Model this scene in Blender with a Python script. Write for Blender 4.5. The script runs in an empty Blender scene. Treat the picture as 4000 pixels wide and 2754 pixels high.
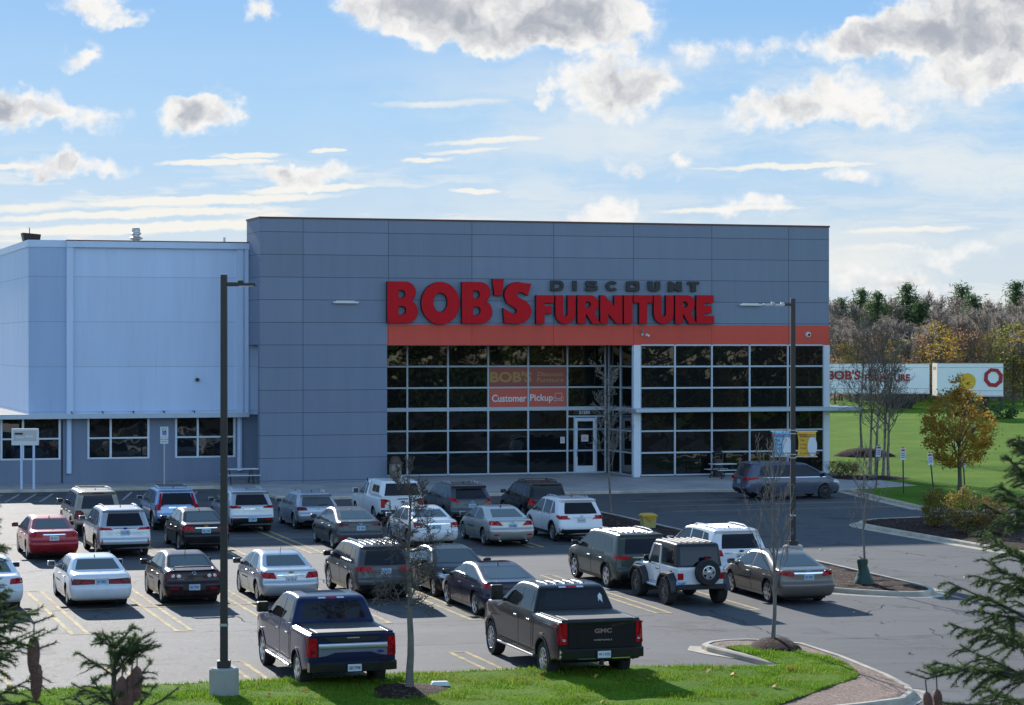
import bpy, bmesh, math, random
from mathutils import Vector, Matrix
from mathutils.bvhtree import BVHTree
R = math.radians
random.seed(7)
S = bpy.context.scene
COL = S.collection
# ------------------------------------------------------------------ camera
FPX, HC = 5500.0, 8.8                      # focal length in pixels of a 2318 px wide picture, camera height
cam_d = bpy.data.cameras.new("camera")
cam = bpy.data.objects.new("camera", cam_d)
COL.objects.link(cam)
cam.location = (0, 0, HC)
cam.rotation_euler = (R(90), 0, 0)
cam_d.sensor_width = 36.0
cam_d.lens = 36.0 * FPX / 2318.0
cam_d.shift_y = -18.0 / 2318.0
cam_d.clip_start = 0.5
cam_d.clip_end = 9000
S.camera = cam
# ------------------------------------------------------------------ colour management
S.view_settings.view_transform = 'Standard'
S.view_settings.look = 'None'
S.view_settings.exposure = 0.92
S.view_settings.gamma = 1.0
# ------------------------------------------------------------------ sun
SUN_EL = R(21.0)
SUN_AZ = R(-18.5)                            # from +Y, towards -X : behind the store, to the left
sd = bpy.data.lights.new("sun", 'SUN')
sd.energy = 3.5
sd.angle = R(0.5)
sd.color = (1.0, 0.95, 0.88)
sun = bpy.data.objects.new("sun", sd)
COL.objects.link(sun)
to_sun = Vector((math.sin(SUN_AZ) * math.cos(SUN_EL), math.cos(SUN_AZ) * math.cos(SUN_EL), math.sin(SUN_EL)))
sun.rotation_euler = to_sun.to_track_quat('Z', 'Y').to_euler()
sun.location = to_sun * 300


# ------------------------------------------------------------------ node helper
class NT:
    def __init__(s, tree):
        s.t = tree
        s.n = tree.nodes
        s.l = tree.links

    def new(s, typ, **kw):
        n = s.n.new(typ)
        for k, v in kw.items():
            if k == 'ins':
                for i, val in v.items():
                    s.put(n, i, val)
            else:
                setattr(n, k, v)
        return n

    def put(s, n, i, val):
        if isinstance(val, bpy.types.NodeSocket):
            s.l.new(val, n.inputs[i])
        else:
            n.inputs[i].default_value = val

    def math(s, op, a, b=0.0, c=0.0, clamp=False):
        n = s.n.new('ShaderNodeMath')
        n.operation = op
        n.use_clamp = clamp
        s.put(n, 0, a)
        s.put(n, 1, b)
        if op in ('MULTIPLY_ADD', 'SMOOTH_MAX', 'SMOOTH_MIN', 'WRAP'):
            s.put(n, 2, c)
        return n.outputs[0]

    def vmath(s, op, a, b=None, scale=None):
        n = s.n.new('ShaderNodeVectorMath')
        n.operation = op
        s.put(n, 0, a)
        if b is not None:
            s.put(n, 1, b)
        if scale is not None:
            s.put(n, 'Scale', scale)
        return n

    def noise(s, vec, scale, detail=3.0, rough=0.5, dist=0.0, col=False):
        n = s.n.new('ShaderNodeTexNoise')
        if vec is not None:
            s.l.new(vec, n.inputs['Vector'])
        s.put(n, 'Scale', scale)
        s.put(n, 'Detail', detail)
        s.put(n, 'Roughness', rough)
        s.put(n, 'Distortion', dist)
        return n.outputs['Color' if col else 'Fac']

    def sstep(s, x, a, b, lo=0.0, hi=1.0):
        n = s.n.new('ShaderNodeMapRange')
        n.interpolation_type = 'SMOOTHSTEP'
        s.put(n, 0, x)
        s.put(n, 1, a)
        s.put(n, 2, b)
        s.put(n, 3, lo)
        s.put(n, 4, hi)
        return n.outputs[0]

    def mix(s, f, a, b, mode='MIX'):
        n = s.n.new('ShaderNodeMix')
        n.data_type = 'RGBA'
        n.blend_type = mode
        s.put(n, 0, f)
        s.put(n, 6, a if isinstance(a, bpy.types.NodeSocket) else tuple(a)[:3] + (1,))
        s.put(n, 7, b if isinstance(b, bpy.types.NodeSocket) else tuple(b)[:3] + (1,))
        return n.outputs[2]

    def ramp(s, f, stops):
        n = s.n.new('ShaderNodeValToRGB')
        e = n.color_ramp.elements
        while len(e) < len(stops):
            e.new(0.5)
        for k, (p, c) in enumerate(stops):
            e[k].position = p
            e[k].color = tuple(c) + (1,)
        s.put(n, 0, f)
        return n.outputs[0]

    def mapping(s, vec, scale=(1, 1, 1), loc=(0, 0, 0), rot=(0, 0, 0)):
        n = s.n.new('ShaderNodeMapping')
        s.l.new(vec, n.inputs[0])
        n.inputs['Scale'].default_value = scale
        n.inputs['Location'].default_value = loc
        n.inputs['Rotation'].default_value = rot
        return n.outputs[0]


def lin(h):
    h = h.lstrip('#')
    o = []
    for i in (0, 2, 4):
        c = int(h[i:i + 2], 16) / 255.0
        o.append(c / 12.92 if c <= 0.04045 else ((c + 0.055) / 1.055) ** 2.4)
    return tuple(o)


# ------------------------------------------------------------------ sky (world): Nishita daylight with clouds
W = bpy.data.worlds.new("World")
S.world = W
W.use_nodes = True
wt = NT(W.node_tree)
W.node_tree.nodes.clear()
SKY_S = 0.15
sky = wt.new('ShaderNodeTexSky', sky_type='NISHITA', sun_disc=False)
sky.sun_elevation = SUN_EL
sky.sun_rotation = SUN_AZ
sky.altitude = 200
sky.air_density = 1.0
sky.dust_density = 0.6
sky.ozone_density = 2.0
tc = wt.new('ShaderNodeTexCoord')
d = tc.outputs['Generated']
sx = wt.new('ShaderNodeSeparateXYZ', ins={0: d})
yy = wt.math('MAXIMUM', sx.outputs[1], 0.08)
uu = wt.math('DIVIDE', sx.outputs[0], yy)
vv = wt.math('DIVIDE', sx.outputs[2], yy)
front = wt.sstep(sx.outputs[1], 0.25, 0.6)
cb = wt.new('ShaderNodeCombineXYZ', ins={0: uu, 1: vv, 2: 0.0})
P = wt.vmath('SCALE', cb.outputs[0], scale=55.0).outputs[0]      # sky coordinates: 1 unit = 1.04 degrees
# ragged edges: the coordinates are stirred by noise before the cloud bodies are laid out
w1 = wt.vmath('SUBTRACT', wt.noise(P, 0.9, 3.0, 0.55, col=True), (0.5, 0.5, 0.5)).outputs[0]
w2 = wt.vmath('SUBTRACT', wt.noise(P, 3.2, 4.0, 0.6, col=True), (0.5, 0.5, 0.5)).outputs[0]
Pw = wt.vmath('ADD', P, wt.vmath('SCALE', w1, scale=1.3).outputs[0]).outputs[0]
Pw = wt.vmath('ADD', Pw, wt.vmath('SCALE', w2, scale=0.30).outputs[0]).outputs[0]
CL = [(1130, 0, 390, 122, 2.3), (880, 15, 150, 85, 1.2), (1350, 60, 180, 85, 1.5), (1190, 92, 150, 50, 1.0), (1040, 70, 160, 62, 1.1),
      (1395, 198, 150, 90, 1.9), (1450, 190, 70, 50, 0.7),
      (1730, 255, 125, 62, 1.4), (1880, 222, 130, 72, 1.6), (2010, 250, 110, 50, 1.1),
      (2260, 40, 290, 165, 2.8), (2050, 85, 190, 65, 1.4), (1920, 100, 140, 62, 1.4), (2190, 190, 230, 55, 1.0),
      (30, 242, 140, 66, 1.9), (-110, 242, 140, 72, 2.0), (205, 262, 105, 46, 1.2),
      (440, 268, 125, 52, 1.6), (480, 250, 70, 48, 0.9),
      (200, 12, 105, 36, 1.3), (275, 44, 75, 22, 1.1), (190, 125, 75, 34, 1.0), (225, 105, 40, 26, .7), (595, 30, 46, 32, 1.4),
      (165, 378, 155, 34, 1.3), (150, 352, 48, 40, 0.9), (690, 388, 125, 38, 1.7), (620, 366, 90, 20, 0.9),
      (1365, 482, 85, 40, 1.7), (1690, 466, 110, 28, 1.1), (1920, 406, 75, 26, 1.1),
      (1585, 122, 75, 34, 0.9), (1730, 115, 100, 34, 0.8), (1412, 372, 52, 36, 0.9), (1545, 380, 28, 36, 1.1),
      (1236, 215, 34, 20, 1.2), (1960, 618, 150, 36, 1.1), (2150, 575, 160, 34, 0.8), (2080, 640, 120, 24, 0.9)]
tot = None
sh = None
for (cx, cy, rx, ry, A) in CL:
    c = ((cx - 1159) / 100.0, (780 - cy) / 100.0, 0)
    rel = wt.vmath('SUBTRACT', Pw, c).outputs[0]
    q = wt.vmath('MULTIPLY', rel, (100.0 / rx, 100.0 / ry, 0)).outputs[0]
    e2 = wt.vmath('DOT_PRODUCT', q, q).outputs['Value']
    a = wt.math('MAXIMUM', wt.math('MULTIPLY_ADD', e2, -A, A), 0.0)
    tot = a if tot is None else wt.math('ADD', tot, a)
fine = wt.noise(P, 1.9, 7.0, 0.63)
billow = wt.noise(Pw, 1.15, 6.0, 0.55)
dens = wt.math('ADD', tot, wt.math('MULTIPLY', wt.math('SUBTRACT', fine, 0.52), wt.sstep(tot, 0.0, 0.7, 0.0, 2.9)))
alpha = wt.sstep(dens, 0.05, 1.35)
alpha = wt.math('MULTIPLY', alpha, front)
core = wt.sstep(wt.math('ADD', tot, wt.math('MULTIPLY', wt.math('SUBTRACT', billow, 0.5), 5.2)), 0.7, 3.6)
# thin stratus streaks and veil, thicker towards the horizon
Pst = wt.mapping(P, scale=(0.20, 1.7, 1), rot=(0, 0, R(-4)))
Pst = wt.vmath('ADD', Pst, wt.vmath('SCALE', w1, scale=0.35).outputs[0]).outputs[0]
st = wt.noise(Pst, 1.0, 5.0, 0.6)
low = wt.sstep(sx.outputs[2], 0.088, 0.045)
lft = wt.sstep(uu, 0.06, -0.06, 0.35, 1.0)
stl = wt.math('MULTIPLY', wt.sstep(st, 0.48, 0.60), wt.math('MULTIPLY', low, lft))
Pv = wt.mapping(P, scale=(0.13, 0.55, 1), loc=(3.1, 0.7, 0), rot=(0, 0, R(-7)))
Pv = wt.vmath('ADD', Pv, wt.vmath('SCALE', w1, scale=0.25).outputs[0]).outputs[0]
veil = wt.math('MULTIPLY', wt.sstep(wt.noise(Pv, 1.0, 6.0, 0.62), 0.38, 0.66), wt.sstep(uu, -0.10, 0.08, 0.10, 0.85))
veil = wt.math('MULTIPLY', veil, wt.sstep(sx.outputs[2], 0.135, 0.10))
thin = wt.math('MAXIMUM', stl, wt.math('MULTIPLY', veil, 0.75))
# long flat bars of cloud
BARS = [(470, 452, 420, 13, 1.0), (300, 484, 430, 12, 1.0), (330, 516, 480, 16, 1.1), (690, 428, 190, 11, 1.0), (480, 366, 170, 9, 0.9), (560, 350, 110, 8, .8), (740, 339, 45, 7, .9), (965, 361, 85, 8, .8), (1070, 430, 65, 9, .9), (60, 470, 250, 14, .7),
        (1770, 378, 290, 9, .8), (1660, 474, 240, 9, .7), (2060, 520, 190, 11, .7), (1130, 318, 190, 11, .5), (1060, 342, 150, 8, .5), (1040, 232, 260, 14, .4), (2000, 560, 220, 12, .5), (30, 378, 120, 10, .8)]
Pb = wt.vmath('ADD', P, wt.vmath('MULTIPLY', w1, (1.2, 0.22, 0)).outputs[0]).outputs[0]
Pb = wt.vmath('ADD', Pb, wt.vmath('MULTIPLY', w2, (0.5, 0.12, 0)).outputs[0]).outputs[0]
Pb = wt.mapping(Pb, rot=(0, 0, R(-2.0)))
bar = None
for (cx, cy, rx, ry, A) in BARS:
    x_, y_ = (cx - 1159) / 100.0, (780 - cy) / 100.0
    cth, sth = math.cos(R(-2)), math.sin(R(-2))
    c = (x_ * cth - y_ * sth, x_ * sth + y_ * cth, 0)
    q = wt.vmath('MULTIPLY', wt.vmath('SUBTRACT', Pb, c).outputs[0], (100.0 / rx, 100.0 / ry, 0)).outputs[0]
    a = wt.math('MAXIMUM', wt.math('MULTIPLY_ADD', wt.vmath('DOT_PRODUCT', q, q).outputs['Value'], -A, A), 0.0)
    bar = a if bar is None else wt.math('MAXIMUM', bar, a)
bar = wt.sstep(wt.math('ADD', bar, wt.math('MULTIPLY', wt.math('SUBTRACT', st, 0.5), wt.sstep(bar, 0.0, 0.4, 0.0, 1.2))), 0.05, 0.70, 0.0, 0.95)
thin = wt.math('MAXIMUM', thin, bar)
thin = wt.math('MULTIPLY', thin, front)
# other clouds, all round the sky
oc = wt.math('MULTIPLY', wt.sstep(wt.noise(d, 3.2, 6.0, 0.6, 0.4), 0.60, 0.80), wt.sstep(sx.outputs[1], 0.55, 0.25, 0.0, 0.5))
oc = wt.math('MULTIPLY', oc, wt.sstep(sx.outputs[2], 0.02, 0.12))
K = 0.785 / SKY_S
WHITE = tuple(0.64 * K * c for c in (1.0, 0.99, 0.97))
GREY = tuple(K * c for c in (0.285, 0.305, 0.350))
THIN = tuple(0.63 * K * c for c in (1.0, 0.98, 0.915))
OTHER = tuple(0.45 * K * c for c in (1.0, 0.99, 0.98))
# Nishita towards the low sun is very bright: the sky in front is held to the blue the photograph shows
grad = wt.ramp(wt.math('MULTIPLY', sx.outputs[2], 7.0, clamp=True),
               [(0.0, (0.45, 0.495, 0.53)), (0.26, (0.40, 0.475, 0.545)), (0.46, (0.30, 0.435, 0.585)), (0.66, (0.255, 0.415, 0.60)), (1.0, (0.182, 0.35, 0.59))])
grad = wt.vmath('SCALE', grad, scale=K * 1.0).outputs[0]
base = wt.mix(wt.math('MULTIPLY', front, 0.985), sky.outputs[0], grad)
c1 = wt.mix(oc, base, OTHER)
c1 = wt.mix(thin, c1, THIN)
ccol = wt.mix(core, WHITE, GREY)
c1 = wt.mix(alpha, c1, ccol)
bg = wt.new('ShaderNodeBackground', ins={0: c1, 1: SKY_S})
wo = wt.new('ShaderNodeOutputWorld', ins={0: bg.outputs[0]})


# ------------------------------------------------------------------ materials
def mat(name, col, rough=0.6, metal=0.0, var=0.0, vscale=3.0, bump=0.0, bscale=20.0, spec=0.5, coat=0.0, col2=None, alpha=None, coords='Object', stretch=(1, 1, 1)):
    m = bpy.data.materials.new(name)
    m.use_nodes = True
    t = NT(m.node_tree)
    p = m.node_tree.nodes['Principled BSDF']
    c = lin(col) if isinstance(col, str) else col
    p.inputs['Base Color'].default_value = tuple(c) + (1,)
    p.inputs['Roughness'].default_value = rough
    p.inputs['Metallic'].default_value = metal
    p.inputs['Specular IOR Level'].default_value = spec
    p.inputs['Coat Weight'].default_value = coat
    p.inputs['Coat Roughness'].default_value = 0.04
    if var or bump:
        co = t.mapping(t.new('ShaderNodeTexCoord').outputs[coords], scale=stretch)
    if var:
        c2 = (lin(col2) if isinstance(col2, str) else col2) if col2 else tuple(x * 0.55 for x in c)
        f = t.sstep(t.noise(co, vscale, 5.0, 0.6), 0.5 - 0.28, 0.5 + 0.28, 0.0, var)
        t.put(p, 'Base Color', t.mix(f, c, c2))
        t.put(p, 'Roughness', t.math('MULTIPLY_ADD', f, 0.15, rough))
    if bump:
        b = t.new('ShaderNodeBump', ins={'Strength': bump, 'Distance': 0.02, 'Height': t.noise(co, bscale, 4.0, 0.6)})
        t.put(p, 'Normal', b.outputs[0])
    return m


_paints = {}


def paint(hexcol, metal=0.0):
    k = (hexcol, metal)
    if k not in _paints:
        lum = max(lin(hexcol))
        metal = metal * min(1.0, .25 + 2.2 * lum)
        m = mat("car_paint", hexcol, rough=0.32 if metal else 0.28, metal=metal, coat=0.40 + 0.40 * min(1, lum * 1.6), spec=0.2 + .3 * min(1, lum * 2))
        t = NT(m.node_tree)
        p = m.node_tree.nodes['Principled BSDF']
        tcx = t.new('ShaderNodeTexCoord')
        g = t.new('ShaderNodeSeparateXYZ', ins={0: tcx.outputs['Object']})
        # road film: a little dull dust low on the body
        dust = t.math('MULTIPLY', t.sstep(g.outputs[2], 0.75, 0.22), t.sstep(t.noise(tcx.outputs['Object'], 4.0, 4.0, 0.6), 0.3, 0.7, 0.04, 0.22))
        c = lin(hexcol)
        t.put(p, 'Base Color', t.mix(dust, c, (0.16, 0.15, 0.14)))
        t.put(p, 'Roughness', t.math('MULTIPLY_ADD', dust, 0.4, 0.3))
        _paints[k] = m
    return _paints[k]


M = {}
M['glass'] = mat("car_glass", (0.050, 0.064, 0.066), rough=0.04, spec=0.7)  # base lifted to stand in for daylight showing through the cabin
M['tint'] = mat("tinted_glass", (0.006, 0.006, 0.008), rough=0.05, spec=0.5)
M['black'] = mat("black_plastic", (0.014, 0.014, 0.016), rough=0.45, var=0.3, vscale=9)
M['dark'] = mat("dark_underside", (0.006, 0.006, 0.007), rough=0.9)
M['rubber'] = mat("tyre_rubber", (0.016, 0.016, 0.017), rough=0.85, var=0.6, vscale=8, col2=(0.05, 0.047, 0.043))
M['mirror'] = mat("mirror_glass", (0.10, 0.11, 0.12), rough=0.1, metal=1.0)
M['alloy'] = mat("alloy_metal", (0.52, 0.53, 0.55), rough=0.28, metal=0.9)
M['alloyd'] = mat("dark_alloy", (0.05, 0.05, 0.055), rough=0.4, metal=0.5)
M['chrome'] = mat("chrome", (0.80, 0.82, 0.84), rough=0.08, metal=1.0)
M['red'] = mat("red_lens", (0.42, 0.004, 0.010), rough=0.25, spec=0.25)
M['redd'] = mat("dark_red_lens", (0.15, 0.004, 0.010), rough=0.2, spec=0.3)
M['clear'] = mat("clear_lens", (0.62, 0.62, 0.64), rough=0.08, spec=0.6, coat=1.0)
M['amber'] = mat("amber_lens", (0.6, 0.18, 0.02), rough=0.2, coat=1.0)
M['plate'] = mat("plate_white", (0.66, 0.70, 0.74), rough=0.4)
M['plateb'] = mat("plate_pale_blue", (0.38, 0.58, 0.74), rough=0.4)
M['ink'] = mat("plate_ink", (0.02, 0.02, 0.06), rough=0.5)
M['blue'] = mat("blue_badge", (0.01, 0.04, 0.22), rough=0.2)
M['gold'] = mat("gold_badge", (0.5, 0.33, 0.06), rough=0.3, metal=0.6)
M['wmetal'] = mat("white_aluminium", (0.72, 0.75, 0.80), rough=0.4, var=0.1)
M['pole'] = mat("bronze_pole_paint", (0.030, 0.026, 0.024), rough=0.45, var=0.25, vscale=2)
M['conc'] = mat("concrete", (0.40, 0.39, 0.36), rough=0.85, var=0.5, vscale=2.5, bump=0.25, bscale=30, col2=(0.26, 0.25, 0.23))
M['bark'] = mat("tree_bark", (0.125, 0.108, 0.096), rough=0.9, var=0.7, vscale=9, bump=0.6, bscale=30, stretch=(1, 1, 0.25), col2=(0.05, 0.042, 0.038))
M['barkl'] = mat("pale_bark", (0.21, 0.19, 0.17), rough=0.9, var=0.7, vscale=6, col2=(0.09, 0.075, 0.065))
M['birch'] = mat("river_birch_bark", (0.30, 0.26, 0.23), rough=0.9, var=0.95, vscale=5, col2=(0.07, 0.055, 0.045), bump=0.4)
M['white'] = mat("white_paint", (0.72, 0.73, 0.74), rough=0.45, var=0.12)
M['steel'] = mat("galvanised_steel", (0.45, 0.46, 0.47), rough=0.4, metal=0.7, var=0.2)
M['winglass'] = None


# ------------------------------------------------------------------ geometry helpers
def G(x, y):
    return -0.004186 * x + 0.012939 * y


F0 = Vector((-12.72, 122.5, 0))
EU = Vector((0.9514, 0.3078, 0))
EV = Vector((-0.3078, 0.9514, 0))
FROT = math.atan2(EU.y, EU.x)


def UV(u, v, z=0.0):
    """lot coordinates: u along the store front, v into the store, z above the sloping ground"""
    p = F0 + EU * u + EV * v
    return Vector((p.x, p.y, G(p.x, p.y) + z))


def FA(u, v, z):
    """the same frame with z an absolute height"""
    p = F0 + EU * u + EV * v
    return Vector((p.x, p.y, z))


def touv(p):
    q = Vector((p.x, p.y, 0)) - F0
    return q.dot(EU), q.dot(EV)


def spot(px, py, dz=0.0):
    """where the line of sight through a measured point of the photograph meets the ground"""
    a, b = (px - 1159) / FPX, (py - 780) / FPX
    y = (HC - dz) / (b + 0.012939 - 0.004186 * a)
    return Vector((a * y, y, G(a * y, y) + dz))


def fu(px, v):
    a = (px - 1159) / FPX
    y = (v + F0.x * EV.x + F0.y * EV.y) / (a * EV.x + EV.y)
    return (a * y - F0.x) * EU.x + (y - F0.y) * EU.y


def tag(o, label=None, cat=None, group=None, kind=None):
    if label:
        o['label'] = label
    if cat:
        o['category'] = cat
    if group:
        o['group'] = group
    if kind:
        o['kind'] = kind
    return o


def empty(name, loc=(0, 0, 0), rz=0.0, label=None, cat=None, group=None):
    o = bpy.data.objects.new(name, None)
    COL.objects.link(o)
    o.empty_display_size = 0.2
    o.location = loc
    o.rotation_euler = (0, 0, rz)
    return tag(o, label, cat, group)


def copy_tree(o, parent=None):
    c = o.copy()
    COL.objects.link(c)
    c.parent = parent
    for ch in list(o.children):
        copy_tree(ch, c)
    return c


class MB:
    """collects shapes and links them as ONE mesh object"""

    def __init__(s):
        s.v = []
        s.f = []
        s.mi = []
        s.k = 0

    def add(s, vs, fs, k=None):
        b = len(s.v)
        s.v += [tuple(x) for x in vs]
        for f in fs:
            s.f.append([i + b for i in f])
            s.mi.append(s.k if k is None else k)
        return s

    def box(s, x0, x1, y0, y1, z0, z1, m=None, k=None):
        vs = [Vector((x, y, z)) for z in (z0, z1) for (x, y) in ((x0, y0), (x1, y0), (x1, y1), (x0, y1))]
        if m is not None:
            vs = [m @ q for q in vs]
        return s.add(vs, [(3, 2, 1, 0), (4, 5, 6, 7), (0, 1, 5, 4), (1, 2, 6, 5), (2, 3, 7, 6), (3, 0, 4, 7)], k)

    def tube(s, pts, rad, n=6, cap=True, k=None):
        pts = [Vector(p) for p in pts]
        if not hasattr(rad, '__len__'):
            rad = [rad] * len(pts)
        b = len(s.v)
        ref = None
        for i, p in enumerate(pts):
            t = (pts[min(i + 1, len(pts) - 1)] - pts[max(i - 1, 0)])
            if t.length < 1e-9:
                t = Vector((0, 0, 1))
            t.normalize()
            if ref is None:
                ref = Vector((1, 0, 0)) if abs(t.x) < 0.9 else Vector((0, 1, 0))
            a = (ref - t * ref.dot(t))
            if a.length < 1e-6:
                a = t.orthogonal()
            a.normalize()
            ref = a
            c = t.cross(a)
            for j in range(n):
                w = 2 * math.pi * j / n
                s.v.append(tuple(p + (a * math.cos(w) + c * math.sin(w)) * rad[i]))
        kk = s.k if k is None else k
        for i in range(len(pts) - 1):
            for j in range(n):
                s.f.append([b + i * n + j, b + i * n + (j + 1) % n, b + (i + 1) * n + (j + 1) % n, b + (i + 1) * n + j])
                s.mi.append(kk)
        if cap:
            s.f.append([b + j for j in reversed(range(n))])
            s.mi.append(kk)
            s.f.append([b + (len(pts) - 1) * n + j for j in range(n)])
            s.mi.append(kk)
        return s

    def lathe(s, prof, n=20, m=None, k=None, axis='z'):
        """prof: (r, h) pairs"""
        vs = []
        for (r, h) in prof:
            for j in range(n):
                w = 2 * math.pi * j / n
                q = Vector((r * math.cos(w), r * math.sin(w), h)) if axis == 'z' else Vector((r * math.cos(w), h, r * math.sin(w)))
                vs.append(m @ q if m is not None else q)
        fs = []
        for i in range(len(prof) - 1):
            for j in range(n):
                fs.append((i * n + j, i * n + (j + 1) % n, (i + 1) * n + (j + 1) % n, (i + 1) * n + j))
        return s.add(vs, fs, k)

    def prism(s, poly, z0, z1, m=None, k=None):
        n = len(poly)
        vs = [Vector((p[0], p[1], z0)) for p in poly] + [Vector((p[0], p[1], z1)) for p in poly]
        if m is not None:
            vs = [m @ q for q in vs]
        return s.add(vs, [tuple(reversed(range(n))), tuple(range(n, 2 * n))] + [(i, (i + 1) % n, n + (i + 1) % n, n + i) for i in range(n)], k)

    def mesh(s, name, mats, smooth=None, fix=False):
        me = bpy.data.meshes.new(name)
        me.from_pydata(s.v, [], s.f)
        for m in (mats if isinstance(mats, (list, tuple)) else [mats]):
            me.materials.append(m)
        if any(s.mi):
            me.polygons.foreach_set('material_index', s.mi)
        if fix:
            bm = bmesh.new()
            bm.from_mesh(me)
            bmesh.ops.recalc_face_normals(bm, faces=bm.faces)
            bm.to_mesh(me)
            bm.free()
        if smooth is not None:
            me.shade_smooth()
            me.set_sharp_from_angle(angle=R(smooth))
        me.update()
        return me

    def build(s, name, mats, parent=None, smooth=None, fix=False, bevel=0.0, loc=None, rz=None):
        me = s.mesh(name, mats, smooth, fix)
        o = bpy.data.objects.new(name, me)
        COL.objects.link(o)
        if parent is not None:
            o.parent = parent
        if loc is not None:
            o.location = loc
        if rz is not None:
            o.rotation_euler = (0, 0, rz)
        if bevel:
            b = o.modifiers.new("edge", 'BEVEL')
            b.width = bevel
            b.segments = 2
            b.limit_method = 'ANGLE'
        return o


def link(me, name, parent=None, loc=(0, 0, 0), rot=(0, 0, 0), sc=None):
    o = bpy.data.objects.new(name, me)
    COL.objects.link(o)
    o.parent = parent
    o.location = loc
    o.rotation_euler = rot
    if sc is not None:
        o.scale = sc if hasattr(sc, '__len__') else (sc, sc, sc)
    return o


def text_mesh(txt, width=None, height=0.2, depth=0.0, bold=0.0, align='CENTER', stretch=None):
    """lettering as a mesh in the x-z plane facing -y"""
    cu = bpy.data.curves.new("lettering", 'FONT')
    cu.body = txt
    cu.size = 1.0
    cu.offset = bold
    cu.extrude = 0.0
    cu.resolution_u = 3
    cu.align_x = 'LEFT'
    ob = bpy.data.objects.new("tmp", cu)
    COL.objects.link(ob)
    bpy.context.view_layer.update()
    dg = bpy.context.evaluated_depsgraph_get()
    me = bpy.data.meshes.new_from_object(ob.evaluated_get(dg))
    bpy.data.objects.remove(ob)
    bpy.data.curves.remove(cu)
    xs = [v.co.x for v in me.vertices]
    ys = [v.co.y for v in me.vertices]
    x0, x1, y0, y1 = min(xs), max(xs), min(ys), max(ys)
    sy = height / (y1 - y0)
    sx_ = width / (x1 - x0) if width else sy
    ox = {'CENTER': (x0 + x1) / 2, 'LEFT': x0, 'RIGHT': x1}[align]
    bm = bmesh.new()
    bm.from_mesh(me)
    bmesh.ops.remove_doubles(bm, verts=bm.verts, dist=1e-5)
    for v in bm.verts:
        v.co = Vector(((v.co.x - ox) * sx_, 0, (v.co.y - (y0 + y1) / 2) * sy))
    if depth:
        ret = bmesh.ops.extrude_face_region(bm, geom=bm.faces[:])
        for g in ret['geom']:
            if isinstance(g, bmesh.types.BMVert):
                g.co.y -= depth
        bmesh.ops.recalc_face_normals(bm, faces=bm.faces)
    bm.to_mesh(me)
    bm.free()
    return me


def text(txt, name, m, parent, loc, rot=(0, 0, 0), **kw):
    me = text_mesh(txt, **kw)
    me.materials.clear()
    me.materials.append(m)
    return link(me, name, parent, loc, rot)


# ------------------------------------------------------------------ ground materials
def ground_mat(name, fn, rough=0.9):
    m = bpy.data.materials.new(name)
    m.use_nodes = True
    t = NT(m.node_tree)
    p = m.node_tree.nodes['Principled BSDF']
    p.inputs['Roughness'].default_value = rough
    co = t.new('ShaderNodeTexCoord').outputs['Object']
    fn(t, p, co)
    return m


def _asphalt(t, p, co):
    big = t.noise(co, 0.10, 5.0, 0.6)
    mid = t.noise(t.mapping(co, scale=(0.35, 1.6, 1), rot=(0, 0, -FROT)), 0.9, 5.0, 0.65)
    fin = t.noise(co, 22.0, 3.0, 0.7)
    c = t.ramp(t.math('ADD', t.math('MULTIPLY', big, 0.55), t.math('MULTIPLY', mid, 0.45)), [(0.30, (0.036, 0.038, 0.043)), (0.52, (0.064, 0.066, 0.072)), (0.70, (0.108, 0.110, 0.117))])
    c = t.mix(t.sstep(fin, 0.35, 0.75, 0.0, 0.5), c, (0.150, 0.151, 0.155))
    # oil drips in the stalls
    oil = t.math('MULTIPLY', t.sstep(t.noise(co, 0.55, 4.0, 0.6), 0.55, 0.70), 0.7)
    c = t.mix(oil, c, (0.030, 0.030, 0.032))
    # cracks: two sizes of warped cells
    wv = t.vmath('ADD', co, t.vmath('SCALE', t.vmath('SUBTRACT', t.noise(co, 0.8, 4.0, 0.6, col=True), (0.5, 0.5, 0.5)).outputs[0], scale=2.2).outputs[0]).outputs[0]
    for sc, w, amt in ((0.085, 0.0055, 0.9), (0.24, 0.0085, 0.65)):
        vo = t.new('ShaderNodeTexVoronoi', feature='DISTANCE_TO_EDGE')
        t.put(vo, 'Vector', wv)
        t.put(vo, 'Scale', sc)
        brk = t.sstep(t.noise(co, 0.28, 3.0, 0.5), 0.40, 0.52)
        cr = t.math('MULTIPLY', t.sstep(vo.outputs['Distance'], w, w * 0.35), t.math('MULTIPLY', brk, amt))
        c = t.mix(cr, c, (0.012, 0.012, 0.013))
    t.put(p, 'Base Color', c)
    t.put(p, 'Roughness', t.sstep(fin, 0.2, 0.8, 0.70, 0.92))
    p.inputs['Specular IOR Level'].default_value = 0.35
    b = t.new('ShaderNodeBump', ins={'Strength': 0.5, 'Distance': 0.015, 'Height': fin})
    t.put(p, 'Normal', b.outputs[0])


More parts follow.
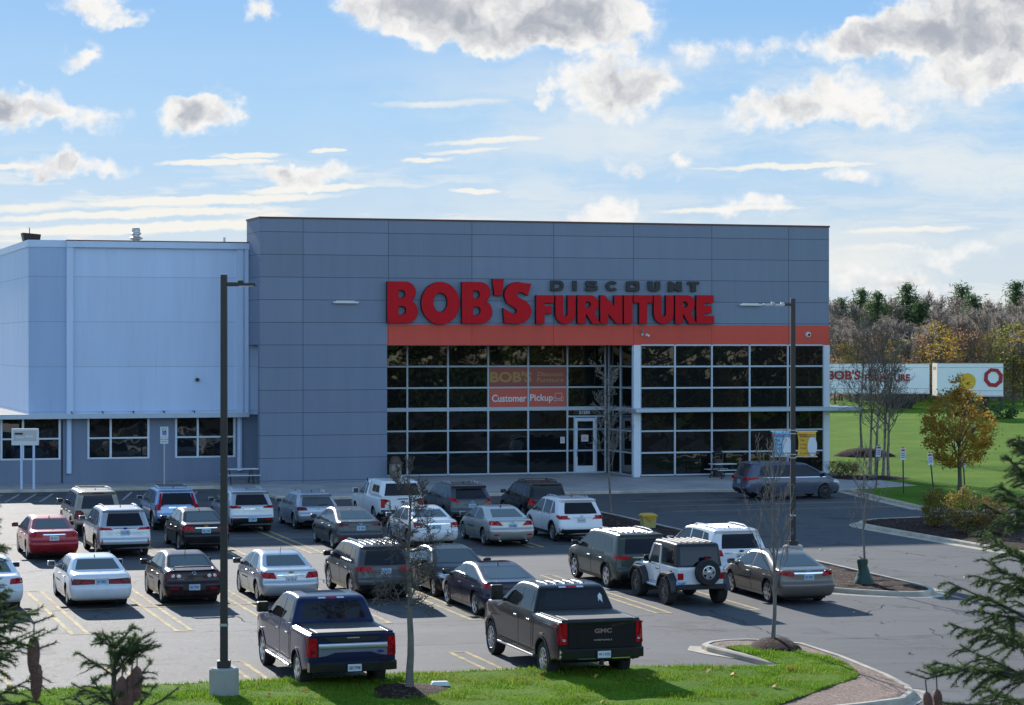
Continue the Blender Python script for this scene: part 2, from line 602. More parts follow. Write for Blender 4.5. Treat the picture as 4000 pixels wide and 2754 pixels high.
def _lawn(t, p, co):
    a = t.noise(co, 0.22, 5.0, 0.65)
    b = t.noise(t.mapping(co, scale=(1, 1, 1)), 9.0, 4.0, 0.7)
    c = t.ramp(a, [(0.30, (0.075, 0.165, 0.010)), (0.50, (0.115, 0.225, 0.014)), (0.70, (0.180, 0.270, 0.028))])
    c = t.mix(t.sstep(b, 0.4, 0.75, 0.0, 0.6), c, (0.045, 0.095, 0.008))
    c = t.mix(t.sstep(t.noise(co, 1.7, 4.0, 0.6), 0.60, 0.78, 0.0, 0.35), c, (0.20, 0.20, 0.06))
    t.put(p, 'Base Color', c)
    bm_ = t.new('ShaderNodeBump', ins={'Strength': 1.0, 'Distance': 0.08, 'Height': b})
    t.put(p, 'Normal', bm_.outputs[0])
    p.inputs['Specular IOR Level'].default_value = 0.05


def _mulch(t, p, co):
    vo = t.new('ShaderNodeTexVoronoi')
    t.put(vo, 'Vector', co)
    t.put(vo, 'Scale', 17.0)
    ch = t.new('ShaderNodeSeparateColor', ins={0: vo.outputs['Color']})
    c = t.ramp(ch.outputs[0], [(0.0, (0.016, 0.009, 0.007)), (0.60, (0.044, 0.024, 0.018)), (0.88, (0.080, 0.044, 0.032)), (0.98, (0.20, 0.14, 0.11))])
    c = t.mix(t.sstep(t.noise(co, 1.1, 3.0, 0.6), 0.4, 0.7, 0.0, 0.5), c, (0.030, 0.018, 0.014))
    p.inputs['Specular IOR Level'].default_value = 0.08
    t.put(p, 'Base Color', c)
    b = t.new('ShaderNodeBump', ins={'Strength': 1.0, 'Distance': 0.06, 'Height': ch.outputs[1]})
    t.put(p, 'Normal', b.outputs[0])


def _gravel(t, p, co):
    vo = t.new('ShaderNodeTexVoronoi')
    t.put(vo, 'Vector', co)
    t.put(vo, 'Scale', 24.0)
    ch = t.new('ShaderNodeSeparateColor', ins={0: vo.outputs['Color']})
    c = t.ramp(ch.outputs[0], [(0.0, (0.10, 0.055, 0.040)), (0.5, (0.22, 0.125, 0.088)), (0.9, (0.33, 0.22, 0.165))])
    c = t.mix(t.sstep(t.noise(co, 1.5, 3.0, 0.6), 0.45, 0.7, 0.0, 0.4), c, (0.14, 0.11, 0.06))
    t.put(p, 'Base Color', c)
    b = t.new('ShaderNodeBump', ins={'Strength': 0.9, 'Distance': 0.04, 'Height': ch.outputs[1]})
    t.put(p, 'Normal', b.outputs[0])


def _walk(t, p, co):
    a = t.noise(co, 0.5, 5.0, 0.65)
    c = t.ramp(a, [(0.3, (0.28, 0.272, 0.26)), (0.55, (0.41, 0.40, 0.38)), (0.75, (0.49, 0.475, 0.45))])
    c = t.mix(t.sstep(t.noise(co, 14.0, 3.0, 0.6), 0.55, 0.8, 0.0, 0.3), c, (0.14, 0.13, 0.12))
    r = t.new('ShaderNodeSeparateXYZ', ins={0: t.mapping(co, rot=(0, 0, -FROT))})
    for k in (0, 1):
        fr = t.math('FRACT', t.math('DIVIDE', r.outputs[k], 1.9))
        j = t.math('LESS_THAN', fr, 0.012)
        c = t.mix(t.math('MULTIPLY', j, 0.6), c, (0.07, 0.068, 0.065))
    t.put(p, 'Base Color', c)


M['asphalt'] = ground_mat("asphalt", _asphalt)
M['lawn'] = ground_mat("lawn_soil_and_grass", _lawn)
M['mulch'] = ground_mat("bark_mulch", _mulch)
M['gravel'] = ground_mat("red_gravel", _gravel)
M['walk'] = ground_mat("pavement_concrete", _walk)
M['kerb'] = mat("kerb_concrete", (0.62, 0.54, 0.42), rough=0.9, var=0.75, vscale=1.6, bump=0.3, bscale=25, col2=(0.30, 0.265, 0.21))
M['yellow'] = mat("worn_yellow_line_paint", (0.60, 0.43, 0.15), rough=0.8, var=0.9, vscale=3.2, col2=(0.20, 0.165, 0.10))
M['wline'] = mat("worn_white_line_paint", (0.5, 0.5, 0.47), rough=0.8, var=1.0, vscale=3.0, col2=(0.13, 0.13, 0.13))


def struct(o):
    o['kind'] = 'structure'
    return o


def chaikin(p, n=2):
    for _ in range(n):
        q = []
        for i in range(len(p)):
            a, b = p[i], p[(i + 1) % len(p)]
            q.append((a[0] * .75 + b[0] * .25, a[1] * .75 + b[1] * .25))
            q.append((a[0] * .25 + b[0] * .75, a[1] * .25 + b[1] * .75))
        p = q
    return p


def offset(poly, dist):
    """move a closed polygon inwards (counter-clockwise order) by dist"""
    ar = sum(poly[i][0] * poly[(i + 1) % len(poly)][1] - poly[(i + 1) % len(poly)][0] * poly[i][1] for i in range(len(poly)))
    sg = 1 if ar > 0 else -1
    out = []
    n = len(poly)
    for i in range(n):
        a, b, c = Vector(poly[i - 1]), Vector(poly[i]), Vector(poly[(i + 1) % n])
        e1 = (b - a).normalized()
        e2 = (c - b).normalized()
        n1 = Vector((-e1.y, e1.x)) * sg
        n2 = Vector((-e2.y, e2.x)) * sg
        m = (n1 + n2)
        if m.length < 1e-6:
            m = n1
        m.normalize()
        k = dist / max(0.5, m.dot(n1))
        out.append((b.x + m.x * k, b.y + m.y * k))
    return out


def inside(p, poly):
    x, y = p
    r = False
    n = len(poly)
    j = n - 1
    for i in range(n):
        xi, yi = poly[i]
        xj, yj = poly[j]
        if (yi > y) != (yj > y) and x < (xj - xi) * (y - yi) / (yj - yi) + xi:
            r = not r
        j = i
    return r


def sheet(name, poly, z, m, grid=0.0, bump=0.0, seed=1):
    """a filled polygon given in lot coordinates, laid z above the sloping ground"""
    bm = bmesh.new()
    vs = [bm.verts.new(Vector((p[0], p[1], 0))) for p in poly]
    f = bm.faces.new(vs)
    if f.normal.z < 0:
        f.normal_flip()
    bm.normal_update()
    bmesh.ops.triangulate(bm, faces=bm.faces[:])
    if grid:
        for ax in (0, 1):
            lo = min(p[ax] for p in poly)
            hi = max(p[ax] for p in poly)
            k = lo + grid
            while k < hi:
                co = Vector((k, 0, 0)) if ax == 0 else Vector((0, k, 0))
                no = Vector((1, 0, 0)) if ax == 0 else Vector((0, 1, 0))
                bmesh.ops.bisect_plane(bm, geom=bm.verts[:] + bm.edges[:] + bm.faces[:], plane_co=co, plane_no=no)
                k += grid
    rnd = random.Random(seed)
    for v in bm.verts:
        h = z
        if bump and not v.is_boundary:
            h += bump * rnd.random()
        v.co = UV(v.co.x, v.co.y, h)
    bm.normal_update()
    for f in bm.faces:
        if f.normal.z < 0:
            f.normal_flip()
    me = bpy.data.meshes.new(name)
    bm.to_mesh(me)
    bm.free()
    me.materials.append(m)
    if bump:
        me.shade_smooth()
    return struct(link(me, name))


def ring(name, outer, inner, z0, z1, m):
    mb = MB()
    n = len(outer)
    vs = []
    mid = [((o[0] * .75 + i[0] * .25), (o[1] * .75 + i[1] * .25)) for o, i in zip(outer, inner)]
    for poly, z in ((outer, z0), (outer, z1 - 0.035), (mid, z1), (inner, z1), (inner, z0)):
        vs += [UV(p[0], p[1], z) for p in poly]
    fs = []
    for k in range(4):
        for i in range(n):
            fs.append((k * n + i, k * n + (i + 1) % n, (k + 1) * n + (i + 1) % n, (k + 1) * n + i))
    mb.add(vs, fs)
    return struct(mb.build(name, m, fix=True))


def spuv(px, py, dz=0.0):
    return touv(spot(px, py, dz))


# ------------------------------------------------------------------ the land
mb = MB()
rows = []
for v in (-3000, -170, -60, 60, 200, 320, 7000):
    zv = 0.0136 * (min(max(v, -170), 200) + 120.46)
    rows.append((v, zv - 0.02))
cols = (-5000, -300, 0, 300, 5000)
for (v, z) in rows:
    for u in cols:
        p = F0 + EU * u + EV * v
        mb.v.append((p.x, p.y, z))
nc = len(cols)
for i in range(len(rows) - 1):
    for j in range(nc - 1):
        mb.f.append([i * nc + j, i * nc + j + 1, (i + 1) * nc + j + 1, (i + 1) * nc + j])
        mb.mi.append(0)
struct(mb.build("ground", M['lawn']))
sheet("parking_lot", [(-70, -160), (70, -160), (70, 3.4), (-70, 3.4)], 0.0, M['asphalt'])

# pavement along the buildings
pave = [(-45, -1.0), (-2.6, -1.0), (-1.2, -3.0), (-0.9, -8.2), (0.2, -9.1), (15, -9.1), (19.8, -9.1), (27.0, -10.9), (31.4, -10.0), (33.2, -4), (33.0, 3.0), (31.5, 5), (-45, 5)]
pin = offset(pave, 0.16)
ring("pavement_kerb", pave, pin, -0.05, 0.14, M['kerb'])
sheet("pavement", pin, 0.137, M['walk'])

# right-hand lawn with its kerb
lawn_r = [(31.7, -9.4), (27.3, -11.2), (26.6, -15.5), (25.8, -21.6), (26.1, -22.8), (27.3, -23.4), (200, -24), (260, 150), (31.7, 150)]
lin_ = offset(lawn_r, 0.16)
ring("lawn_kerb", lawn_r, lin_, -0.05, 0.15, M['kerb'])
sheet("lawn", lin_, 0.14, M['lawn'], grid=6.0)
gut = offset(lawn_r, -0.5)
sheet("gutter", [gut[1], gut[2], gut[3], gut[4], gut[5], lawn_r[5], lawn_r[4], lawn_r[3], lawn_r[2], lawn_r[1]], 0.012, M['kerb'])


def island(name, poly, fill, z=0.15, gutter=0.5, bump=0.05, n=2):
    poly = chaikin(poly, n)
    ar = sum(poly[i][0] * poly[(i + 1) % len(poly)][1] - poly[(i + 1) % len(poly)][0] * poly[i][1] for i in range(len(poly)))
    if ar < 0:
        poly = poly[::-1]
    inn = offset(poly, 0.17)
    ring(name + "_kerb", poly, inn, -0.05, z, M['kerb'])
    if gutter:
        ring(name + "_gutter", offset(poly, -gutter), poly, -0.05, 0.014, M['kerb'])
    sheet(name, inn, z - 0.03, fill, grid=0.5, bump=bump)
    return inn


island("mulch_island", [(6.95, -17.6), (8.9, -16.9), (10.9, -17.6), (11.0, -30), (11.0, -49.6), (10.9, -51.5), (9.9, -52.4), (8.2, -51.2), (6.95, -49.2), (6.9, -30)], M['mulch'])
island("planting_bed", [(19.1, -30.9), (19.15, -28.6), (20.2, -27.2), (22.5, -26.6), (30, -26.2), (62, -26), (62, -62), (24, -62), (20.2, -48), (19.5, -40)], M['mulch'], gutter=0.45)

# the grass strip nearest the camera, its rounded end and red gravel border
OUT = [(-60, -64.2), (-30, -64.2), (-5.4, -64.2)]
OUT += [spuv(x, y, .15) for (x, y) in ((1655, 1508), (1771, 1503.5), (1690, 1484), (1600, 1462), (1588, 1456.5), (1604, 1450.5), (1640, 1446.5), (1690, 1445), (1748, 1447), (1821, 1455), (1912, 1484), (2015, 1526), (2063, 1551), (2073, 1564), (2052, 1580), (1960, 1592), (1842, 1604), (1500, 1640))]
OUT += [(-10, -74.5), (-60, -74.5)]
INN = offset(OUT, 0.17)
ring("verge_kerb", OUT, INN, -0.05, 0.15, M['kerb'])
sheet("verge_gravel", INN, 0.12, M['gravel'], grid=0.6, bump=0.03)
nose = [spuv(x, y) for (x, y) in ((1771, 1511), (1690, 1496), (1600, 1482), (1556, 1473), (1562, 1463), (1587, 1464), (1604, 1468), (1690, 1491))]
sheet("verge_gutter", nose, 0.012, M['kerb'])
gut2 = [spuv(x, y) for (x, y) in ((2015, 1541), (2063, 1560), (2100, 1566), (2108, 1578), (2070, 1598), (1950, 1612), (1960, 1601), (2052, 1590), (2075, 1575), (2064, 1564))]
sheet("kerb_gutter", gut2, 0.012, M['kerb'])
GRASS = [(-60, -64.36), (-30, -64.36), (-5.4, -64.36)]
GRASS += [spuv(x, y, .15) for (x, y) in ((1655, 1509.5), (1776, 1506.5), (1690, 1480), (1640, 1464), (1700, 1460), (1790, 1468), (1842, 1480), (1890, 1492), (1925, 1507), (1946, 1526), (1936, 1536), (1905, 1546), (1808, 1580), (1700, 1618), (1500, 1638))]
GRASS += [(-10, -74.3), (-60, -74.3)]
sheet("verge_lawn", GRASS, 0.155, M['lawn'], grid=0.5, bump=0.05)

# painted stall lines
def line(u0, v0, u1, v1, w=0.125, m='yellow', h=.005):
    a, b = Vector((u0, v0)), Vector((u1, v1))
    n = (b - a).normalized()
    n = Vector((-n.y, n.x)) * (w / 2)
    return [UV(*(a + n), h), UV(*(a - n), h), UV(*(b - n), h), UV(*(b + n), h)]


def hairpin(u, v0, v1, closed0=True, closed1=True, m='yellow'):
    mb = MB()
    g = 0.21
    for s in (-g, g):
        mb.add(line(u + s, v0, u + s, v1), [(0, 1, 2, 3)])
    for c, v in ((closed0, v0), (closed1, v1)):
        if c:
            mb.add(line(u - g - .062, v, u + g + .062, v, h=.008), [(0, 1, 2, 3)])
    return struct(mb.build("stall_line", M[m]))


for k in range(8):
    hairpin(-16.42 + 2.84 * k, -53.9, -43.2)
    hairpin(-16.42 + 2.84 * k, -33.9, -21.0)
for k in range(-3, 5):
    hairpin(-16.5 + 2.95 * k + (0.0 if k < 1 else 0.1), -64.0, -60.1, closed0=False)
mb = MB()
mb.add(line(-30, -48.4, 6.2, -48.4, .09, h=.010), [(0, 1, 2, 3)])
mb.add(line(-30, -27.6, 6.2, -27.6, .09, h=.010), [(0, 1, 2, 3)])
struct(mb.build("row_line", M['yellow']))
for k in range(3):
    mb = MB()
    mb.add(line(14.5, -14.0 - 2.9 * k, 25.6, -14.0 - 2.9 * k), [(0, 1, 2, 3)])
    struct(mb.build("stall_line", M['yellow']))
# hatched no-parking marks in front of the left building
mb = MB()
for k in range(6):
    mb.add(line(-15.8 + 0.8 * k, -7.0, -14.6 + 0.8 * k, -2.2), [(0, 1, 2, 3)])
    mb.add(line(-8.8 + 0.8 * k, -7.0, -7.6 + 0.8 * k, -2.2), [(0, 1, 2, 3)])
struct(mb.build("hatched_marking", M['wline']))

# sealed cracks and patches in the asphalt
M['tar'] = mat("crack_tar", (0.030, 0.030, 0.032), rough=1.0, spec=0.0, var=1.0, vscale=1.5, col2=(0.06, 0.06, 0.062))
M['patch'] = mat("asphalt_patch", (0.060, 0.061, 0.065), rough=0.8, var=0.6, vscale=1.2, bump=0.4, bscale=40, col2=(0.095, 0.095, 0.10))
rc = random.Random(12)
for pts in ([(104, 1434), (260, 1433), (426, 1431), (640, 1427), (900, 1412), (1100, 1402)], [(1602, 1383), (1660, 1400), (1735, 1430), (1800, 1452)], [(1950, 1394), (1985, 1380), (2008, 1366)], [(2100, 1424), (2125, 1438), (2140, 1448)],
            [(1866, 1447), (1930, 1445), (2080, 1450)], [(640, 1415), (560, 1408), (515, 1390)], [(175, 1530), (205, 1516), (262, 1508), (420, 1502)], [(1190, 1410), (1330, 1404), (1500, 1391)], [(2140, 1418), (2180, 1408), (2280, 1390)],
            [(1640, 1560 - 130), (1560, 1424), (1440, 1416)], [(610, 1290), (700, 1300), (760, 1330)], [(20, 1300), (120, 1290), (300, 1296)], [(1830, 1215), (1950, 1238), (2120, 1262)], [(2000, 1290), (2120, 1302), (2260, 1330)], [(300, 1208), (420, 1215), (560, 1222)]):
    P3 = [spuv(*q) for q in pts]
    path = []
    for a, b in zip(P3, P3[1:]):
        n = max(3, int((Vector(b) - Vector(a)).length / .35))
        for k in range(n):
            path.append((a[0] + (b[0] - a[0]) * k / n + rc.uniform(-.10, .10), a[1] + (b[1] - a[1]) * k / n + rc.uniform(-.10, .10)))
    mbc = MB()
    for a, b in zip(path, path[1:]):
        w = rc.uniform(.010, .030)
        mbc.add(line(a[0], a[1], b[0], b[1], w, h=.012), [(0, 1, 2, 3)])
    struct(mbc.build("sealed_crack", M['tar']))
for (ua, va, ub, vb) in ((-9.5, -58.6, -4.2, -56.4), (3.5, -60.5, 8.5, -58.0), (12.5, -47, 16.5, -44.2), (-21, -57.5, -17.5, -55.6), (13.5, -26, 18, -23.5)):
    mbc = MB()
    mbc.add([UV(ua, va, .0025), UV(ub, va, .0025), UV(ub, vb, .0025), UV(ua, vb, .0025)], [(0, 1, 2, 3)])
    struct(mbc.build("asphalt_patch", M['patch']))

# ------------------------------------------------------------------ building materials
def panel_mat(name, col, du, dz, u0, z0, jw=0.035, jcol=0.45, noise=0.10, offs=None):
    m = bpy.data.materials.new(name)
    m.use_nodes = True
    t = NT(m.node_tree)
    p = m.node_tree.nodes['Principled BSDF']
    co = t.new('ShaderNodeTexCoord').outputs['Object']
    g = t.new('ShaderNodeSeparateXYZ', ins={0: co})
    c = lin(col) if isinstance(col, str) else col
    # faint weather streaks and differences between sheets
    n1 = t.noise(t.mapping(co, scale=(1.2, 1.2, 0.12)), 1.4, 5.0, 0.6)
    n2 = t.noise(co, 60.0, 2.0, 0.6)
    f = t.math('ADD', t.math('MULTIPLY', t.math('SUBTRACT', n1, 0.5), noise * 2.2), t.math('MULTIPLY', t.math('SUBTRACT', n2, 0.5), noise * 1.6))
    if du or dz:
        # each sheet of cladding is a shade of its own
        cell = t.new('ShaderNodeCombineXYZ', ins={0: t.math('FLOOR', t.math('DIVIDE', t.math('SUBTRACT', g.outputs[0], u0), du or 9.0)), 1: t.math('FLOOR', t.math('DIVIDE', t.math('SUBTRACT', g.outputs[2], z0), dz or 9.0)), 2: 0.0})
        wn = t.new('ShaderNodeTexWhiteNoise', ins={0: cell.outputs[0]})
        f = t.math('ADD', f, t.math('MULTIPLY', t.math('SUBTRACT', wn.outputs['Value'], 0.5), 0.10))
    drip = t.noise(t.mapping(co, scale=(3.5, 3.5, 0.16)), 1.6, 4.0, 0.6)
    f = t.math('SUBTRACT', f, t.sstep(drip, 0.56, 0.72, 0.0, 0.055))
    hsv = t.new('ShaderNodeHueSaturation', ins={'Color': c + (1,), 'Value': t.math('ADD', f, 1.0)})
    cc = hsv.outputs[0]
    j = None
    for (o, st, q) in ((0, du, u0), (2, dz, z0)):
        if not st:
            continue
        fr = t.math('FRACT', t.math('DIVIDE', t.math('SUBTRACT', g.outputs[o], q - jw / 2), st))
        k = t.math('LESS_THAN', fr, jw / st)
        j = k if j is None else t.math('MAXIMUM', j, k)
    if j is not None:
        cc = t.mix(j, cc, tuple(x * jcol for x in c))
    t.put(p, 'Base Color', cc)
    p.inputs['Roughness'].default_value = 0.7
    p.inputs['Specular IOR Level'].default_value = 0.25
    h = n2
    b = t.new('ShaderNodeBump', ins={'Strength': 0.25, 'Distance': 0.01, 'Height': h})
    t.put(p, 'Normal', b.outputs[0])
    return m


M['grey_wall'] = panel_mat("grey_wall_panel", (0.205, 0.242, 0.322), 4.476, 1.145, 2.234, 8.78)
M['band'] = panel_mat("orange_red_band", (0.66, 0.095, 0.065), 4.476, 0, 2.234, 8.78, jcol=0.6)
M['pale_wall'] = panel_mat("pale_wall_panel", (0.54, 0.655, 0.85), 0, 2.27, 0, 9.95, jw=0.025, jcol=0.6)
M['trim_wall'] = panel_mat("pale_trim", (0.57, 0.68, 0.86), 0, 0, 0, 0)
M['end_wall'] = panel_mat("grey_blue_wall", (0.38, 0.49, 0.68), 0, 2.27, 0, 9.95, jw=0.025, jcol=0.6)  # darker, bluer tint of the pale panelling
M['low_wall'] = panel_mat("blue_grey_low_wall", (0.195, 0.235, 0.32), 0, 0, 0, 0, noise=0.14)
M['coping'] = mat("dark_red_coping", (0.10, 0.030, 0.030), rough=0.5)
M['roof'] = mat("roof_membrane", (0.30, 0.29, 0.28), rough=0.9, var=0.4, vscale=0.6)
M['frame'] = mat("pale_window_frame", (0.46, 0.53, 0.60), rough=0.4, var=0.15)
M['post'] = mat("white_window_post", (0.66, 0.72, 0.80), rough=0.4, var=0.15)
M['letter'] = mat("red_sign_face", (0.56, 0.003, 0.012), rough=0.55, spec=0.2, var=0.25, vscale=3)
M['letterd'] = mat("dark_red_sign_side", (0.05, 0.005, 0.008), rough=0.5)
M['lblack'] = mat("black_sign_face", (0.010, 0.012, 0.013), rough=0.5, var=0.7, vscale=6, col2=(0.03, 0.034, 0.04))
M['edgew'] = mat("dark_letter_edge", (0.05, 0.055, 0.06), rough=0.5)


def pane_mat():
    m = bpy.data.materials.new("store_glass")
    m.use_nodes = True
    t = NT(m.node_tree)
    p = m.node_tree.nodes['Principled BSDF']
    co = t.new('ShaderNodeTexCoord').outputs['Object']
    p.inputs['Base Color'].default_value = (0.008, 0.010, 0.011, 1)
    p.inputs['Roughness'].default_value = 0.02
    p.inputs['Specular IOR Level'].default_value = 0.55
    # the panes bow a little, so reflections wander
    n = t.noise(co, 0.75, 2.0, 0.5)
    b = t.new('ShaderNodeBump', ins={'Strength': 0.22, 'Distance': 0.04, 'Height': n})
    t.put(p, 'Normal', b.outputs[0])
    return m


M['winglass'] = pane_mat()

# ------------------------------------------------------------------ the store
ZB, ZT = 1.66, 15.17            # bottom (in the ground) and top of the walls
BB, BT = 8.77, 9.83             # red band
store = empty("store_building", F0, FROT, "big grey panelled store with orange-red band above its dark glass front", "building")
mb = MB()
mb.box(0, 31.5, 0, 0.45, BT, ZT)                       # upper wall
mb.box(0, 6.64, 0, 0.45, ZB, BT)                       # solid wall left of the glazing
mb.box(0, 0.45, 0.45, 3.2, BB, ZT)                      # left side of the raised front
mb.box(0.55, 0.95, 0.45, 45, ZB, BB)
mb.box(0.55, 0.95, 3.2, 45, BB, 13.4)
mb.box(31.05, 31.5, 0.45, 45, ZB, ZT)
mb.box(0.95, 31.05, 44.6, 45, ZB, 13.4)
mb.box(6.24, 6.64, 0.45, 4.3, ZB, BB)                  # return beside the recessed glazing
mb.build("wall", M['grey_wall'], store)
mb = MB()
mb.box(6.64, 31.5, 0.004, 0.45, BB, BT)
mb.build("red_band", M['band'], store)
mb = MB()
mb.box(0.95, 31.05, 0.45, 44.6, 13.1, 13.3)
mb.build("roof", M['roof'], store)
mb = MB()
mb.box(-0.04, 31.54, -0.04, 0.49, ZT, ZT + 0.09)
mb.box(-0.04, 0.49, 0.49, 3.24, ZT, ZT + 0.09)
mb.box(31.01, 31.54, 0.49, 45.04, ZT, ZT + 0.09)
mb.build("coping", M['coping'], store)
mb = MB()
mb.box(6.64, 20.3, 0.45, 4.3, BB + 0.1, BB + 0.3)
mb.build("soffit", M['grey_wall'], store)
# roof units that just show over the parapet
for (u0, u1, v0, h) in ((10.6, 13.2, 7, 0.75), (8.4, 9.0, 6, 0.65)):
    mb = MB()
    mb.box(u0, u1, v0, v0 + 2.0, 13.3, 14.6 + h + 0.1)
    mb.box(u0 - .08, u1 + .08, v0 - .08, v0 + 2.08, 14.7 + h, 14.78 + h)
    mb.build("roof_unit", M['white'], store)

VG = 3.9
Z = [BB, 7.63, 6.49, 5.34, 4.20, 3.05, 1.86]


def glazing(us, v, zs, parent, thick_row=3, axis='u', rows_skip=None):
    """frame bars and one pane per opening; returns pane boxes"""
    fm = MB()
    t = 0.045

    def B(a0, a1, d0, d1, z0, z1):
        if axis == 'u':
            fm.box(a0, a1, v + d0, v + d1, z0, z1)
        else:
            fm.box(v + d0, v + d1, a0, a1, z0, z1)
    for i, u in enumerate(us):
        B(u - t, u + t, -0.07, 0.05, zs[-1], zs[0])
    for i in range(len(us) - 1):
        for k, z in enumerate(zs):
            w = 0.10 if k == thick_row else 0.042
            B(us[i] + t, us[i + 1] - t, -0.06, 0.05, z - w, z + w)
    fm.build("window_frame", M['frame'], parent)
    for i in range(len(us) - 1):
        for k in range(len(zs) - 1):
            if rows_skip and rows_skip(i, k):
                continue
            pm = MB()
            a0, a1 = us[i] + t, us[i + 1] - t
            z0, z1 = zs[k + 1] + 0.042, zs[k] - 0.042
            # tiny differences in tilt between neighbouring panes
            j = random.uniform(-0.004, 0.004)
            if axis == 'u':
                pm.add([(a0, v + j, z0), (a1, v - j, z0), (a1, v - j + .004, z1), (a0, v + j - .003, z1)], [(0, 1, 2, 3)])
            else:
                pm.add([(v + j, a1, z0), (v - j, a0, z0), (v - j, a0, z1), (v + j, a1, z1)], [(0, 1, 2, 3)])
            pm.build("window_pane", M['winglass'], parent)


ul = [fu(x, VG) for x in (921.4, 1013.5, 1104.5, 1195, 1283.7, 1369.5)]
ul = [6.9] + ul[:]
DU0, DU1 = fu(1300, VG), fu(1348.5, VG)
DZ = 4.93
glazing(ul, VG, Z, store, rows_skip=lambda i, k: i == 5 and k >= 3)
# door bay
mb = MB()
t = 0.045
mb.box(ul[5] + t, ul[6] - t, VG - .06, VG + .05, 4.86, 4.95)
mb.box(DU0 - .05, DU0 + .02, VG - .065, VG + .05, Z[-1], 4.86)
mb.box(DU1 - .02, DU1 + .05, VG - .065, VG + .05, Z[-1], 4.86)
for z in (4.20, 3.05):
    mb.box(ul[5] + t, DU0 - .05, VG - .06, VG + .05, z - .042, z + .042)
    mb.box(DU1 + .05, ul[6] - t, VG - .06, VG + .05, z - .042, z + .042)
mb.build("door_frame", M['frame'], store)
mb = MB()
mb.box(ul[5] + t, ul[6] - t, VG, VG + .02, 4.95, 5.25)
mb.box(ul[5] + t, DU0 - .05, VG, VG + .02, Z[-1], 4.86)
mb.box(DU1 + .05, ul[6] - t, VG, VG + .02, Z[-1], 4.86)
mb.build("side_light", M['winglass'], store)
mb = MB()
a0, a1 = DU0 + .03, DU1 - .03
mb.box(a0, a0 + .14, VG - .05, VG + .02, Z[-1] + .02, 4.82)
mb.box(a1 - .14, a1, VG - .05, VG + .02, Z[-1] + .02, 4.82)
mb.box(a0 + .14, a1 - .14, VG - .05, VG + .02, 4.64, 4.82)
mb.box(a0 + .14, a1 - .14, VG - .05, VG + .02, Z[-1] + .02, Z[-1] + .36)
door = mb.build("door", M['post'], store)
mb = MB()
mb.box(a0 + .14, a1 - .14, VG - .02, VG, Z[-1] + .36, 4.64)
mb.build("door_pane", M['winglass'], door)
mb = MB()
mb.tube([(a0 + .10, VG - .06, 2.75), (a0 + .10, VG - .16, 2.75), (a0 + .10, VG - .16, 3.1), (a0 + .10, VG - .06, 3.1)], .022, 6)
mb.build("handle", M['chrome'], door)
# return wall of the projecting right-hand block
UR = 20.16
glazing([0.12, 1.95, VG - .1], UR, Z, store, axis='v')
ur = [fu(x, 0.0) for x in (1527.9, 1611.5, 1697, 1783.5)]
ur = [UR + .36] + ur + [31.18]
glazing(ur, 0.05, Z, store)
mb = MB()
mb.box(UR - .02, UR + .34, -0.03, 0.30, ZB, BB)
mb.build("corner_post", M['post'], store)
mb = MB()
mb.box(31.2, 31.53, -0.03, 0.30, ZB, BB)
mb.build("corner_post", M['post'], store)
mb = MB()
mb.box(UR - .25, 33.0, -0.95, -0.03, 5.22, 5.42)
mb.box(31.53, 33.0, -0.03, 6.0, 5.22, 5.42)
mb.build("canopy", M['frame'], store, bevel=0.02)
# dark backing behind the glass
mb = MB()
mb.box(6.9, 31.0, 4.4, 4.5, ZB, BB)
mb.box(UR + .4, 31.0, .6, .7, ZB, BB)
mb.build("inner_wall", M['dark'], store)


def facade(px, v=-0.0):
    return fu(px, v)


def on_front(name, label, cat, u, v, z, group=None):
    return empty(name, FA(u, v, z), FROT, label, cat, group)


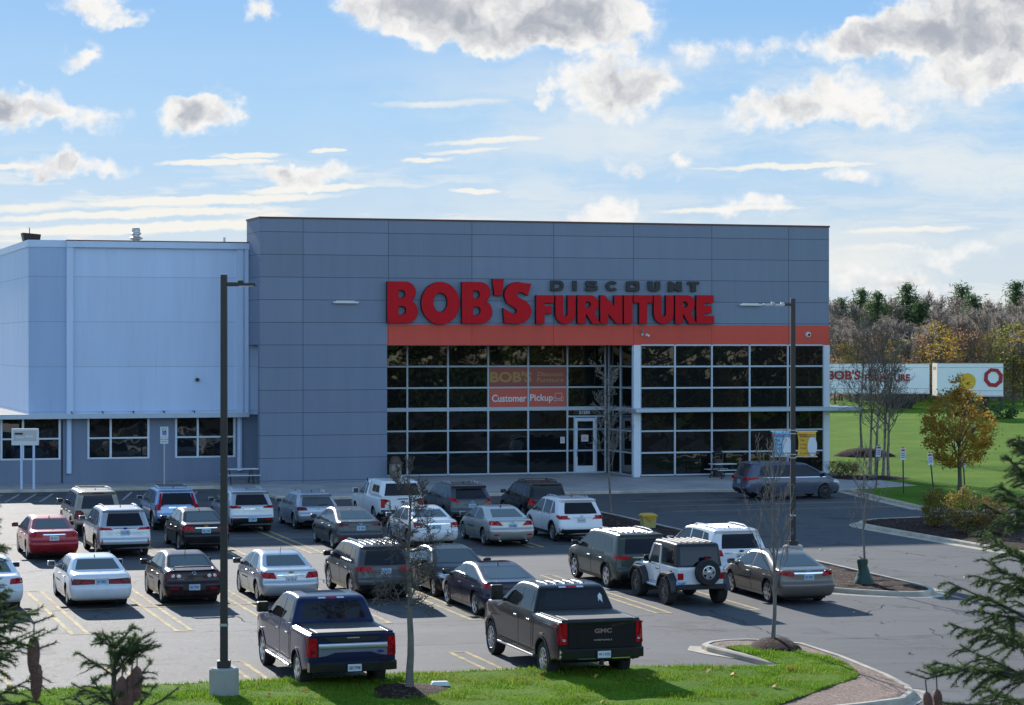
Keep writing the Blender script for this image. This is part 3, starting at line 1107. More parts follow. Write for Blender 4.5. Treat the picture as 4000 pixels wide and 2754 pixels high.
# sticker panels behind the upper panes, and notices: printed vinyl on the glass
M['vinyl_lo'] = mat("orange_vinyl", (0.60, 0.085, 0.055), rough=0.35, var=0.2, vscale=1)
M['vinyl_up'] = mat("dull_orange_vinyl", (0.30, 0.050, 0.042), rough=0.35, var=0.2, vscale=1)
M['txt_yel'] = mat("faded_yellow_print", (0.42, 0.24, 0.06), rough=0.5)
M['txt_wht'] = mat("white_print", (0.72, 0.72, 0.74), rough=0.5)
pw = (ul[5] - ul[3])
uc = (ul[3] + ul[5]) / 2
for nm, z0, z1, mm, lb in (("window_poster", 6.53, 7.59, 'vinyl_up', "upper dull orange window poster with faded yellow lettering"), ("window_poster", 5.44, 6.45, 'vinyl_lo', "lower bright orange window poster with white lettering and armchair icon")):
    po = on_front(nm, lb, "poster", uc, VG - .012, (z0 + z1) / 2, "orange posters stuck on the store glass")
    mb = MB()
    h = (z1 - z0) / 2
    for a, b in ((ul[3] + .05, ul[4] - .05), (ul[4] + .05, ul[5] - .05)):
        mb.box(a - uc, b - uc, -.004, .004, -h, h)
    mb.build("vinyl_sheet", M[mm], po)
    if mm == 'vinyl_up':
        text("BOB'S", "lettering", M['txt_yel'], po, (-.95, -.012, 0), width=2.35, height=.60, bold=.035)
        text("Discount", "lettering", M['txt_yel'], po, (1.28, -.012, .15), width=1.45, height=.24, bold=.02)
        text("Furniture", "lettering", M['txt_yel'], po, (1.28, -.012, -.17), width=1.5, height=.24, bold=.02)
    else:
        text("Customer", "lettering", M['txt_wht'], po, (-1.05, -.012, -.03), width=1.95, height=.40, bold=.018)
        text("Pickup", "lettering", M['txt_wht'], po, (.78, -.012, -.06), width=1.30, height=.48, bold=.018)
        mb = MB()
        w = .022
        for pl in ([(-.2, .02), (-.2, .22), (.2, .22), (.2, .02)], [(-.17, -.08), (.17, -.08)], [(-.17, .0), (-.27, .03), (-.27, -.16), (.27, -.16), (.27, .03), (.17, 0)], [(-.17, .02), (-.17, -.08)], [(.17, .02), (.17, -.08)], [(-.2, -.16), (-.2, -.23)], [(.2, -.16), (.2, -.23)]):
            mb.tube([(1.75 + x, -.014, z) for x, z in pl], w * .8, 4)
        mb.build("armchair_icon", M['txt_wht'], po)
po = on_front("address_sign", "black address sign reading 21250 above the glass door", "sign", (DU0 + DU1) / 2 - .05, VG - .03, 5.12)
mb = MB()
mb.box(-.62, .62, -.005, .005, -.12, .12)
mb.build("sign_face", M['black'], po)
text("21250", "numerals", M['txt_wht'], po, (0, -.012, 0), width=.62, height=.17, bold=.02)
for (u, z, w, h, lb) in (((DU0 + DU1) / 2 - .02, 3.72, .40, .36, "white and red paper notice stuck on the glass door"), (fu(1273, VG), 3.63, .24, .34, "small white paper notice on the pane left of the door")):
    po = on_front("paper_notice", lb, "notice", u, VG - .03, z)
    mb = MB()
    mb.box(-w / 2, w / 2, -.003, .003, -h / 2, h / 2)
    mb.build("paper", M['txt_wht'], po)
    mb = MB()
    for k in range(4):
        mb.box(-w * .4, w * .4, -.008, -.004, h * (.3 - .2 * k), h * (.36 - .2 * k), k=1 if k < 2 else 0)
    mb.build("print", [M['ink'], M['red']] if w > .3 else [M['ink'], M['ink']], po)
# slim wall lamps and cameras
for px, py, lb in ((782.5, 684.5, "slim white wall lamp left of the big red sign letters"), (1699, 690, "slim white wall lamp right of the big red sign letters")):
    u = fu(px, -.1)
    Yd = (F0 + EU * u).y
    lo = on_front("wall_lamp", lb, "lamp", u, -.02, HC - (py - 780) * Yd / FPX, "slim wall lamps on the store front")
    mb = MB()
    mb.box(-.66, .66, -.20, -.05, -.035, .035)
    mb.build("lamp_body", M['white'], lo, bevel=.012)
    mb = MB()
    mb.box(-.5, .5, -.05, .02, -.05, .09)
    mb.build("bracket", M['steel'], lo)
    mb = MB()
    mb.box(-.6, .6, -.185, -.065, -.05, -.036)
    mb.build("diffuser", M['clear'], lo)
u = fu(1459, -.1)
co = on_front("security_camera", "pair of small grey bullet cameras at the middle of the red band", "camera", u, 0, 9.38)
mb = MB()
mb.box(-.16, -.06, -.10, 0, -.10, .05)
mb.tube([(-.11, -.08, .03), (-.13, -.22, .22)], .055, 8)
mb.build("camera_body", M['steel'], co)
mb = MB()
mb.box(.06, .16, -.12, 0, -.14, -.02)
mb.tube([(.11, -.10, -.05), (.20, -.28, -.12)], .06, 8)
mb.build("camera_body", M['white'], co)
co = on_front("dome_camera", "round white dome camera at the right end of the red band", "camera", fu(1831, -.1), 0, 9.33)
mb = MB()
mb.lathe([(0.0, -.16), (.10, -.15), (.15, -.08), (.16, 0.0)], 16, axis='y')
mb.build("housing", M['white'], co, smooth=40)
mb = MB()
mb.lathe([(0.0, -.20), (.06, -.19), (.085, -.14)], 14, axis='y')
mb.build("lens", M['black'], co, smooth=40)
co = on_front("security_camera", "small black camera on the pale wall of the left building", "camera", fu(447, 2.7), 2.7, HC - 80 * 123.5 / FPX)
mb = MB()
mb.lathe([(0.0, -.2), (.07, -.19), (.09, -.10), (.10, .06)], 12, axis='y')
mb.build("camera_body", M['black'], co, smooth=40)

# ------------------------------------------------------------------ the store sign
def arc(cx, cz, rx, rz, a0, a1, n=10):
    return [(cx + rx * math.cos(R(a0 + (a1 - a0) * i / n)), cz + rz * math.sin(R(a0 + (a1 - a0) * i / n))) for i in range(n + 1)]


def bowl(x0, xm, z0, z1, n=10):
    """right-hand half of a rounded bar"""
    r = (z1 - z0) / 2
    return [(xm + (r if xm + r < 2 else 1) * 0 + 0, z0)]


# every glyph in a unit box: list of closed outlines (holes included)
def glyph(c):
    if c == 'B':
        return [[(0, 0), (.62, 0)] + arc(.64, .28, .36, .28, -90, 62, 9) + arc(.60, .745, .33, .255, -38, 90, 9) + [(0, 1)],
                [(.36, .20), (.36, .41), (.50, .41)] + arc(.50, .305, .12, .105, 90, -90, 6) + [(.50, .20)],
                [(.36, .60), (.36, .80), (.48, .80)] + arc(.48, .70, .11, .10, 90, -90, 6) + [(.48, .60)]]
    if c == 'O':
        return [arc(.5, .5, .5, .515, 0, 360, 32)[:-1], arc(.5, .52, .19, .24, 0, 360, 20)[:-1]]
    if c == "'":
        return [[(.18, 0), (.82, 0), (1, 1), (0, 1)]]
    if c == 'S':
        return [[(.06, .02)] + arc(.50, .30, .48, .30, 262, 395, 10) + [(.80, .54), (.52, .64), (.47, .70), (.53, .76), (.66, .76), (.86, .68), (.97, .96)] + arc(.52, .70, .46, .30, 70, 190, 10) + [(.14, .50), (.42, .38), (.50, .31), (.45, .25), (.32, .25), (.02, .37)]]
    if c == 'F':
        return [[(0, 0), (.46, 0), (.46, .36), (.86, .36), (.86, .62), (.46, .62), (.46, .74), (1, .74), (1, 1), (0, 1)]]
    if c == 'U':
        return [[(0, 1), (0, .36)] + arc(.5, .36, .5, .37, 180, 360, 14) + [(1, 1), (.62, 1), (.62, .36)] + arc(.5, .36, .12, .11, 0, -180, 8) + [(.38, .36), (.38, 1)]]
    if c == 'R':
        return [[(0, 0), (.36, 0), (.36, .34), (.40, .34), (.66, 0), (1.02, 0), (.74, .40)] + arc(.56, .70, .38, .30, -40, 90, 9) + [(0, 1)],
                [(.36, .57), (.36, .79), (.46, .79)] + arc(.46, .68, .14, .11, 90, -90, 6) + [(.46, .57)]]
    if c == 'N':
        return [[(0, 0), (.36, 0), (.36, .36), (.74, 0), (1, 0), (1, 1), (.64, 1), (.64, .60), (.20, 1), (0, 1)]]
    if c == 'I':
        return [[(0, 0), (1, 0), (1, 1), (0, 1)]]
    if c == 'T':
        return [[(.30, 0), (.71, 0), (.71, .75), (1, .75), (1, 1), (.02, 1), (0, .75), (.30, .75)]]
    if c == 'E':
        return [[(0, 0), (1.03, 0), (1.03, .27), (.45, .27), (.45, .37), (.86, .37), (.86, .63), (.45, .63), (.45, .74), (1, .74), (1, 1), (0, 1)]]
    if c == 'D':
        return [[(0, 0), (.68, 0)] + arc(.68, .5, .32, .5, -70, 70, 8) + [(.68, 1), (0, 1)], [(.26, .24), (.26, .76), (.64, .76)] + arc(.64, .5, .12, .26, 70, -70, 6) + [(.64, .24)]]
    if c == 'C':
        return [arc(.5, .5, .5, .5, 40, 320, 16) + [(.68, .34)] + arc(.5, .5, .26, .27, 315, 45, 12) + [(.68, .66)]]
    if c == 'o':
        return [chaikin([(0, .08), (.10, 0), (.9, 0), (1, .1), (1, .9), (.9, 1), (.1, 1), (0, .9)], 2), chaikin([(.25, .28), (.75, .28), (.75, .74), (.25, .74)], 2)]
    if c == 's':
        return [[(.02, .02), (.8, 0), (1, .10), (1, .44), (.86, .60), (.28, .62), (.26, .76), (.62, .78), (.66, .70), (.94, .70), (.92, .98), (.10, 1), (.01, .90), (.01, .56), (.14, .42), (.68, .40), (.72, .26), (.3, .25), (.27, .34), (0, .34)]]
    return []


def glyph_mesh(c, w, h, depth, front, side):
    cu = bpy.data.curves.new("glyph", 'CURVE')
    cu.dimensions = '2D'
    cu.fill_mode = 'BOTH'
    cu.extrude = depth / 2
    cu.bevel_depth = 0.012
    cu.bevel_resolution = 0
    for pts in glyph(c):
        sp = cu.splines.new('POLY')
        sp.points.add(len(pts) - 1)
        for i, (x, z) in enumerate(pts):
            sp.points[i].co = (x * w, z * h, 0, 1)
        sp.use_cyclic_u = True
    ob = bpy.data.objects.new("tmp", cu)
    COL.objects.link(ob)
    bpy.context.view_layer.update()
    me = bpy.data.meshes.new_from_object(ob.evaluated_get(bpy.context.evaluated_depsgraph_get()))
    bpy.data.objects.remove(ob)
    bpy.data.curves.remove(cu)
    for v in me.vertices:
        v.co = Vector((v.co.x, -v.co.z - depth / 2, v.co.y))
    me.materials.clear()
    me.materials.append(front)
    me.materials.append(side)
    for p in me.polygons:
        p.material_index = 0 if abs(p.normal.y) > 0.8 else 1
    me.update()
    return me


sign = on_front("store_sign", "large red and black raised letter sign across the grey store front", "sign", fu(1245, 0), -0.02, 10.0)
su = fu(1245, 0)


def letter(c, x0, x1, y0, y1, m, side, gname=None, depth=.22):
    ua, ub = fu(x0, -.2), fu(x1, -.2)
    Yd = (F0 + EU * ((ua + ub) / 2)).y
    za, zb_ = HC - (y1 - 780) * Yd / FPX, HC - (y0 - 780) * Yd / FPX
    me = glyph_mesh(gname or c, ub - ua, zb_ - za, depth, M[m], M[side])
    return link(me, "letter", sign, (ua - su, -.04, za - 10.0))


for c, x0, x1, y0, y1 in (('B', 876, 945, 638, 731), ('O', 953, 1039, 640, 733), ('B', 1045, 1113.5, 639, 732), ("'", 1114, 1139.5, 632, 669), ('S', 1137, 1203, 639, 733)):
    letter(c, x0, x1, y0, y1, 'letter', 'letterd')
for c, x0, x1 in (('F', 1213, 1253), ('U', 1256.5, 1301), ('R', 1306.5, 1357), ('N', 1358, 1407.5), ('I', 1411.5, 1430.5), ('T', 1433, 1476), ('U', 1479, 1523.5), ('R', 1527.5, 1574.5), ('E', 1575.5, 1614)):
    letter(c, x0, x1, 669, 733, 'letter', 'letterd')
for k, (c, x0, x1) in enumerate((('D', 1248, 1276.5), ('I', 1298, 1306), ('s', 1327, 1353), ('C', 1373, 1400), ('o', 1419, 1448), ('U', 1468, 1495), ('N', 1514.5, 1544), ('T', 1558, 1583))):
    letter(c, x0, x1, 635.5 + .35 * k, 658 + .35 * k, 'lblack', 'edgew', depth=.12)

# ------------------------------------------------------------------ the pale building on the left
ware = empty("warehouse_building", F0, FROT, "pale blue-grey panelled building with low windows left of the grey store", "building")
V2 = 2.75
uL = fu(65, V2)
u1_, u2_ = fu(150, V2), fu(165, V2)
u3_, u4_, u5_ = fu(535, V2), fu(549, V2), fu(561.5, V2)
ZW, ZL = 14.02, 5.20
mb = MB()
mb.box(uL, 0.5, V2 + .02, V2 + .4, ZL, ZW - .3, k=0)
mb.box(uL, uL + .4, V2 + .4, 60, ZL, ZW - .3, k=1)
mb.build("upper_wall", [M['pale_wall'], M['pale_wall']], ware)
mb = MB()
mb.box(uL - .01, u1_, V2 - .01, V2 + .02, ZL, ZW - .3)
mb.build("end_panel", M['end_wall'], ware)
for a, b, dpt in ((u1_, u2_, .16), (u3_, u4_, .10), (u4_ + .10, u5_, .16)):
    mb = MB()
    mb.box(a, b, V2 - dpt, V2 + .02, ZL - (.1 if b == u5_ else -.1), ZW - .32)
    mb.build("pilaster", M['trim_wall'], ware)
mb = MB()
mb.box(u1_, u5_ + .03, V2 - .22, V2 + .5, ZW - .32, ZW)
mb.box(uL - .06, u1_, V2 - .06, V2 + .5, ZW - .32, ZW + .03)
mb.box(uL - .06, uL + .4, V2 + .5, 60, ZW - .32, ZW + .03)
mb.build("coping", M['trim_wall'], ware)
mb = MB()
mb.box(u1_ - .02, u5_ + .05, V2 - .24, V2 + .5, ZW, ZW + .05)
mb.build("coping_cap", M['coping'], ware)
mb = MB()
mb.box(uL + .4, 0.5, V2 + .5, 60, ZW - .6, ZW - .4)
mb.build("roof", M['roof'], ware)
LU = -34
mb = MB()
wins = [(fu(3, V2 + .3), fu(135, V2 + .3)), (fu(200, V2 + .3), fu(336, V2 + .3)), (fu(398.5, V2 + .3), fu(530.5, V2 + .3))]
WZ0, WZ1 = 3.0, 5.14
edges = [LU] + [x for w in wins for x in w] + [0.55]
for k in range(0, len(edges), 2):
    mb.box(edges[k], edges[k + 1], V2 + .3, V2 + .7, WZ0, 5.19)
mb.box(LU, 0.55, V2 + .3, V2 + .7, 1.55, WZ0)
mb.box(LU, LU + .4, V2 + .7, 60, 1.5, 5.19)
mb.build("lower_wall", M['low_wall'], ware)
mb = MB()
mb.box(LU, uL, V2 + .5, 60, 5.19, 5.3)
mb.build("lower_roof", M['roof'], ware)
for a, b in wins:
    fr = MB()
    mm = (a * .63 + b * .37)
    zm = 4.06
    for x in (a, mm, b):
        fr.box(x - .05, x + .05, V2 + .28, V2 + .4, WZ0, 5.16)
    for (x0, x1) in ((a, mm), (mm, b)):
        for z in (WZ0 + .04, zm, 5.12):
            fr.box(x0 + .05, x1 - .05, V2 + .285, V2 + .4, z - .04, z + .04)
    wf = fr.build("window", M['post'], ware)
    pm = MB()
    pm.box(a, b, V2 + .42, V2 + .44, WZ0, 5.16)
    pm.build("pane", M['winglass'], wf)
mb = MB()
x = uL - 8
seg = (u5_ + .0 - x) / 9
mb.box(x, u3_ + .55, V2 - .55, V2 + .29, ZL - .08, ZL + .10)
mb.box(x, u3_ + .55, V2 - .60, V2 - .55, ZL - .12, ZL + .12)
mb.build("canopy", M['frame'], ware)
for k in range(6):
    uk = u1_ + (u3_ - u1_) * (k + .15) / 5.6
    mb = MB()
    mb.tube([(uk, V2 - .5, ZL + .12), (uk, V2 - .3, ZL + .22), (uk, V2 - .01, ZL + .20)], .03, 5)
    mb.build("canopy_bracket", M['black'], ware)
for (xa, xb) in ((fu(152, V2), fu(163, V2)), (fu(541, V2), fu(548, V2))):
    mb = MB()
    mb.tube([((xa + xb) / 2, V2 + .2, ZL - .1), ((xa + xb) / 2, V2 + .2, 2.3)], .13, 8)
    mb.build("downpipe", M['trim_wall'], ware)
mb = MB()
for k in range(2):
    mb.box(fu(141, V2), fu(142.5, V2) + .02, V2 + .26, V2 + .3, 1.8, 5.0)
mb.build("conduit", M['black'], ware)
# roof fittings
u = fu(308, 10)
mb = MB()
mb.lathe([(.19, 13.3), (.19, 14.42), (.34, 14.46), (.36, 14.54), (.20, 14.60), (.20, 14.70), (.29, 14.73), (.29, 14.79), (.22, 14.82), (.22, 15.0), (.18, 15.06), (0, 15.08)], 20, m=Matrix.Translation((u, 10, -.0)))
mb.build("roof_vent", M['steel'], ware, smooth=35)
u = fu(71, 8)
mb = MB()
mb.add([(u - .25, 7.7, 13.4), (u + .30, 7.7, 13.4), (u + .30, 8.3, 13.4), (u - .25, 8.3, 13.4), (u - .50, 7.5, 14.62), (u + .44, 7.5, 14.54), (u + .44, 8.5, 14.54), (u - .50, 8.5, 14.62)],
       [(3, 2, 1, 0), (4, 5, 6, 7), (0, 1, 5, 4), (1, 2, 6, 5), (2, 3, 7, 6), (3, 0, 4, 7)])
mb.tube([(u - .1, 8, 14.5), (u - .1, 8, 14.9)], .025, 5)
mb.build("roof_hood", M['black'], ware)
u = fu(508, 6)
mb = MB()
mb.tube([(u, 6, 13.4), (u, 6, 14.45)], .06, 6)
mb.build("roof_pipe", M['steel'], ware)


# ================================================================== vehicles
def rounded(pts, r=0.05):
    out = []
    n = len(pts)
    for i in range(n):
        a, b, c = Vector(pts[i - 1]), Vector(pts[i]), Vector(pts[(i + 1) % n])
        e1, e2 = a - b, c - b
        d1, d2 = min(r, e1.length * .4), min(r, e2.length * .4)
        p, q = b + e1.normalized() * d1, b + e2.normalized() * d2
        if (e1.normalized() + e2.normalized()).length < 0.12:
            out.append(tuple(b))
            continue
        out.append(tuple(p))
        out.append(tuple((p + q + b * 2) / 4))
        out.append(tuple(q))
    return out


def dense(pts, step=0.16):
    out = []
    n = len(pts)
    for i in range(n):
        a, b = Vector(pts[i]), Vector(pts[(i + 1) % n])
        k = max(1, int((b - a).length / step))
        for j in range(k):
            out.append(tuple(a + (b - a) * (j / k)))
    return out


def lerp_tab(tab, z):
    if z <= tab[0][0]:
        return tab[0][1]
    for (a, va), (b, vb) in zip(tab, tab[1:]):
        if z <= b:
            t = (z - a) / (b - a)
            return va + (vb - va) * t
    return tab[-1][1]


def shell(top, L, hw, arches, gy, zb, rear_bow=0.10, front_bow=0.22, er=0.10, bottom=None, cuts=(0.45, 0.6, 0.75, 0.9, 1.05, 1.2, 1.35, 1.5)):
    """body of a vehicle: the side outline (x from the tail, z up) swept across the width, rounded at its edges,
    drawn in towards the roof and bowed at both ends.  arches: (x, radius)."""
    top = rounded(top, 0.07)
    x0, x1 = top[0][0], top[-1][0]
    bot = []
    for (xc, r, zc) in sorted(arches, key=lambda a: -a[0]):
        h = zc - zb
        a0 = math.asin(max(-1, min(1, -h / r)))
        for k in range(13):
            a = a0 + (math.pi - 2 * a0) * k / 12
            bot.append((xc + r * math.cos(a), zc + r * math.sin(a)))
    nb = len(bot)
    # top runs tail -> roof -> nose ; bottom runs nose -> tail
    td = []
    for i in range(len(top) - 1):
        a, b = Vector(top[i]), Vector(top[i + 1])
        k = max(1, int((b - a).length / 0.17))
        td += [tuple(a + (b - a) * (j / k)) for j in range(k)]
    td.append(top[-1])
    prof = td + bot
    n = len(prof)
    nt = len(td)
    nor = []
    for i in range(n):
        a, b = Vector(prof[i - 1]), Vector(prof[(i + 1) % n])
        t = (b - a)
        t = t.normalized() if t.length > 1e-6 else Vector((1, 0))
        nor.append(Vector((t.y, -t.x)))          # inward for this running direction
    sl = [(0, 0), (.35 * hw, 0), (.62 * hw, 0), (hw - er * 1.5, 0), (hw - er * .85, er * .07), (hw - er * .42, er * .24), (hw - er * .12, er * .55), (hw, er)]
    bm = bmesh.new()
    half = []
    for (y, ins) in sl:
        row = []
        for i, (x, z) in enumerate(prof):
            k = ins if i < nt else 0.0
            row.append(bm.verts.new((x + nor[i].x * k, y, z + nor[i].y * k)))
        half.append(row)
    darkfaces = []
    for s in range(len(sl) - 1):
        for i in range(n):
            j = (i + 1) % n
            try:
                f = bm.faces.new((half[s][i], half[s + 1][i], half[s + 1][j], half[s][j]))
                if i >= nt - 1:
                    f.material_index = 1
            except ValueError:
                pass
    try:
        bm.faces.new(half[-1])
    except ValueError:
        pass
    for z in cuts:
        bmesh.ops.bisect_plane(bm, geom=bm.verts[:] + bm.edges[:] + bm.faces[:], plane_co=(0, 0, z), plane_no=(0, 0, 1))
    for x in [L * k / 9 for k in range(1, 9)]:
        bmesh.ops.bisect_plane(bm, geom=bm.verts[:] + bm.edges[:] + bm.faces[:], plane_co=(x, 0, 0), plane_no=(1, 0, 0))
    bmesh.ops.mirror(bm, geom=bm.verts[:] + bm.edges[:] + bm.faces[:], axis='Y', merge_dist=1e-4)
    for v in bm.verts:
        x, y, z = v.co
        g = lerp_tab(gy, z)
        t = abs(y) / hw
        wr = max(0.0, min(1.0, (0.9 - x) / 0.9))
        wf = max(0.0, min(1.0, (x - (L - 1.2)) / 1.2))
        # plan taper of nose and tail
        g *= 1 - 0.035 * wr ** 2 - 0.07 * wf ** 2
        x += rear_bow * t * t * wr - front_bow * t * t * wf
        v.co = (x - L / 2, y * g, z)
    bmesh.ops.remove_doubles(bm, verts=bm.verts, dist=2e-4)
    bmesh.ops.recalc_face_normals(bm, faces=bm.faces)
    return bm


def bm_object(bm, name, mats, parent, smooth=38):
    me = bpy.data.meshes.new(name)
    bm.to_mesh(me)
    for m in mats:
        me.materials.append(m)
    me.shade_smooth()
    me.set_sharp_from_angle(angle=R(smooth))
    return link(me, name, parent)


def patch(mb, bvh, poly, axis, eps=0.006, skirt=0.012, step=0.13, k=None, far=6.0):
    """a thin moulded piece that follows the body.  poly is in the plane across the axis:
    's+','s-' side (x,z); 'r' rear (y,z); 'f' front (y,z); 't' top (x,y)"""
    bm = bmesh.new()
    vs = [bm.verts.new((p[0], p[1], 0)) for p in poly]
    f = bm.faces.new(vs)
    f.normal_update()
    if f.normal.z < 0:
        f.normal_flip()
    bmesh.ops.triangulate(bm, faces=bm.faces[:])
    for ax in (0, 1):
        lo, hi = min(p[ax] for p in poly), max(p[ax] for p in poly)
        m = int((hi - lo) / step)
        for i in range(1, m + 1):
            q = lo + (hi - lo) * i / (m + 1)
            bmesh.ops.bisect_plane(bm, geom=bm.verts[:] + bm.edges[:] + bm.faces[:], plane_co=(q, 0, 0) if ax == 0 else (0, q, 0), plane_no=(1, 0, 0) if ax == 0 else (0, 1, 0))
    bm.verts.ensure_lookup_table()
    bm.verts.index_update()
    pos, nrm = [], []
    last = None
    for v in bm.verts:
        a, b = v.co.x, v.co.y
        if axis == 's+':
            o, dr = Vector((a, far, b)), Vector((0, -1, 0))
        elif axis == 's-':
            o, dr = Vector((a, -far, b)), Vector((0, 1, 0))
        elif axis == 'r':
            o, dr = Vector((-far, a, b)), Vector((1, 0, 0))
        elif axis == 'f':
            o, dr = Vector((far, a, b)), Vector((-1, 0, 0))
        else:
            o, dr = Vector((a, b, far)), Vector((0, 0, -1))
        h, nn, _, _ = bvh.ray_cast(o, dr)
        if h is None or (axis in ('s+', 's-') and h.y * (1 if axis == 's+' else -1) < .55 * HWREF[0]) or (axis == 'r' and h.x > HWREF[1]):
            pos.append(None)
            nrm.append(None)
        else:
            if nn.dot(dr) > 0:
                nn = -nn
            pos.append(h)
            nrm.append((nn - dr * 0.5).normalized())
    ok = [i for i, p in enumerate(pos) if p is not None]
    if not ok:
        bm.free()
        return mb
    for i, v in enumerate(bm.verts):
        if pos[i] is None:
            j = min(ok, key=lambda q: (bm.verts[q].co - v.co).length)
            dlt = v.co - bm.verts[j].co
            sh = {'s+': Vector((dlt.x, 0, dlt.y)), 's-': Vector((dlt.x, 0, dlt.y)), 'r': Vector((0, dlt.x, dlt.y)), 'f': Vector((0, dlt.x, dlt.y)), 't': Vector((dlt.x, dlt.y, 0))}[axis]
            pos[i] = pos[j] + sh
            nrm[i] = nrm[j]
    flip = axis in ('s+', 'r')
    V = [tuple(p + q * eps) for p, q in zip(pos, nrm)]
    n0 = len(V)
    Fs = []
    for f in bm.faces:
        ids = [v.index for v in f.verts]
        Fs.append(ids[::-1] if flip else ids)
    for e in bm.edges:
        if len(e.link_faces) == 1:
            f = e.link_faces[0]
            ids = [v.index for v in f.verts]
            a, b = e.verts[0].index, e.verts[1].index
            ia = ids.index(a)
            if ids[(ia + 1) % len(ids)] != b:
                a, b = b, a
            m = len(V)
            V.append(tuple(pos[a] + nrm[a] * (eps - skirt)))
            V.append(tuple(pos[b] + nrm[b] * (eps - skirt)))
            q = [b, a, m, m + 1]
            Fs.append(q[::-1] if flip else q)
    bm.free()
    mb.add(V, Fs, k)
    return mb


HWREF = [0.9, 1.0]          # half width of the vehicle in hand, and how far forward its tail surfaces may lie
_wheel = {}


def wheel_meshes(style, r, w, rim_r):
    key = (style, round(r, 3), round(w, 3), round(rim_r, 3))
    if key in _wheel:
        return _wheel[key]
    t = MB()
    h = w / 2
    t.lathe([(rim_r, -h * .86), (rim_r + .02, -h * .98), (r * .93, -h), (r * .985, -h * .8), (r, -h * .5), (r, h * .5), (r * .985, h * .8), (r * .93, h), (rim_r + .02, h * .98), (rim_r, h * .86), (rim_r - .01, h * .2), (rim_r - .01, -h * .86)], 28, axis='y')
    tyre = t.mesh("tyre", M['rubber'], smooth=35)
    m = MB()
    m.k = 0
    m.k = 2 if style in ('black', 'blacksteel') else 0
    m.lathe([(rim_r + .002, h * .80), (rim_r + .012, h * .95), (rim_r - .012, h * .99), (rim_r - .03, h * .80), (rim_r - .035, h * .1)], 28, axis='y')
    m.k = 1
    m.lathe([(rim_r - .03, h * .08), (0.02, h * .08)], 20, axis='y')
    m.k = 2 if style in ('black', 'blacksteel') else 0
    ns = {'five': 5, 'ten': 10, 'six': 6, 'cover': 9, 'black': 8, 'blacksteel': 5, 'dark': 5, 'seven': 7}[style]
    for i in range(ns):
        a = 2 * math.pi * i / ns
        c, s_ = math.cos(a), math.sin(a)
        wi, wo = {'five': (.055, .05), 'ten': (.022, .026), 'six': (.045, .05), 'cover': (.035, .05), 'black': (.03, .03), 'blacksteel': (.05, .07), 'dark': (.05, .04), 'seven': (.035, .035)}[style]
        ro, ri = rim_r - .02, .05

        def pt(rad, off, y):
            return (c * rad - s_ * off, y, s_ * rad + c * off)
        y0, y1 = h * .95, h * .70
        vs = [pt(ri, -wi, y0), pt(ri, wi, y0), pt(ro, wo, y0 * .96), pt(ro, -wo, y0 * .96), pt(ri, -wi, y1), pt(ri, wi, y1), pt(ro, wo, y1), pt(ro, -wo, y1)]
        m.add(vs, [(0, 1, 2, 3), (0, 4, 5, 1), (1, 5, 6, 2), (3, 7, 4, 0), (2, 6, 7, 3), (7, 6, 5, 4)])
    m.lathe([(.075, h * .7), (.075, h * .97), (.05, h * 1.02), (0.0, h * 1.02)], 14, axis='y')
    if style == 'cover':
        m.lathe([(rim_r - .01, h * .93), (rim_r * .62, h * .96), (rim_r * .60, h * .9)], 24, axis='y')
    rim = m.mesh("rim", [M['alloy'], M['dark'], M['alloyd']], smooth=30, fix=True)
    _wheel[key] = (tyre, rim)
    return _wheel[key]


def mirror_y(poly):
    return [(-p[0], p[1]) for p in poly]


# side outlines: x from the tail, z up
def prof_sedan(L, H, deck=1.04, tail=1.0, bl0=0.72, bl1=1.50, ws1=2.78, ws0=3.62, cowl=0.99, lip=0.0):
    return [(0.22, .24), (.06, .34), (.0, .52), (.01, .66), (.07, .72), (.09, tail - .06), (.12, tail + .02 + lip), (.30, deck + .01), (bl0, deck + .03), (bl1, H - .055), (bl1 + .35, H - .01), (bl1 + .75, H),
            (ws1 - .2, H - .025), (ws1 + .05, H - .075), (ws0, cowl), (ws0 + .25, cowl - .06), (L - .55, .80), (L - .16, .68), (L - .02, .55), (L, .40), (L - .12, .22)]


def prof_suv(L, H, tail=.98, rake=.34, ws1=2.75, ws0=3.55, cowl=1.12, hood=1.0, spoiler=.0, bump=.66, lipz=.08, roofdrop=.03):
    return [(0.18, .30), (.05, .42), (.0, .54), (.01, bump), (.06, bump + .06), (.09, tail), (.09 + rake * .9, H - .16), (.06 + rake - spoiler, H - lipz + .02), (.12 + rake - spoiler, H - .03), (.75 + rake, H - .005), (1.9, H),
            (ws1 - .35, H - roofdrop), (ws1, H - .09), (ws0, cowl), (ws0 + .2, cowl - .05), (L - .45, hood - .04), (L - .14, hood - .16), (L - .02, .66), (L, .45), (L - .12, .26)]


def prof_pickup(L, H, cab0, bed, hood=1.30, ws1=3.35, ws0=4.25, cowl=1.32):
    return [(0.16, .50), (.04, .58), (.03, .78), (.045, bed - .10), (.03, bed - .02), (.06, bed), (cab0 - .04, bed), (cab0 - .02, bed + .06), (cab0 + .16, H - .10), (cab0 + .30, H - .02), (cab0 + .8, H),
            (ws1 - .3, H - .02), (ws1, H - .09), (ws0, cowl), (ws0 + .2, cowl - .03), (L - .4, hood - .05), (L - .10, hood - .16), (L - .01, .95), (L, .62), (L - .1, .42)]


def place(root, loc_pt, heading):
    root.location = loc_pt
    # sit on the sloping ground
    fx, fy = math.cos(heading), math.sin(heading)
    sl = -0.004186 * fx + 0.012939 * fy
    sr = -0.004186 * -fy + 0.012939 * fx
    root.rotation_euler = (math.atan(sr), -math.atan(sl), heading)


HEAD = math.atan2(EV.y, EV.x)


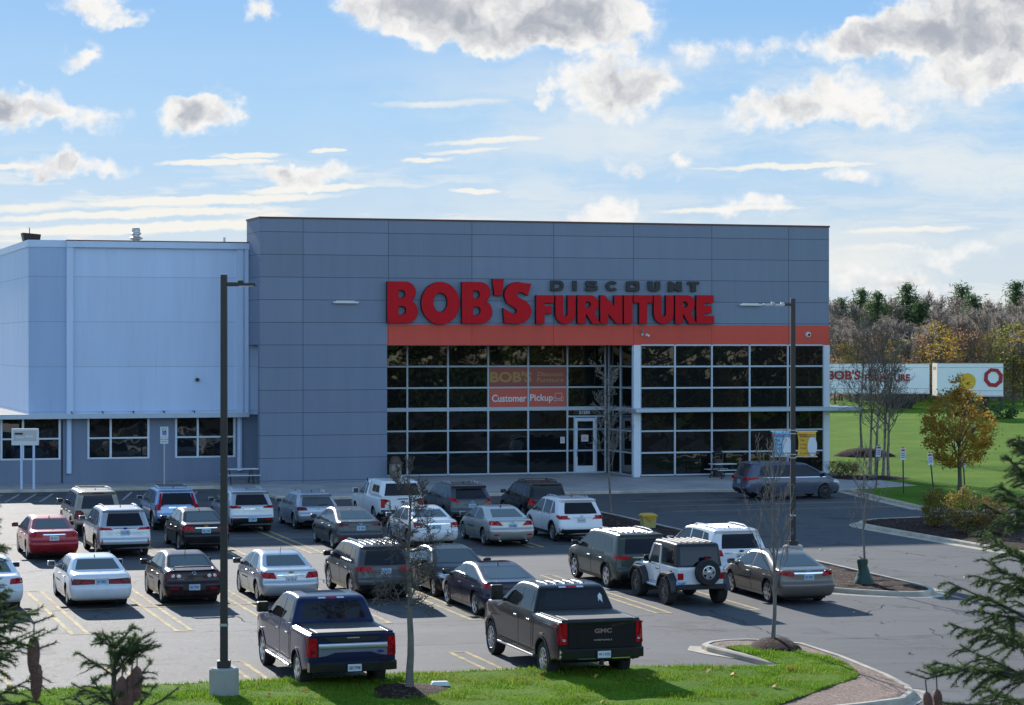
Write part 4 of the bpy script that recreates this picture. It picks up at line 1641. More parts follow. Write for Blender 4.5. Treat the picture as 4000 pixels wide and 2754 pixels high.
def vehicle(name, label, cat, px, s, group="cars parked in the store lot"):
    """px: (x, y) of the photographed point where the rear wheel on the driver's side meets the ground"""
    L, Wd, H, wb = s['L'], s['W'], s['H'], s['wb']
    ro = s.get('ro', L * .225)
    tr, tw = s.get('tr', .335), s.get('tw', .215)
    hw = Wd / 2
    zb = s.get('zb', .22)
    root = empty(name, (0, 0, 0), 0, label, cat, group)
    hd = HEAD + R(s.get('turn', 0))
    if s.get('flip'):
        hd += math.pi
    col = paint(s['col'], s.get('met', 0.5))
    ar = tr + s.get('gap', .055)
    gy = s['gy']
    bm = shell(s['prof'], L, hw, [(ro, ar, tr + .01), (ro + wb, ar, tr + .01)], gy, zb, s.get('rbow', .10), s.get('fbow', .22), s.get('er', .10))
    HWREF[0], HWREF[1] = hw, -L / 2 + 2.7
    bvh = BVHTree.FromBMesh(bm)
    body = bm_object(bm, "body", [col, M['dark']], root)
    bm.free()
    X = lambda x: x - L / 2
    mb = MB()
    mb.box(X(.35), X(L - .4), -hw + .26, hw - .26, zb - .02, zb + .42)
    mb.build("chassis", M['dark'], root)
    # wheels
    rr = s.get('rim', tr * .66)
    ty, ri = wheel_meshes(s.get('wheel', 'five'), tr, tw, rr)
    tk = hw - tw / 2 - s.get('inset', .035)
    for xw in (ro, ro + wb):
        for sgn in (1, -1):
            w = link(ty, "wheel", root, (X(xw), sgn * tk, tr), (0, random.uniform(0, 6), 0 if sgn > 0 else math.pi))
            link(ri, "rim", w)
    P = lambda poly: [(X(p[0]), p[1]) for p in poly]
    # glass
    for poly in s.get('side_glass', []):
        for sg in ('s+', 's-'):
            patch(MB(), bvh, P(poly), sg, .004, .012).build("side_window", M[s.get('sgl', 'glass')], root, smooth=40)
    for (key, nm, ax) in (('rear_glass', "rear_window", 'r'), ('front_glass', "windscreen", 'f')):
        if key in s:
            patch(MB(), bvh, s[key], ax, .005, .012, step=.1).build(nm, M['tint' if key == 'rear_glass' and s.get('dark_rear') else 'glass'], root, smooth=40)
    # black pillar panels and lower plastic
    for (key, nm, mk, eps) in (('bumper', "rear_bumper", s.get('bump_m', 'black'), .012), ('apron', "bumper_apron", 'black', .014)):
        if key in s:
            patch(MB(), bvh, s[key], 'r', eps, .03, step=.12).build(nm, M[mk] if mk in M else col, root, smooth=40)
    if 'clad' in s:
        h = s['clad']
        for sg in ('s+', 's-'):
            mb = MB()
            xa, xb = ro + ar + .02, ro + wb - ar - .02
            patch(mb, bvh, P([(xa, zb + .005), (xb, zb + .005), (xb, zb + h), (xa, zb + h)]), sg, .012, .02)
            for xw in (ro, ro + wb):
                ring_ = []
                for k in range(17):
                    a = R(-2 + 184 * k / 16)
                    ring_.append((xw + (ar + .055) * math.cos(a), tr + .01 + (ar + .055) * math.sin(a)))
                inner_ = []
                for k in range(17):
                    a = R(182 - 184 * k / 16)
                    inner_.append((xw + (ar + .002) * math.cos(a), tr + .01 + (ar + .002) * math.sin(a)))
                poly = ring_ + inner_
                for k in range(16):
                    q = [ring_[k], ring_[k + 1], inner_[15 - k], inner_[16 - k]]
                    patch(mb, bvh, P(q), sg, .016, .022, step=.5)
            mb.build("wheel_arch_trim", M[s.get('clad_m', 'black')] if s.get('clad_m', 'black') != 'body' else col, root)
    # doors with seams and handles
    for i, poly in enumerate(s.get('doors', [])):
        cx = sum(p[0] for p in poly) / len(poly)
        cz = sum(p[1] for p in poly) / len(poly)
        for sg in ('s+', 's-'):
            mb = MB()
            big = [(p[0] + .012 * (1 if p[0] > cx else -1), p[1] + .012 * (1 if p[1] > cz else -1)) for p in poly]
            patch(mb, bvh, P(big), sg, .0022, .004, k=1)
            patch(mb, bvh, P(poly), sg, .005, .0045, k=0)
            dr = mb.build("door", [col, M['dark']], root, smooth=40)
            hx, hz = min(p[0] for p in poly) + .19, s.get('hz', .86)
            hit = bvh.ray_cast(Vector((X(hx), 4 if sg == 's+' else -4, hz)), Vector((0, -1 if sg == 's+' else 1, 0)))[0]
            if hit:
                q = 1 if sg == 's+' else -1
                hb = MB()
                hb.box(hit.x - .10, hit.x + .10, min(hit.y, hit.y + q * .035), max(hit.y, hit.y + q * .035), hz - .016, hz + .016)
                hb.build("handle", M['chrome'] if s.get('chrome') else (M[s['handle']] if 'handle' in s else col), dr, bevel=.008)
    if 'belt' in s:      # bright strip under the windows
        for sg in ('s+', 's-'):
            patch(MB(), bvh, P(s['belt']), sg, .008, .012).build("belt_trim", M[s.get('belt_m', 'chrome')], root)
    # lamps
    for sgn in (1, -1):
        ax = 's+' if sgn > 0 else 's-'
        for key, nm in (('tail', "tail_light"), ('tail2', "tail_light")):
            if key in s:
                t = s[key]
                lo = None
                for poly in t.get('rear', []):
                    lm = patch(MB(), bvh, poly if sgn < 0 else mirror_y(poly), 'r', .014, .03, step=.08)
                    q = lm.build(nm if lo is None else "upper_lens", M[t.get('m', 'red')], root if lo is None else lo, smooth=40)
                    lo = lo or q
                for poly in t.get('side', []):
                    patch(MB(), bvh, P(poly), ax, .014, .03, step=.08).build("side_lens", M[t.get('m', 'red')], lo, smooth=40)
                if 'inner' in t:
                    im = MB()
                    for poly in t['inner']:
                        patch(im, bvh, poly if sgn < 0 else mirror_y(poly), 'r', .020, .012, step=.1)
                    im.build("reversing_lens", M[t.get('im', 'clear')], lo)
        for poly in s.get('reflector', []):
            patch(MB(), bvh, poly if sgn < 0 else mirror_y(poly), 'r', .02, .02, step=.2).build("reflector", M['red'], root)
        if 'head' in s:
            lm = MB()
            patch(lm, bvh, s['head'] if sgn < 0 else mirror_y(s['head']), 'f', .012, .03, step=.1)
            if 'head_side' in s:
                patch(lm, bvh, P(s['head_side']), ax, .012, .03, step=.1)
            lm.build("headlight", M['clear'], root)
        # mirror
        mx, mz = s.get('mirror', (L * .66, 1.0))
        hit = bvh.ray_cast(Vector((X(mx), 4 * sgn, mz)), Vector((0, -sgn, 0)))[0]
        if hit:
            a, h_, dp = s.get('mir', (.23, .155, .14))
            mm = MB()
            y0, y1 = (hit.y + .04 * sgn, hit.y + (.04 + a) * sgn)
            mm.box(hit.x - dp / 2, hit.x + dp / 2, min(y0, y1), max(y0, y1), mz + .03, mz + .03 + h_)
            mm.box(hit.x - .03, hit.x + .03, min(hit.y - .03 * sgn, y0), max(hit.y - .03 * sgn, y0), mz - .01, mz + .08)
            mo = mm.build("wing_mirror", M['black'] if s.get('mir_black') else col, root, bevel=.03)
            g = MB()
            g.box(hit.x - dp / 2 - .006, hit.x - dp / 2, min(y0, y1) + .02, max(y0, y1) - .02, mz + .045, mz + .015 + h_)
            g.build("mirror_glass", M['mirror'], mo)
    # number plate
    if s.get('plate'):
        pz, pm, txt = s['plate']
        py = s.get('plate_y', 0)
        hit = bvh.ray_cast(Vector((-6, py, pz)), Vector((1, 0, 0)))[0]
        if hit:
            pb = MB()
            pb.k = 1
            pb.box(hit.x - .012, hit.x + .02, py - .168, py + .168, pz - .090, pz + .090)
            pb.k = 0
            pb.box(hit.x - .018, hit.x - .012, py - .152, py + .152, pz - .076, pz + .076)
            po = pb.build("number_plate", [M[pm], M['steel']], root)
            text(txt, "plate_lettering", M['ink'], po, (hit.x - .022, py, pz), (0, 0, -math.pi / 2), width=.255, height=.082, bold=.01)
    # roof rails, cross bars, fin
    if 'rails' in s:
        x0, x1, yy_ = s['rails']
        for sgn in (1, -1):
            pts = []
            for k in range(7):
                x = x0 + (x1 - x0) * k / 6
                h_ = bvh.ray_cast(Vector((X(x), sgn * yy_, 5)), Vector((0, 0, -1)))[0]
                pts.append((X(x), sgn * yy_, h_.z + (.055 if 0 < k < 6 else -.005)))
            rb = MB()
            rb.tube(pts, .02, 6)
            for k in (2, 4):
                rb.tube([(pts[k][0], pts[k][1], pts[k][2] - .07), pts[k]], .016, 5)
            rb.build("roof_rail", M[s.get('rail_m', 'alloy')], root, smooth=40)
        if s.get('bars'):
            for x in s['bars']:
                h_ = bvh.ray_cast(Vector((X(x), 0, 5)), Vector((0, 0, -1)))[0]
                rb = MB()
                rb.box(X(x) - .035, X(x) + .035, -yy_, yy_, h_.z + .055, h_.z + .08)
                rb.build("roof_bar", M['black'], root)
    if 'fin' in s:
        h_ = bvh.ray_cast(Vector((X(s['fin']), 0, 5)), Vector((0, 0, -1)))[0]
        fb = MB()
        if s.get('mast'):
            fb.tube([(X(s['fin']) + .02, 0, h_.z - .01), (X(s['fin']) - .13, 0, h_.z + .22)], [.012, .005], 5)
        else:
            fb.add([(X(s['fin']) - .09, -.02, h_.z - .01), (X(s['fin']) - .09, .02, h_.z - .01), (X(s['fin']) + .10, .012, h_.z - .01), (X(s['fin']) + .10, -.012, h_.z - .01), (X(s['fin']) - .09, -.006, h_.z + .07), (X(s['fin']) - .09, .006, h_.z + .07)],
                   [(0, 1, 2, 3), (0, 4, 5, 1), (1, 5, 2), (2, 5, 4, 3), (3, 4, 0)])
        fb.build("antenna", M['black'], root)
    if 'ribs' in s:
        x0, x1, ny, hh = s['ribs']
        rb = MB()
        for i in range(ny):
            y = -hh + 2 * hh * i / (ny - 1)
            pts = []
            for k in range(6):
                x = x0 + (x1 - x0) * k / 5
                h_ = bvh.ray_cast(Vector((X(x), y, 5)), Vector((0, 0, -1)))[0]
                pts.append((X(x), y, h_.z + .002))
            rb.tube(pts, .022, 5)
        rb.build("roof_ribs", M[s.get('rib_m', 'black')] if s.get('rib_m') else col, root, smooth=50)
    if 'sunroof' in s:
        x0, x1 = s['sunroof']
        patch(MB(), bvh, [(X(x0), -.46), (X(x1), -.46), (X(x1), .46), (X(x0), .46)], 't', .004, .01).build("sunroof", M['tint'], root)
    if 'garnish' in s:   # strip or bar on the tail
        for (poly, mk) in s['garnish']:
            patch(MB(), bvh, poly, 'r', .016, .02, step=.2).build("tail_trim", M[mk] if mk != 'body' else col, root)
    if 'brake' in s:
        patch(MB(), bvh, s['brake'], 'r', .012, .014, step=.2).build("high_brake_light", M['redd'], root)
    if 'badge' in s:
        bz, kind = s['badge']
        by = s.get('badge_y', 0)
        hit = bvh.ray_cast(Vector((-6, by, bz)), Vector((1, 0, 0)))[0]
        if hit:
            b_ = MB()
            if kind == 'oval':
                b_.prism([(by + .085 * math.cos(a * .4), bz + .036 * math.sin(a * .4)) for a in range(16)], 0, .012, m=Matrix(((0, 0, -1, hit.x - .006), (1, 0, 0, 0), (0, 1, 0, 0), (0, 0, 0, 1))))
                b_.build("badge", M['blue'], root, fix=True)
            elif kind == 'bow':
                b_.prism([(by + x, bz + z) for x, z in ((-.08, -.02), (-.03, -.02), (-.03, -.035), (.03, -.035), (.03, -.02), (.08, -.02), (.08, .02), (.03, .02), (.03, .035), (-.03, .035), (-.03, .02), (-.08, .02))], 0, .012, m=Matrix(((0, 0, -1, hit.x - .006), (1, 0, 0, 0), (0, 1, 0, 0), (0, 0, 0, 1))))
                b_.build("badge", M['gold'], root, fix=True)
            else:
                pts = [(hit.x - .014, by + .06 * math.cos(a * .42), bz + .045 * math.sin(a * .42)) for a in range(16)]
                b_.tube(pts, .008, 4)
                b_.tube([(hit.x - .014, by - .045, bz + .012), (hit.x - .014, by, bz - .02), (hit.x - .014, by + .045, bz + .012)], .007, 4)
                b_.build("badge", M['chrome'], root)
    for (txt, y, z, w, h) in s.get('words', []):
        hit = bvh.ray_cast(Vector((-6, y, z)), Vector((1, 0, 0)))[0]
        if hit:
            text(txt, "tail_lettering", M['chrome'], root, (hit.x - .012, y, z), (0, 0, -math.pi / 2), width=w, height=h, bold=.02)
    if 'exhaust' in s:
        for y in s['exhaust']:
            e = MB()
            e.tube([(X(.35), y, .27), (X(.04), y, .26)], .042, 10, cap=False)
            e.tube([(X(.3), y, .27), (X(.10), y, .262)], .034, 8)
            e.build("exhaust_pipe", M['chrome'], root, smooth=50)
    if s.get('wiper'):
        wz = s['wiper']
        a = bvh.ray_cast(Vector((-6, .0, wz)), Vector((1, 0, 0)))[0]
        b2 = bvh.ray_cast(Vector((-6, -.42, wz + .05)), Vector((1, 0, 0)))[0]
        if a and b2:
            wm = MB()
            wm.tube([(a.x - .03, 0, wz), (b2.x - .025, -.42, wz + .05)], .012, 4)
            wm.build("rear_wiper", M['black'], root)
    if 'wing' in s:
        x0, x1, z0, z1, yw = s['wing']
        wm = MB()
        pts = [(-yw, z0), (-yw + .06, z1), (-yw * .5, z1 + .012), (0, z1 + .015), (yw * .5, z1 + .012), (yw - .06, z1), (yw, z0)]
        for (ya, za), (yb, zb2) in zip(pts, pts[1:]):
            wm.add([(X(x0), ya, za), (X(x1), ya, za - .01), (X(x1), yb, zb2 - .01), (X(x0), yb, zb2), (X(x0), ya, za - .03), (X(x1), ya, za - .035), (X(x1), yb, zb2 - .035), (X(x0), yb, zb2 - .03)],
                   [(0, 1, 2, 3), (7, 6, 5, 4), (0, 3, 7, 4), (2, 1, 5, 6), (1, 0, 4, 5), (3, 2, 6, 7)])
        wm.build("spoiler", col, root)
    if 'extra' in s:
        s['extra'](root, bvh, X, col, s)
    # stand it on the ground with its near rear wheel where the photograph has it
    g = spot(px[0], px[1])
    sc = s.get('scale', 1.0)
    if sc != 1.0:
        root.scale = (sc, sc, sc)
    side = s.get('ref_side', 1)
    ax_x = s.get('ref_x', ro)
    off = Vector((X(ax_x) * sc, side * (hw - .04) * sc, 0))
    rot = Matrix.Rotation(hd, 3, 'Z')
    c = Vector((g.x, g.y, 0)) - rot @ off
    place(root, Vector((c.x, c.y, G(c.x, c.y))), hd)
    return root


SED_GY = [(.2, .93), (.45, .985), (.62, 1.0), (.80, .985), (.95, .955), (1.02, .93), (1.46, .68)]
SUV_GY = [(.25, .94), (.5, .985), (.70, 1.0), (.90, .985), (1.08, .955), (1.70, .76), (1.8, .74)]
TRK_GY = [(.4, .965), (.7, 1.0), (1.0, .995), (1.25, .975), (1.40, .955), (1.95, .76)]


def sedan(**k):
    L, H = k.get('L', 4.6), k.get('H', 1.46)
    wb = k.get('wb', L * .585)
    ro = k.get('ro', L * .235)
    deck = k.get('deck', 1.04)
    bl0, bl1 = k.get('bl0', .72), k.get('bl1', 1.52)
    ws1, ws0 = L * .605, L * .785
    fd = ro + wb - .60
    mid = (ro + fd) / 2 + .10
    bz = k.get('belt_z', .965)
    s = dict(L=L, W=k.get('W', 1.80), H=H, wb=wb, ro=ro, tr=.325, tw=.21, zb=.20, gy=SED_GY,
             prof=prof_sedan(L, H, deck, k.get('tailz', deck - .04), bl0, bl1, ws1, ws0, .99, k.get('lip', 0)),
             side_glass=[[(mid + .05, bz), (ws0 - .30, bz - .02), (ws0 - .12, bz + .02), (ws1 + .06, H - .115), (mid + .07, H - .085)],
                         [(bl0 + .42, bz + .03), (mid - .03, bz), (mid - .03, H - .085), (bl1 + .18, H - .10), (bl0 + .58, bz + .16)]],
             rear_glass=[(-.60, deck + .055), (.60, deck + .055), (.575, deck + .13), (.49, H - .105), (-.49, H - .105), (-.575, deck + .13)],
             front_glass=[(-.66, 1.03), (.66, 1.03), (.52, H - .105), (-.52, H - .105)],
             doors=[[(mid + .01, .30), (fd + .02, .30), (fd + .06, .62), (ws0 - .32, bz - .035), (mid + .01, bz - .02)],
                    [(ro + .42, .30), (mid - .02, .30), (mid - .02, bz - .02), (bl0 + .52, bz + .00), (ro + .20, .72), (ro + .36, .50)]],
             head=[(.45, .62), (.80, .66), (.82, .76), (.55, .74)], mirror=(ws0 - .30, bz - .03), hz=.84, fin=bl1 + .12)
    s.update({a: b for a, b in k.items() if a not in ('deck', 'tailz', 'bl0', 'bl1', 'lip', 'belt_z')})
    return s


def suv(**k):
    L, H = k.get('L', 4.6), k.get('H', 1.70)
    wb = k.get('wb', L * .58)
    ro = k.get('ro', L * .215)
    ws1, ws0 = k.get('ws1', L * .60), k.get('ws0', L * .775)
    rake = k.get('rake', .34)
    tail = k.get('tailz', 1.02)
    fd = ro + wb - .58
    mid = (ro + fd) / 2 + .12
    bz = k.get('belt_z', 1.06)
    s = dict(L=L, W=k.get('W', 1.86), H=H, wb=wb, ro=ro, tr=.36, tw=.23, zb=.25, gy=[(a * H / 1.70, b) if a > 1.1 else (a, b) for a, b in SUV_GY],
             prof=prof_suv(L, H, tail, rake, ws1, ws0, k.get('cowl', 1.12), k.get('hood', 1.0), k.get('spoiler', .05), k.get('bumpz', .66)),
             side_glass=[[(mid + .05, bz), (ws0 - .30, bz), (ws0 - .12, bz + .04), (ws1 + .02, H - .16), (mid + .07, H - .125)],
                         [(ro + .28, bz), (mid - .03, bz), (mid - .03, H - .125), (ro + .30, H - .135)],
                         [(.50 + rake * .5, bz + .05), (ro + .20, bz), (ro + .22, H - .14), (.62 + rake * .9, H - .17)]],
             rear_glass=[(-.66, tail + .04), (.66, tail + .04), (.64, tail + .16), (.545, H - .17), (-.545, H - .17), (-.64, tail + .16)],
             front_glass=[(-.70, 1.17), (.70, 1.17), (.57, H - .13), (-.57, H - .13)],
             doors=[[(mid + .01, .36), (fd + .02, .36), (fd + .06, .70), (ws0 - .32, bz - .03), (mid + .01, bz - .025)],
                    [(ro + .45, .36), (mid - .02, .36), (mid - .02, bz - .025), (ro + .24, bz - .025), (ro + .24, .80), (ro + .42, .56)]],
             bumper=[(-.80, .32), (.80, .32), (.82, .52), (-.82, .52)], clad=.13,
             head=[(.50, .78), (.84, .80), (.86, .92), (.55, .90)], mirror=(ws0 - .30, bz - .01), hz=.93, rails=(.62 + rake, ws1 - .25, .60), wiper=tail + .07, fin=.85 + rake)
    s.update({a: b for a, b in k.items() if a not in ('tailz', 'belt_z', 'rake', 'spoiler', 'bumpz', 'cowl', 'hood')})
    return s
# ------------------------------------------------------------------ the cars of the photograph
# back row, left to right
vehicle("parked_suv", "pewter tan boxy suv with roof rails at the left end of the back row", "suv", (162, 1213), suv(
    L=4.87, W=1.90, H=1.80, wb=2.87, rake=.20, tailz=1.08, belt_z=1.12, col='8f887c', cowl=1.16, hood=1.06, wheel='five', tr=.365, bars=(1.2, 2.3), dark_rear=True, sgl='tint',
    tail=dict(rear=[[(.64, .72), (.86, .72), (.86, 1.06), (.66, 1.06)]], side=[[(.06, .72), (.22, .72), (.20, 1.06), (.10, 1.06)]], m='redd'),
    reflector=[[(.50, .42), (.66, .42), (.66, .47), (.50, .47)]], plate=(.80, 'plate', "6314 82"), plate_y=.0, brake=[(-.22, 1.70), (.22, 1.70), (.22, 1.735), (-.22, 1.735)], clad_m='body'))
vehicle("parked_suv", "pale ice blue suv with tall red lamps beside its rear window", "suv", (345, 1199), suv(
    L=4.53, W=1.82, H=1.68, wb=2.62, rake=.36, tailz=1.02, col='93a9c8', wheel='five', bars=(1.3, 2.2), dark_rear=True,
    tail=dict(rear=[[(.68, .84), (.80, .84), (.80, 1.08), (.68, 1.04)], [(.66, 1.04), (.76, 1.06), (.66, 1.50), (.585, 1.50)]], side=[[(.08, .84), (.28, .86), (.30, 1.05), (.10, 1.06)]]),
    garnish=[([(-.36, .92), (.36, .92), (.36, .97), (-.36, .97)], 'chrome')], plate=(.80, 'plateb', "R 52 14"), badge=(.945, 'ring')))
vehicle("parked_suv", "silver crossover with black lower bumper and slim red lamps behind the near lamp post", "suv", (511, 1204), suv(
    L=4.62, W=1.86, H=1.68, wb=2.71, rake=.52, tailz=1.08, col='b9bdc2', wheel='five', rail_m='alloy', dark_rear=True, spoiler=.12,
    bumper=[(-.84, .30), (.84, .30), (.86, .62), (-.86, .62)], tail=dict(rear=[[(.44, 1.0), (.84, .99), (.84, 1.10), (.46, 1.07)]], side=[[(.10, 1.0), (.30, 1.02), (.28, 1.10), (.10, 1.10)]]),
    reflector=[[(.56, .55), (.80, .55), (.80, .60), (.56, .60)]], plate=(.56, 'plateb', "X 20571"), garnish=[([(-.30, .955), (.30, .955), (.30, .985), (-.30, .985)], 'chrome')]))
vehicle("parked_hatchback", "silver grey hatchback with sloping rear window in the back row", "hatchback", (665, 1197), suv(
    L=4.40, W=1.76, H=1.47, wb=2.64, rake=.62, tailz=.92, belt_z=.95, col='aaaeb6', cowl=1.0, hood=.90, tr=.325, tw=.21, zb=.20, wheel='five', gy=SED_GY, spoiler=.14,
    tail=dict(rear=[[(.46, .80), (.84, .80), (.84, .93), (.52, .92)]], side=[[(.08, .80), (.34, .82), (.30, .94), (.10, .93)]], m='redd'), bumper=[(-.60, .28), (.60, .28), (.56, .40), (-.56, .40)], clad=.001, clad_m='body',
    plate=(.62, 'plateb', "V 51 308"), badge=(.87, 'ring'), mirror=(3.1, .92), hz=.80, front_glass=[(-.66, 1.04), (.66, 1.04), (.52, 1.36), (-.52, 1.36)], rails=(1.2, 2.2, .5)))


def topper(root, bvh, X, col, s):
    bm = shell([(.08, 1.21), (.07, 1.26), (.30, 1.78), (.42, 1.85), (1.2, 1.88), (2.05, 1.88), (2.18, 1.84), (2.20, 1.21)], s['L'], .93, [], [(1.2, 1.0), (1.85, .84)], 1.2, .06, .0, .08, cuts=(1.4, 1.6))
    b = BVHTree.FromBMesh(bm)
    tp = bm_object(bm, "bed_topper", [col, col], root)
    bm.free()
    P = lambda poly: [(X(p[0]), p[1]) for p in poly]
    for sg in ('s+', 's-'):
        patch(MB(), b, P([(.52, 1.38), (1.60, 1.38), (1.58, 1.66), (.62, 1.66)]), sg, .006, .012).build("topper_window", M['tint'], tp)
        patch(MB(), b, P([(1.035, 1.385), (1.055, 1.385), (1.055, 1.655), (1.035, 1.655)]), sg, .010, .012).build("window_bar", M['steel'], tp)
    patch(MB(), b, [(-.76, 1.27), (.76, 1.27), (.64, 1.76), (-.64, 1.76)], 'r', .006, .012).build("topper_window", M['tint'], tp)
    patch(MB(), b, [(-.16, 1.80), (.16, 1.80), (.16, 1.825), (-.16, 1.825)], 'r', .008, .012).build("high_brake_light", M['redd'], tp)


vehicle("parked_pickup", "white pickup truck with a white windowed topper over its bed", "pickup truck", (846, 1188), dict(
    L=5.25, W=1.95, H=1.80, wb=3.05, ro=1.15, tr=.37, tw=.24, zb=.40, gy=[(.4, .965), (.7, 1.0), (1.0, .99), (1.2, .97), (1.8, .76)], col='e6e8ea', met=0.0, wheel='five',
    prof=prof_pickup(5.25, 1.80, 2.25, 1.21, 1.12, 3.15, 3.85, 1.16),
    side_glass=[[(2.75, 1.20), (3.60, 1.19), (3.72, 1.22), (3.18, 1.68), (2.78, 1.68)], [(2.36, 1.24), (2.68, 1.22), (2.70, 1.67), (2.46, 1.66)]], front_glass=[(-.68, 1.22), (.68, 1.22), (.58, 1.68), (-.58, 1.68)],
    doors=[[(2.72, .55), (3.62, .55), (3.62, 1.16), (2.72, 1.17)]], hz=1.05, mirror=(3.55, 1.13), mir=(.24, .22, .12), extra=topper,
    tail=dict(rear=[[(.74, .78), (.90, .78), (.90, 1.14), (.74, 1.14)]], side=[[(.06, .78), (.14, .78), (.14, 1.14), (.06, 1.14)]]), bumper=[(-.88, .52), (.88, .52), (.90, .70), (-.90, .70)], bump_m='chrome',
    plate=(.62, 'plateb', "2718 04"), badge=(1.02, 'oval'), garnish=[([(-.22, 1.12), (.22, 1.12), (.22, 1.16), (-.22, 1.16)], 'black')]))
vehicle("parked_suv", "charcoal crossover with boomerang red lamps just right of the white topper pickup", "suv", (1006, 1187), suv(
    L=4.88, W=1.91, H=1.68, wb=2.82, rake=.60, tailz=1.08, belt_z=1.08, col='4a4d54', wheel='ten', dark_rear=True, spoiler=.16, tr=.365,
    tail=dict(rear=[[(.50, .98), (.62, .94), (.88, 1.05), (.88, 1.15), (.66, 1.05)]], side=[[(.10, 1.03), (.55, 1.12), (.55, 1.16), (.10, 1.14)]]), plate=(.83, 'plateb', "Z 24 913"), badge=(.99, 'ring'),
    garnish=[([(-.70, .40), (.70, .40), (.70, .43), (-.70, .43)], 'chrome')]))
vehicle("parked_suv", "black boxy suv with ribbed roof rack at the right end of the back row", "suv", (1183, 1184), suv(
    L=4.44, W=1.80, H=1.72, wb=2.62, rake=.18, tailz=1.06, belt_z=1.10, col='0c0c0f', met=.2, cowl=1.14, hood=1.06, wheel='five', dark_rear=True, sgl='tint', rail_m='black', bars=(1.0, 2.0), spoiler=.0,
    tail=dict(rear=[[(.72, .80), (.86, .80), (.86, 1.08), (.72, 1.08)]], side=[[(.07, .80), (.16, .80), (.16, 1.08), (.10, 1.08)]]), plate=(.84, 'plate', "44 0172")))

# second row
vehicle("parked_sedan", "glossy red sedan partly behind the spruce twig at the left edge", "sedan", (60, 1265), sedan(
    L=4.65, W=1.78, H=1.46, col='9c0f1d', met=.35, wheel='five', tail=dict(rear=[[(.40, .82), (.84, .84), (.84, .97), (.46, .94)]], side=[[(.08, .84), (.36, .88), (.30, .97), (.10, .96)]]),
    plate=(.80, 'plate', "AK 40 27"), garnish=[([(-.38, .915), (.38, .915), (.38, .945), (-.38, .945)], 'chrome')]))
vehicle("parked_suv", "silver suv with twin exhaust tips and full width dark lamp strip in the second row", "suv", (216, 1259), suv(
    L=4.78, W=1.93, H=1.74, wb=2.85, rake=.48, tailz=1.10, belt_z=1.10, col='bbbfc4', wheel='five', dark_rear=True, spoiler=.14, tr=.375, chrome=True,
    tail=dict(rear=[[(.42, 1.0), (.90, 1.0), (.90, 1.09), (.52, 1.08)]], side=[[(.10, 1.01), (.34, 1.03), (.34, 1.10), (.10, 1.10)]]), garnish=[([(-.44, 1.045), (.44, 1.045), (.44, 1.065), (-.44, 1.065)], 'redd')],
    bumper=[(-.86, .30), (.86, .30), (.88, .50), (-.88, .50)], reflector=[[(.80, .52), (.84, .52), (.84, .66), (.80, .66)]], plate=(.90, 'plateb', "Q 31 207"), badge=(1.055, 'oval'), exhaust=(.58, -.58)))
vehicle("parked_sedan", "black sedan with chrome bar over its plate in front of the silver twin exhaust suv", "sedan", (403.5, 1246), sedan(
    L=4.60, W=1.79, H=1.47, col='131317', met=.2, wheel='ten', tail=dict(rear=[[(.44, .78), (.84, .80), (.84, .97), (.50, .96)]], side=[[(.08, .80), (.32, .84), (.26, .97), (.10, .96)]]),
    plate=(.78, 'plateb', "BD 1170"), garnish=[([(-.40, .885), (.40, .885), (.40, .91), (-.40, .91)], 'chrome'), ([(-.62, .30), (.62, .30), (.62, .32), (-.62, .32)], 'chrome')], badge=(.955, 'bow')))
vehicle("parked_sedan", "dark grey sedan with slim wide tail lamps left of the white second row sedan", "sedan", (751, 1242), sedan(
    L=4.70, W=1.80, H=1.46, deck=1.07, bl0=.62, bl1=1.62, col='484c50', wheel='five', lip=.025, tail=dict(rear=[[(.42, .92), (.85, .90), (.85, 1.0), (.46, .99)]], side=[[(.08, .90), (.40, .94), (.36, 1.0), (.10, 1.0)]], m='redd'),
    plate=(.83, 'plateb', "CK 1064"), reflector=[[(.56, .44), (.78, .46), (.78, .50), (.56, .48)]], badge=(.985, 'ring'), garnish=[([(-.7, .36), (.7, .36), (.7, .38), (-.7, .38)], 'chrome')]))
vehicle("parked_sedan", "plain white sedan with chrome boot strip behind the bare tree branches", "sedan", (923, 1237), sedan(
    L=4.55, W=1.78, H=1.46, deck=1.06, col='e4e6e8', met=0, wheel='seven', tail=dict(rear=[[(.56, .76), (.84, .78), (.84, .97), (.56, .95)]], side=[[(.08, .78), (.22, .80), (.20, .96), (.10, .96)]], inner=[[(.60, .80), (.78, .80), (.78, .84), (.60, .84)]]),
    plate=(.79, 'plateb', "EV 5023"), garnish=[([(-.52, .895), (.52, .895), (.52, .925), (-.52, .925)], 'chrome')]))
vehicle("parked_sedan", "silver beige sports sedan with angular red lamps next to the white suv with roof rails", "sedan", (1094, 1234), sedan(
    L=4.58, W=1.80, H=1.43, deck=1.02, bl0=.66, bl1=1.58, col='b3b0aa', wheel='five', rim=.235, tail=dict(rear=[[(.38, .80), (.85, .82), (.85, .98), (.52, .95)]], side=[[(.08, .82), (.38, .88), (.30, .98), (.10, .97)]]),
    plate=(.79, 'plateb', "DN 8823"), reflector=[[(.56, .44), (.74, .44), (.74, .49), (.56, .49)]], exhaust=(.52, -.52), badge=(.94, 'ring')))
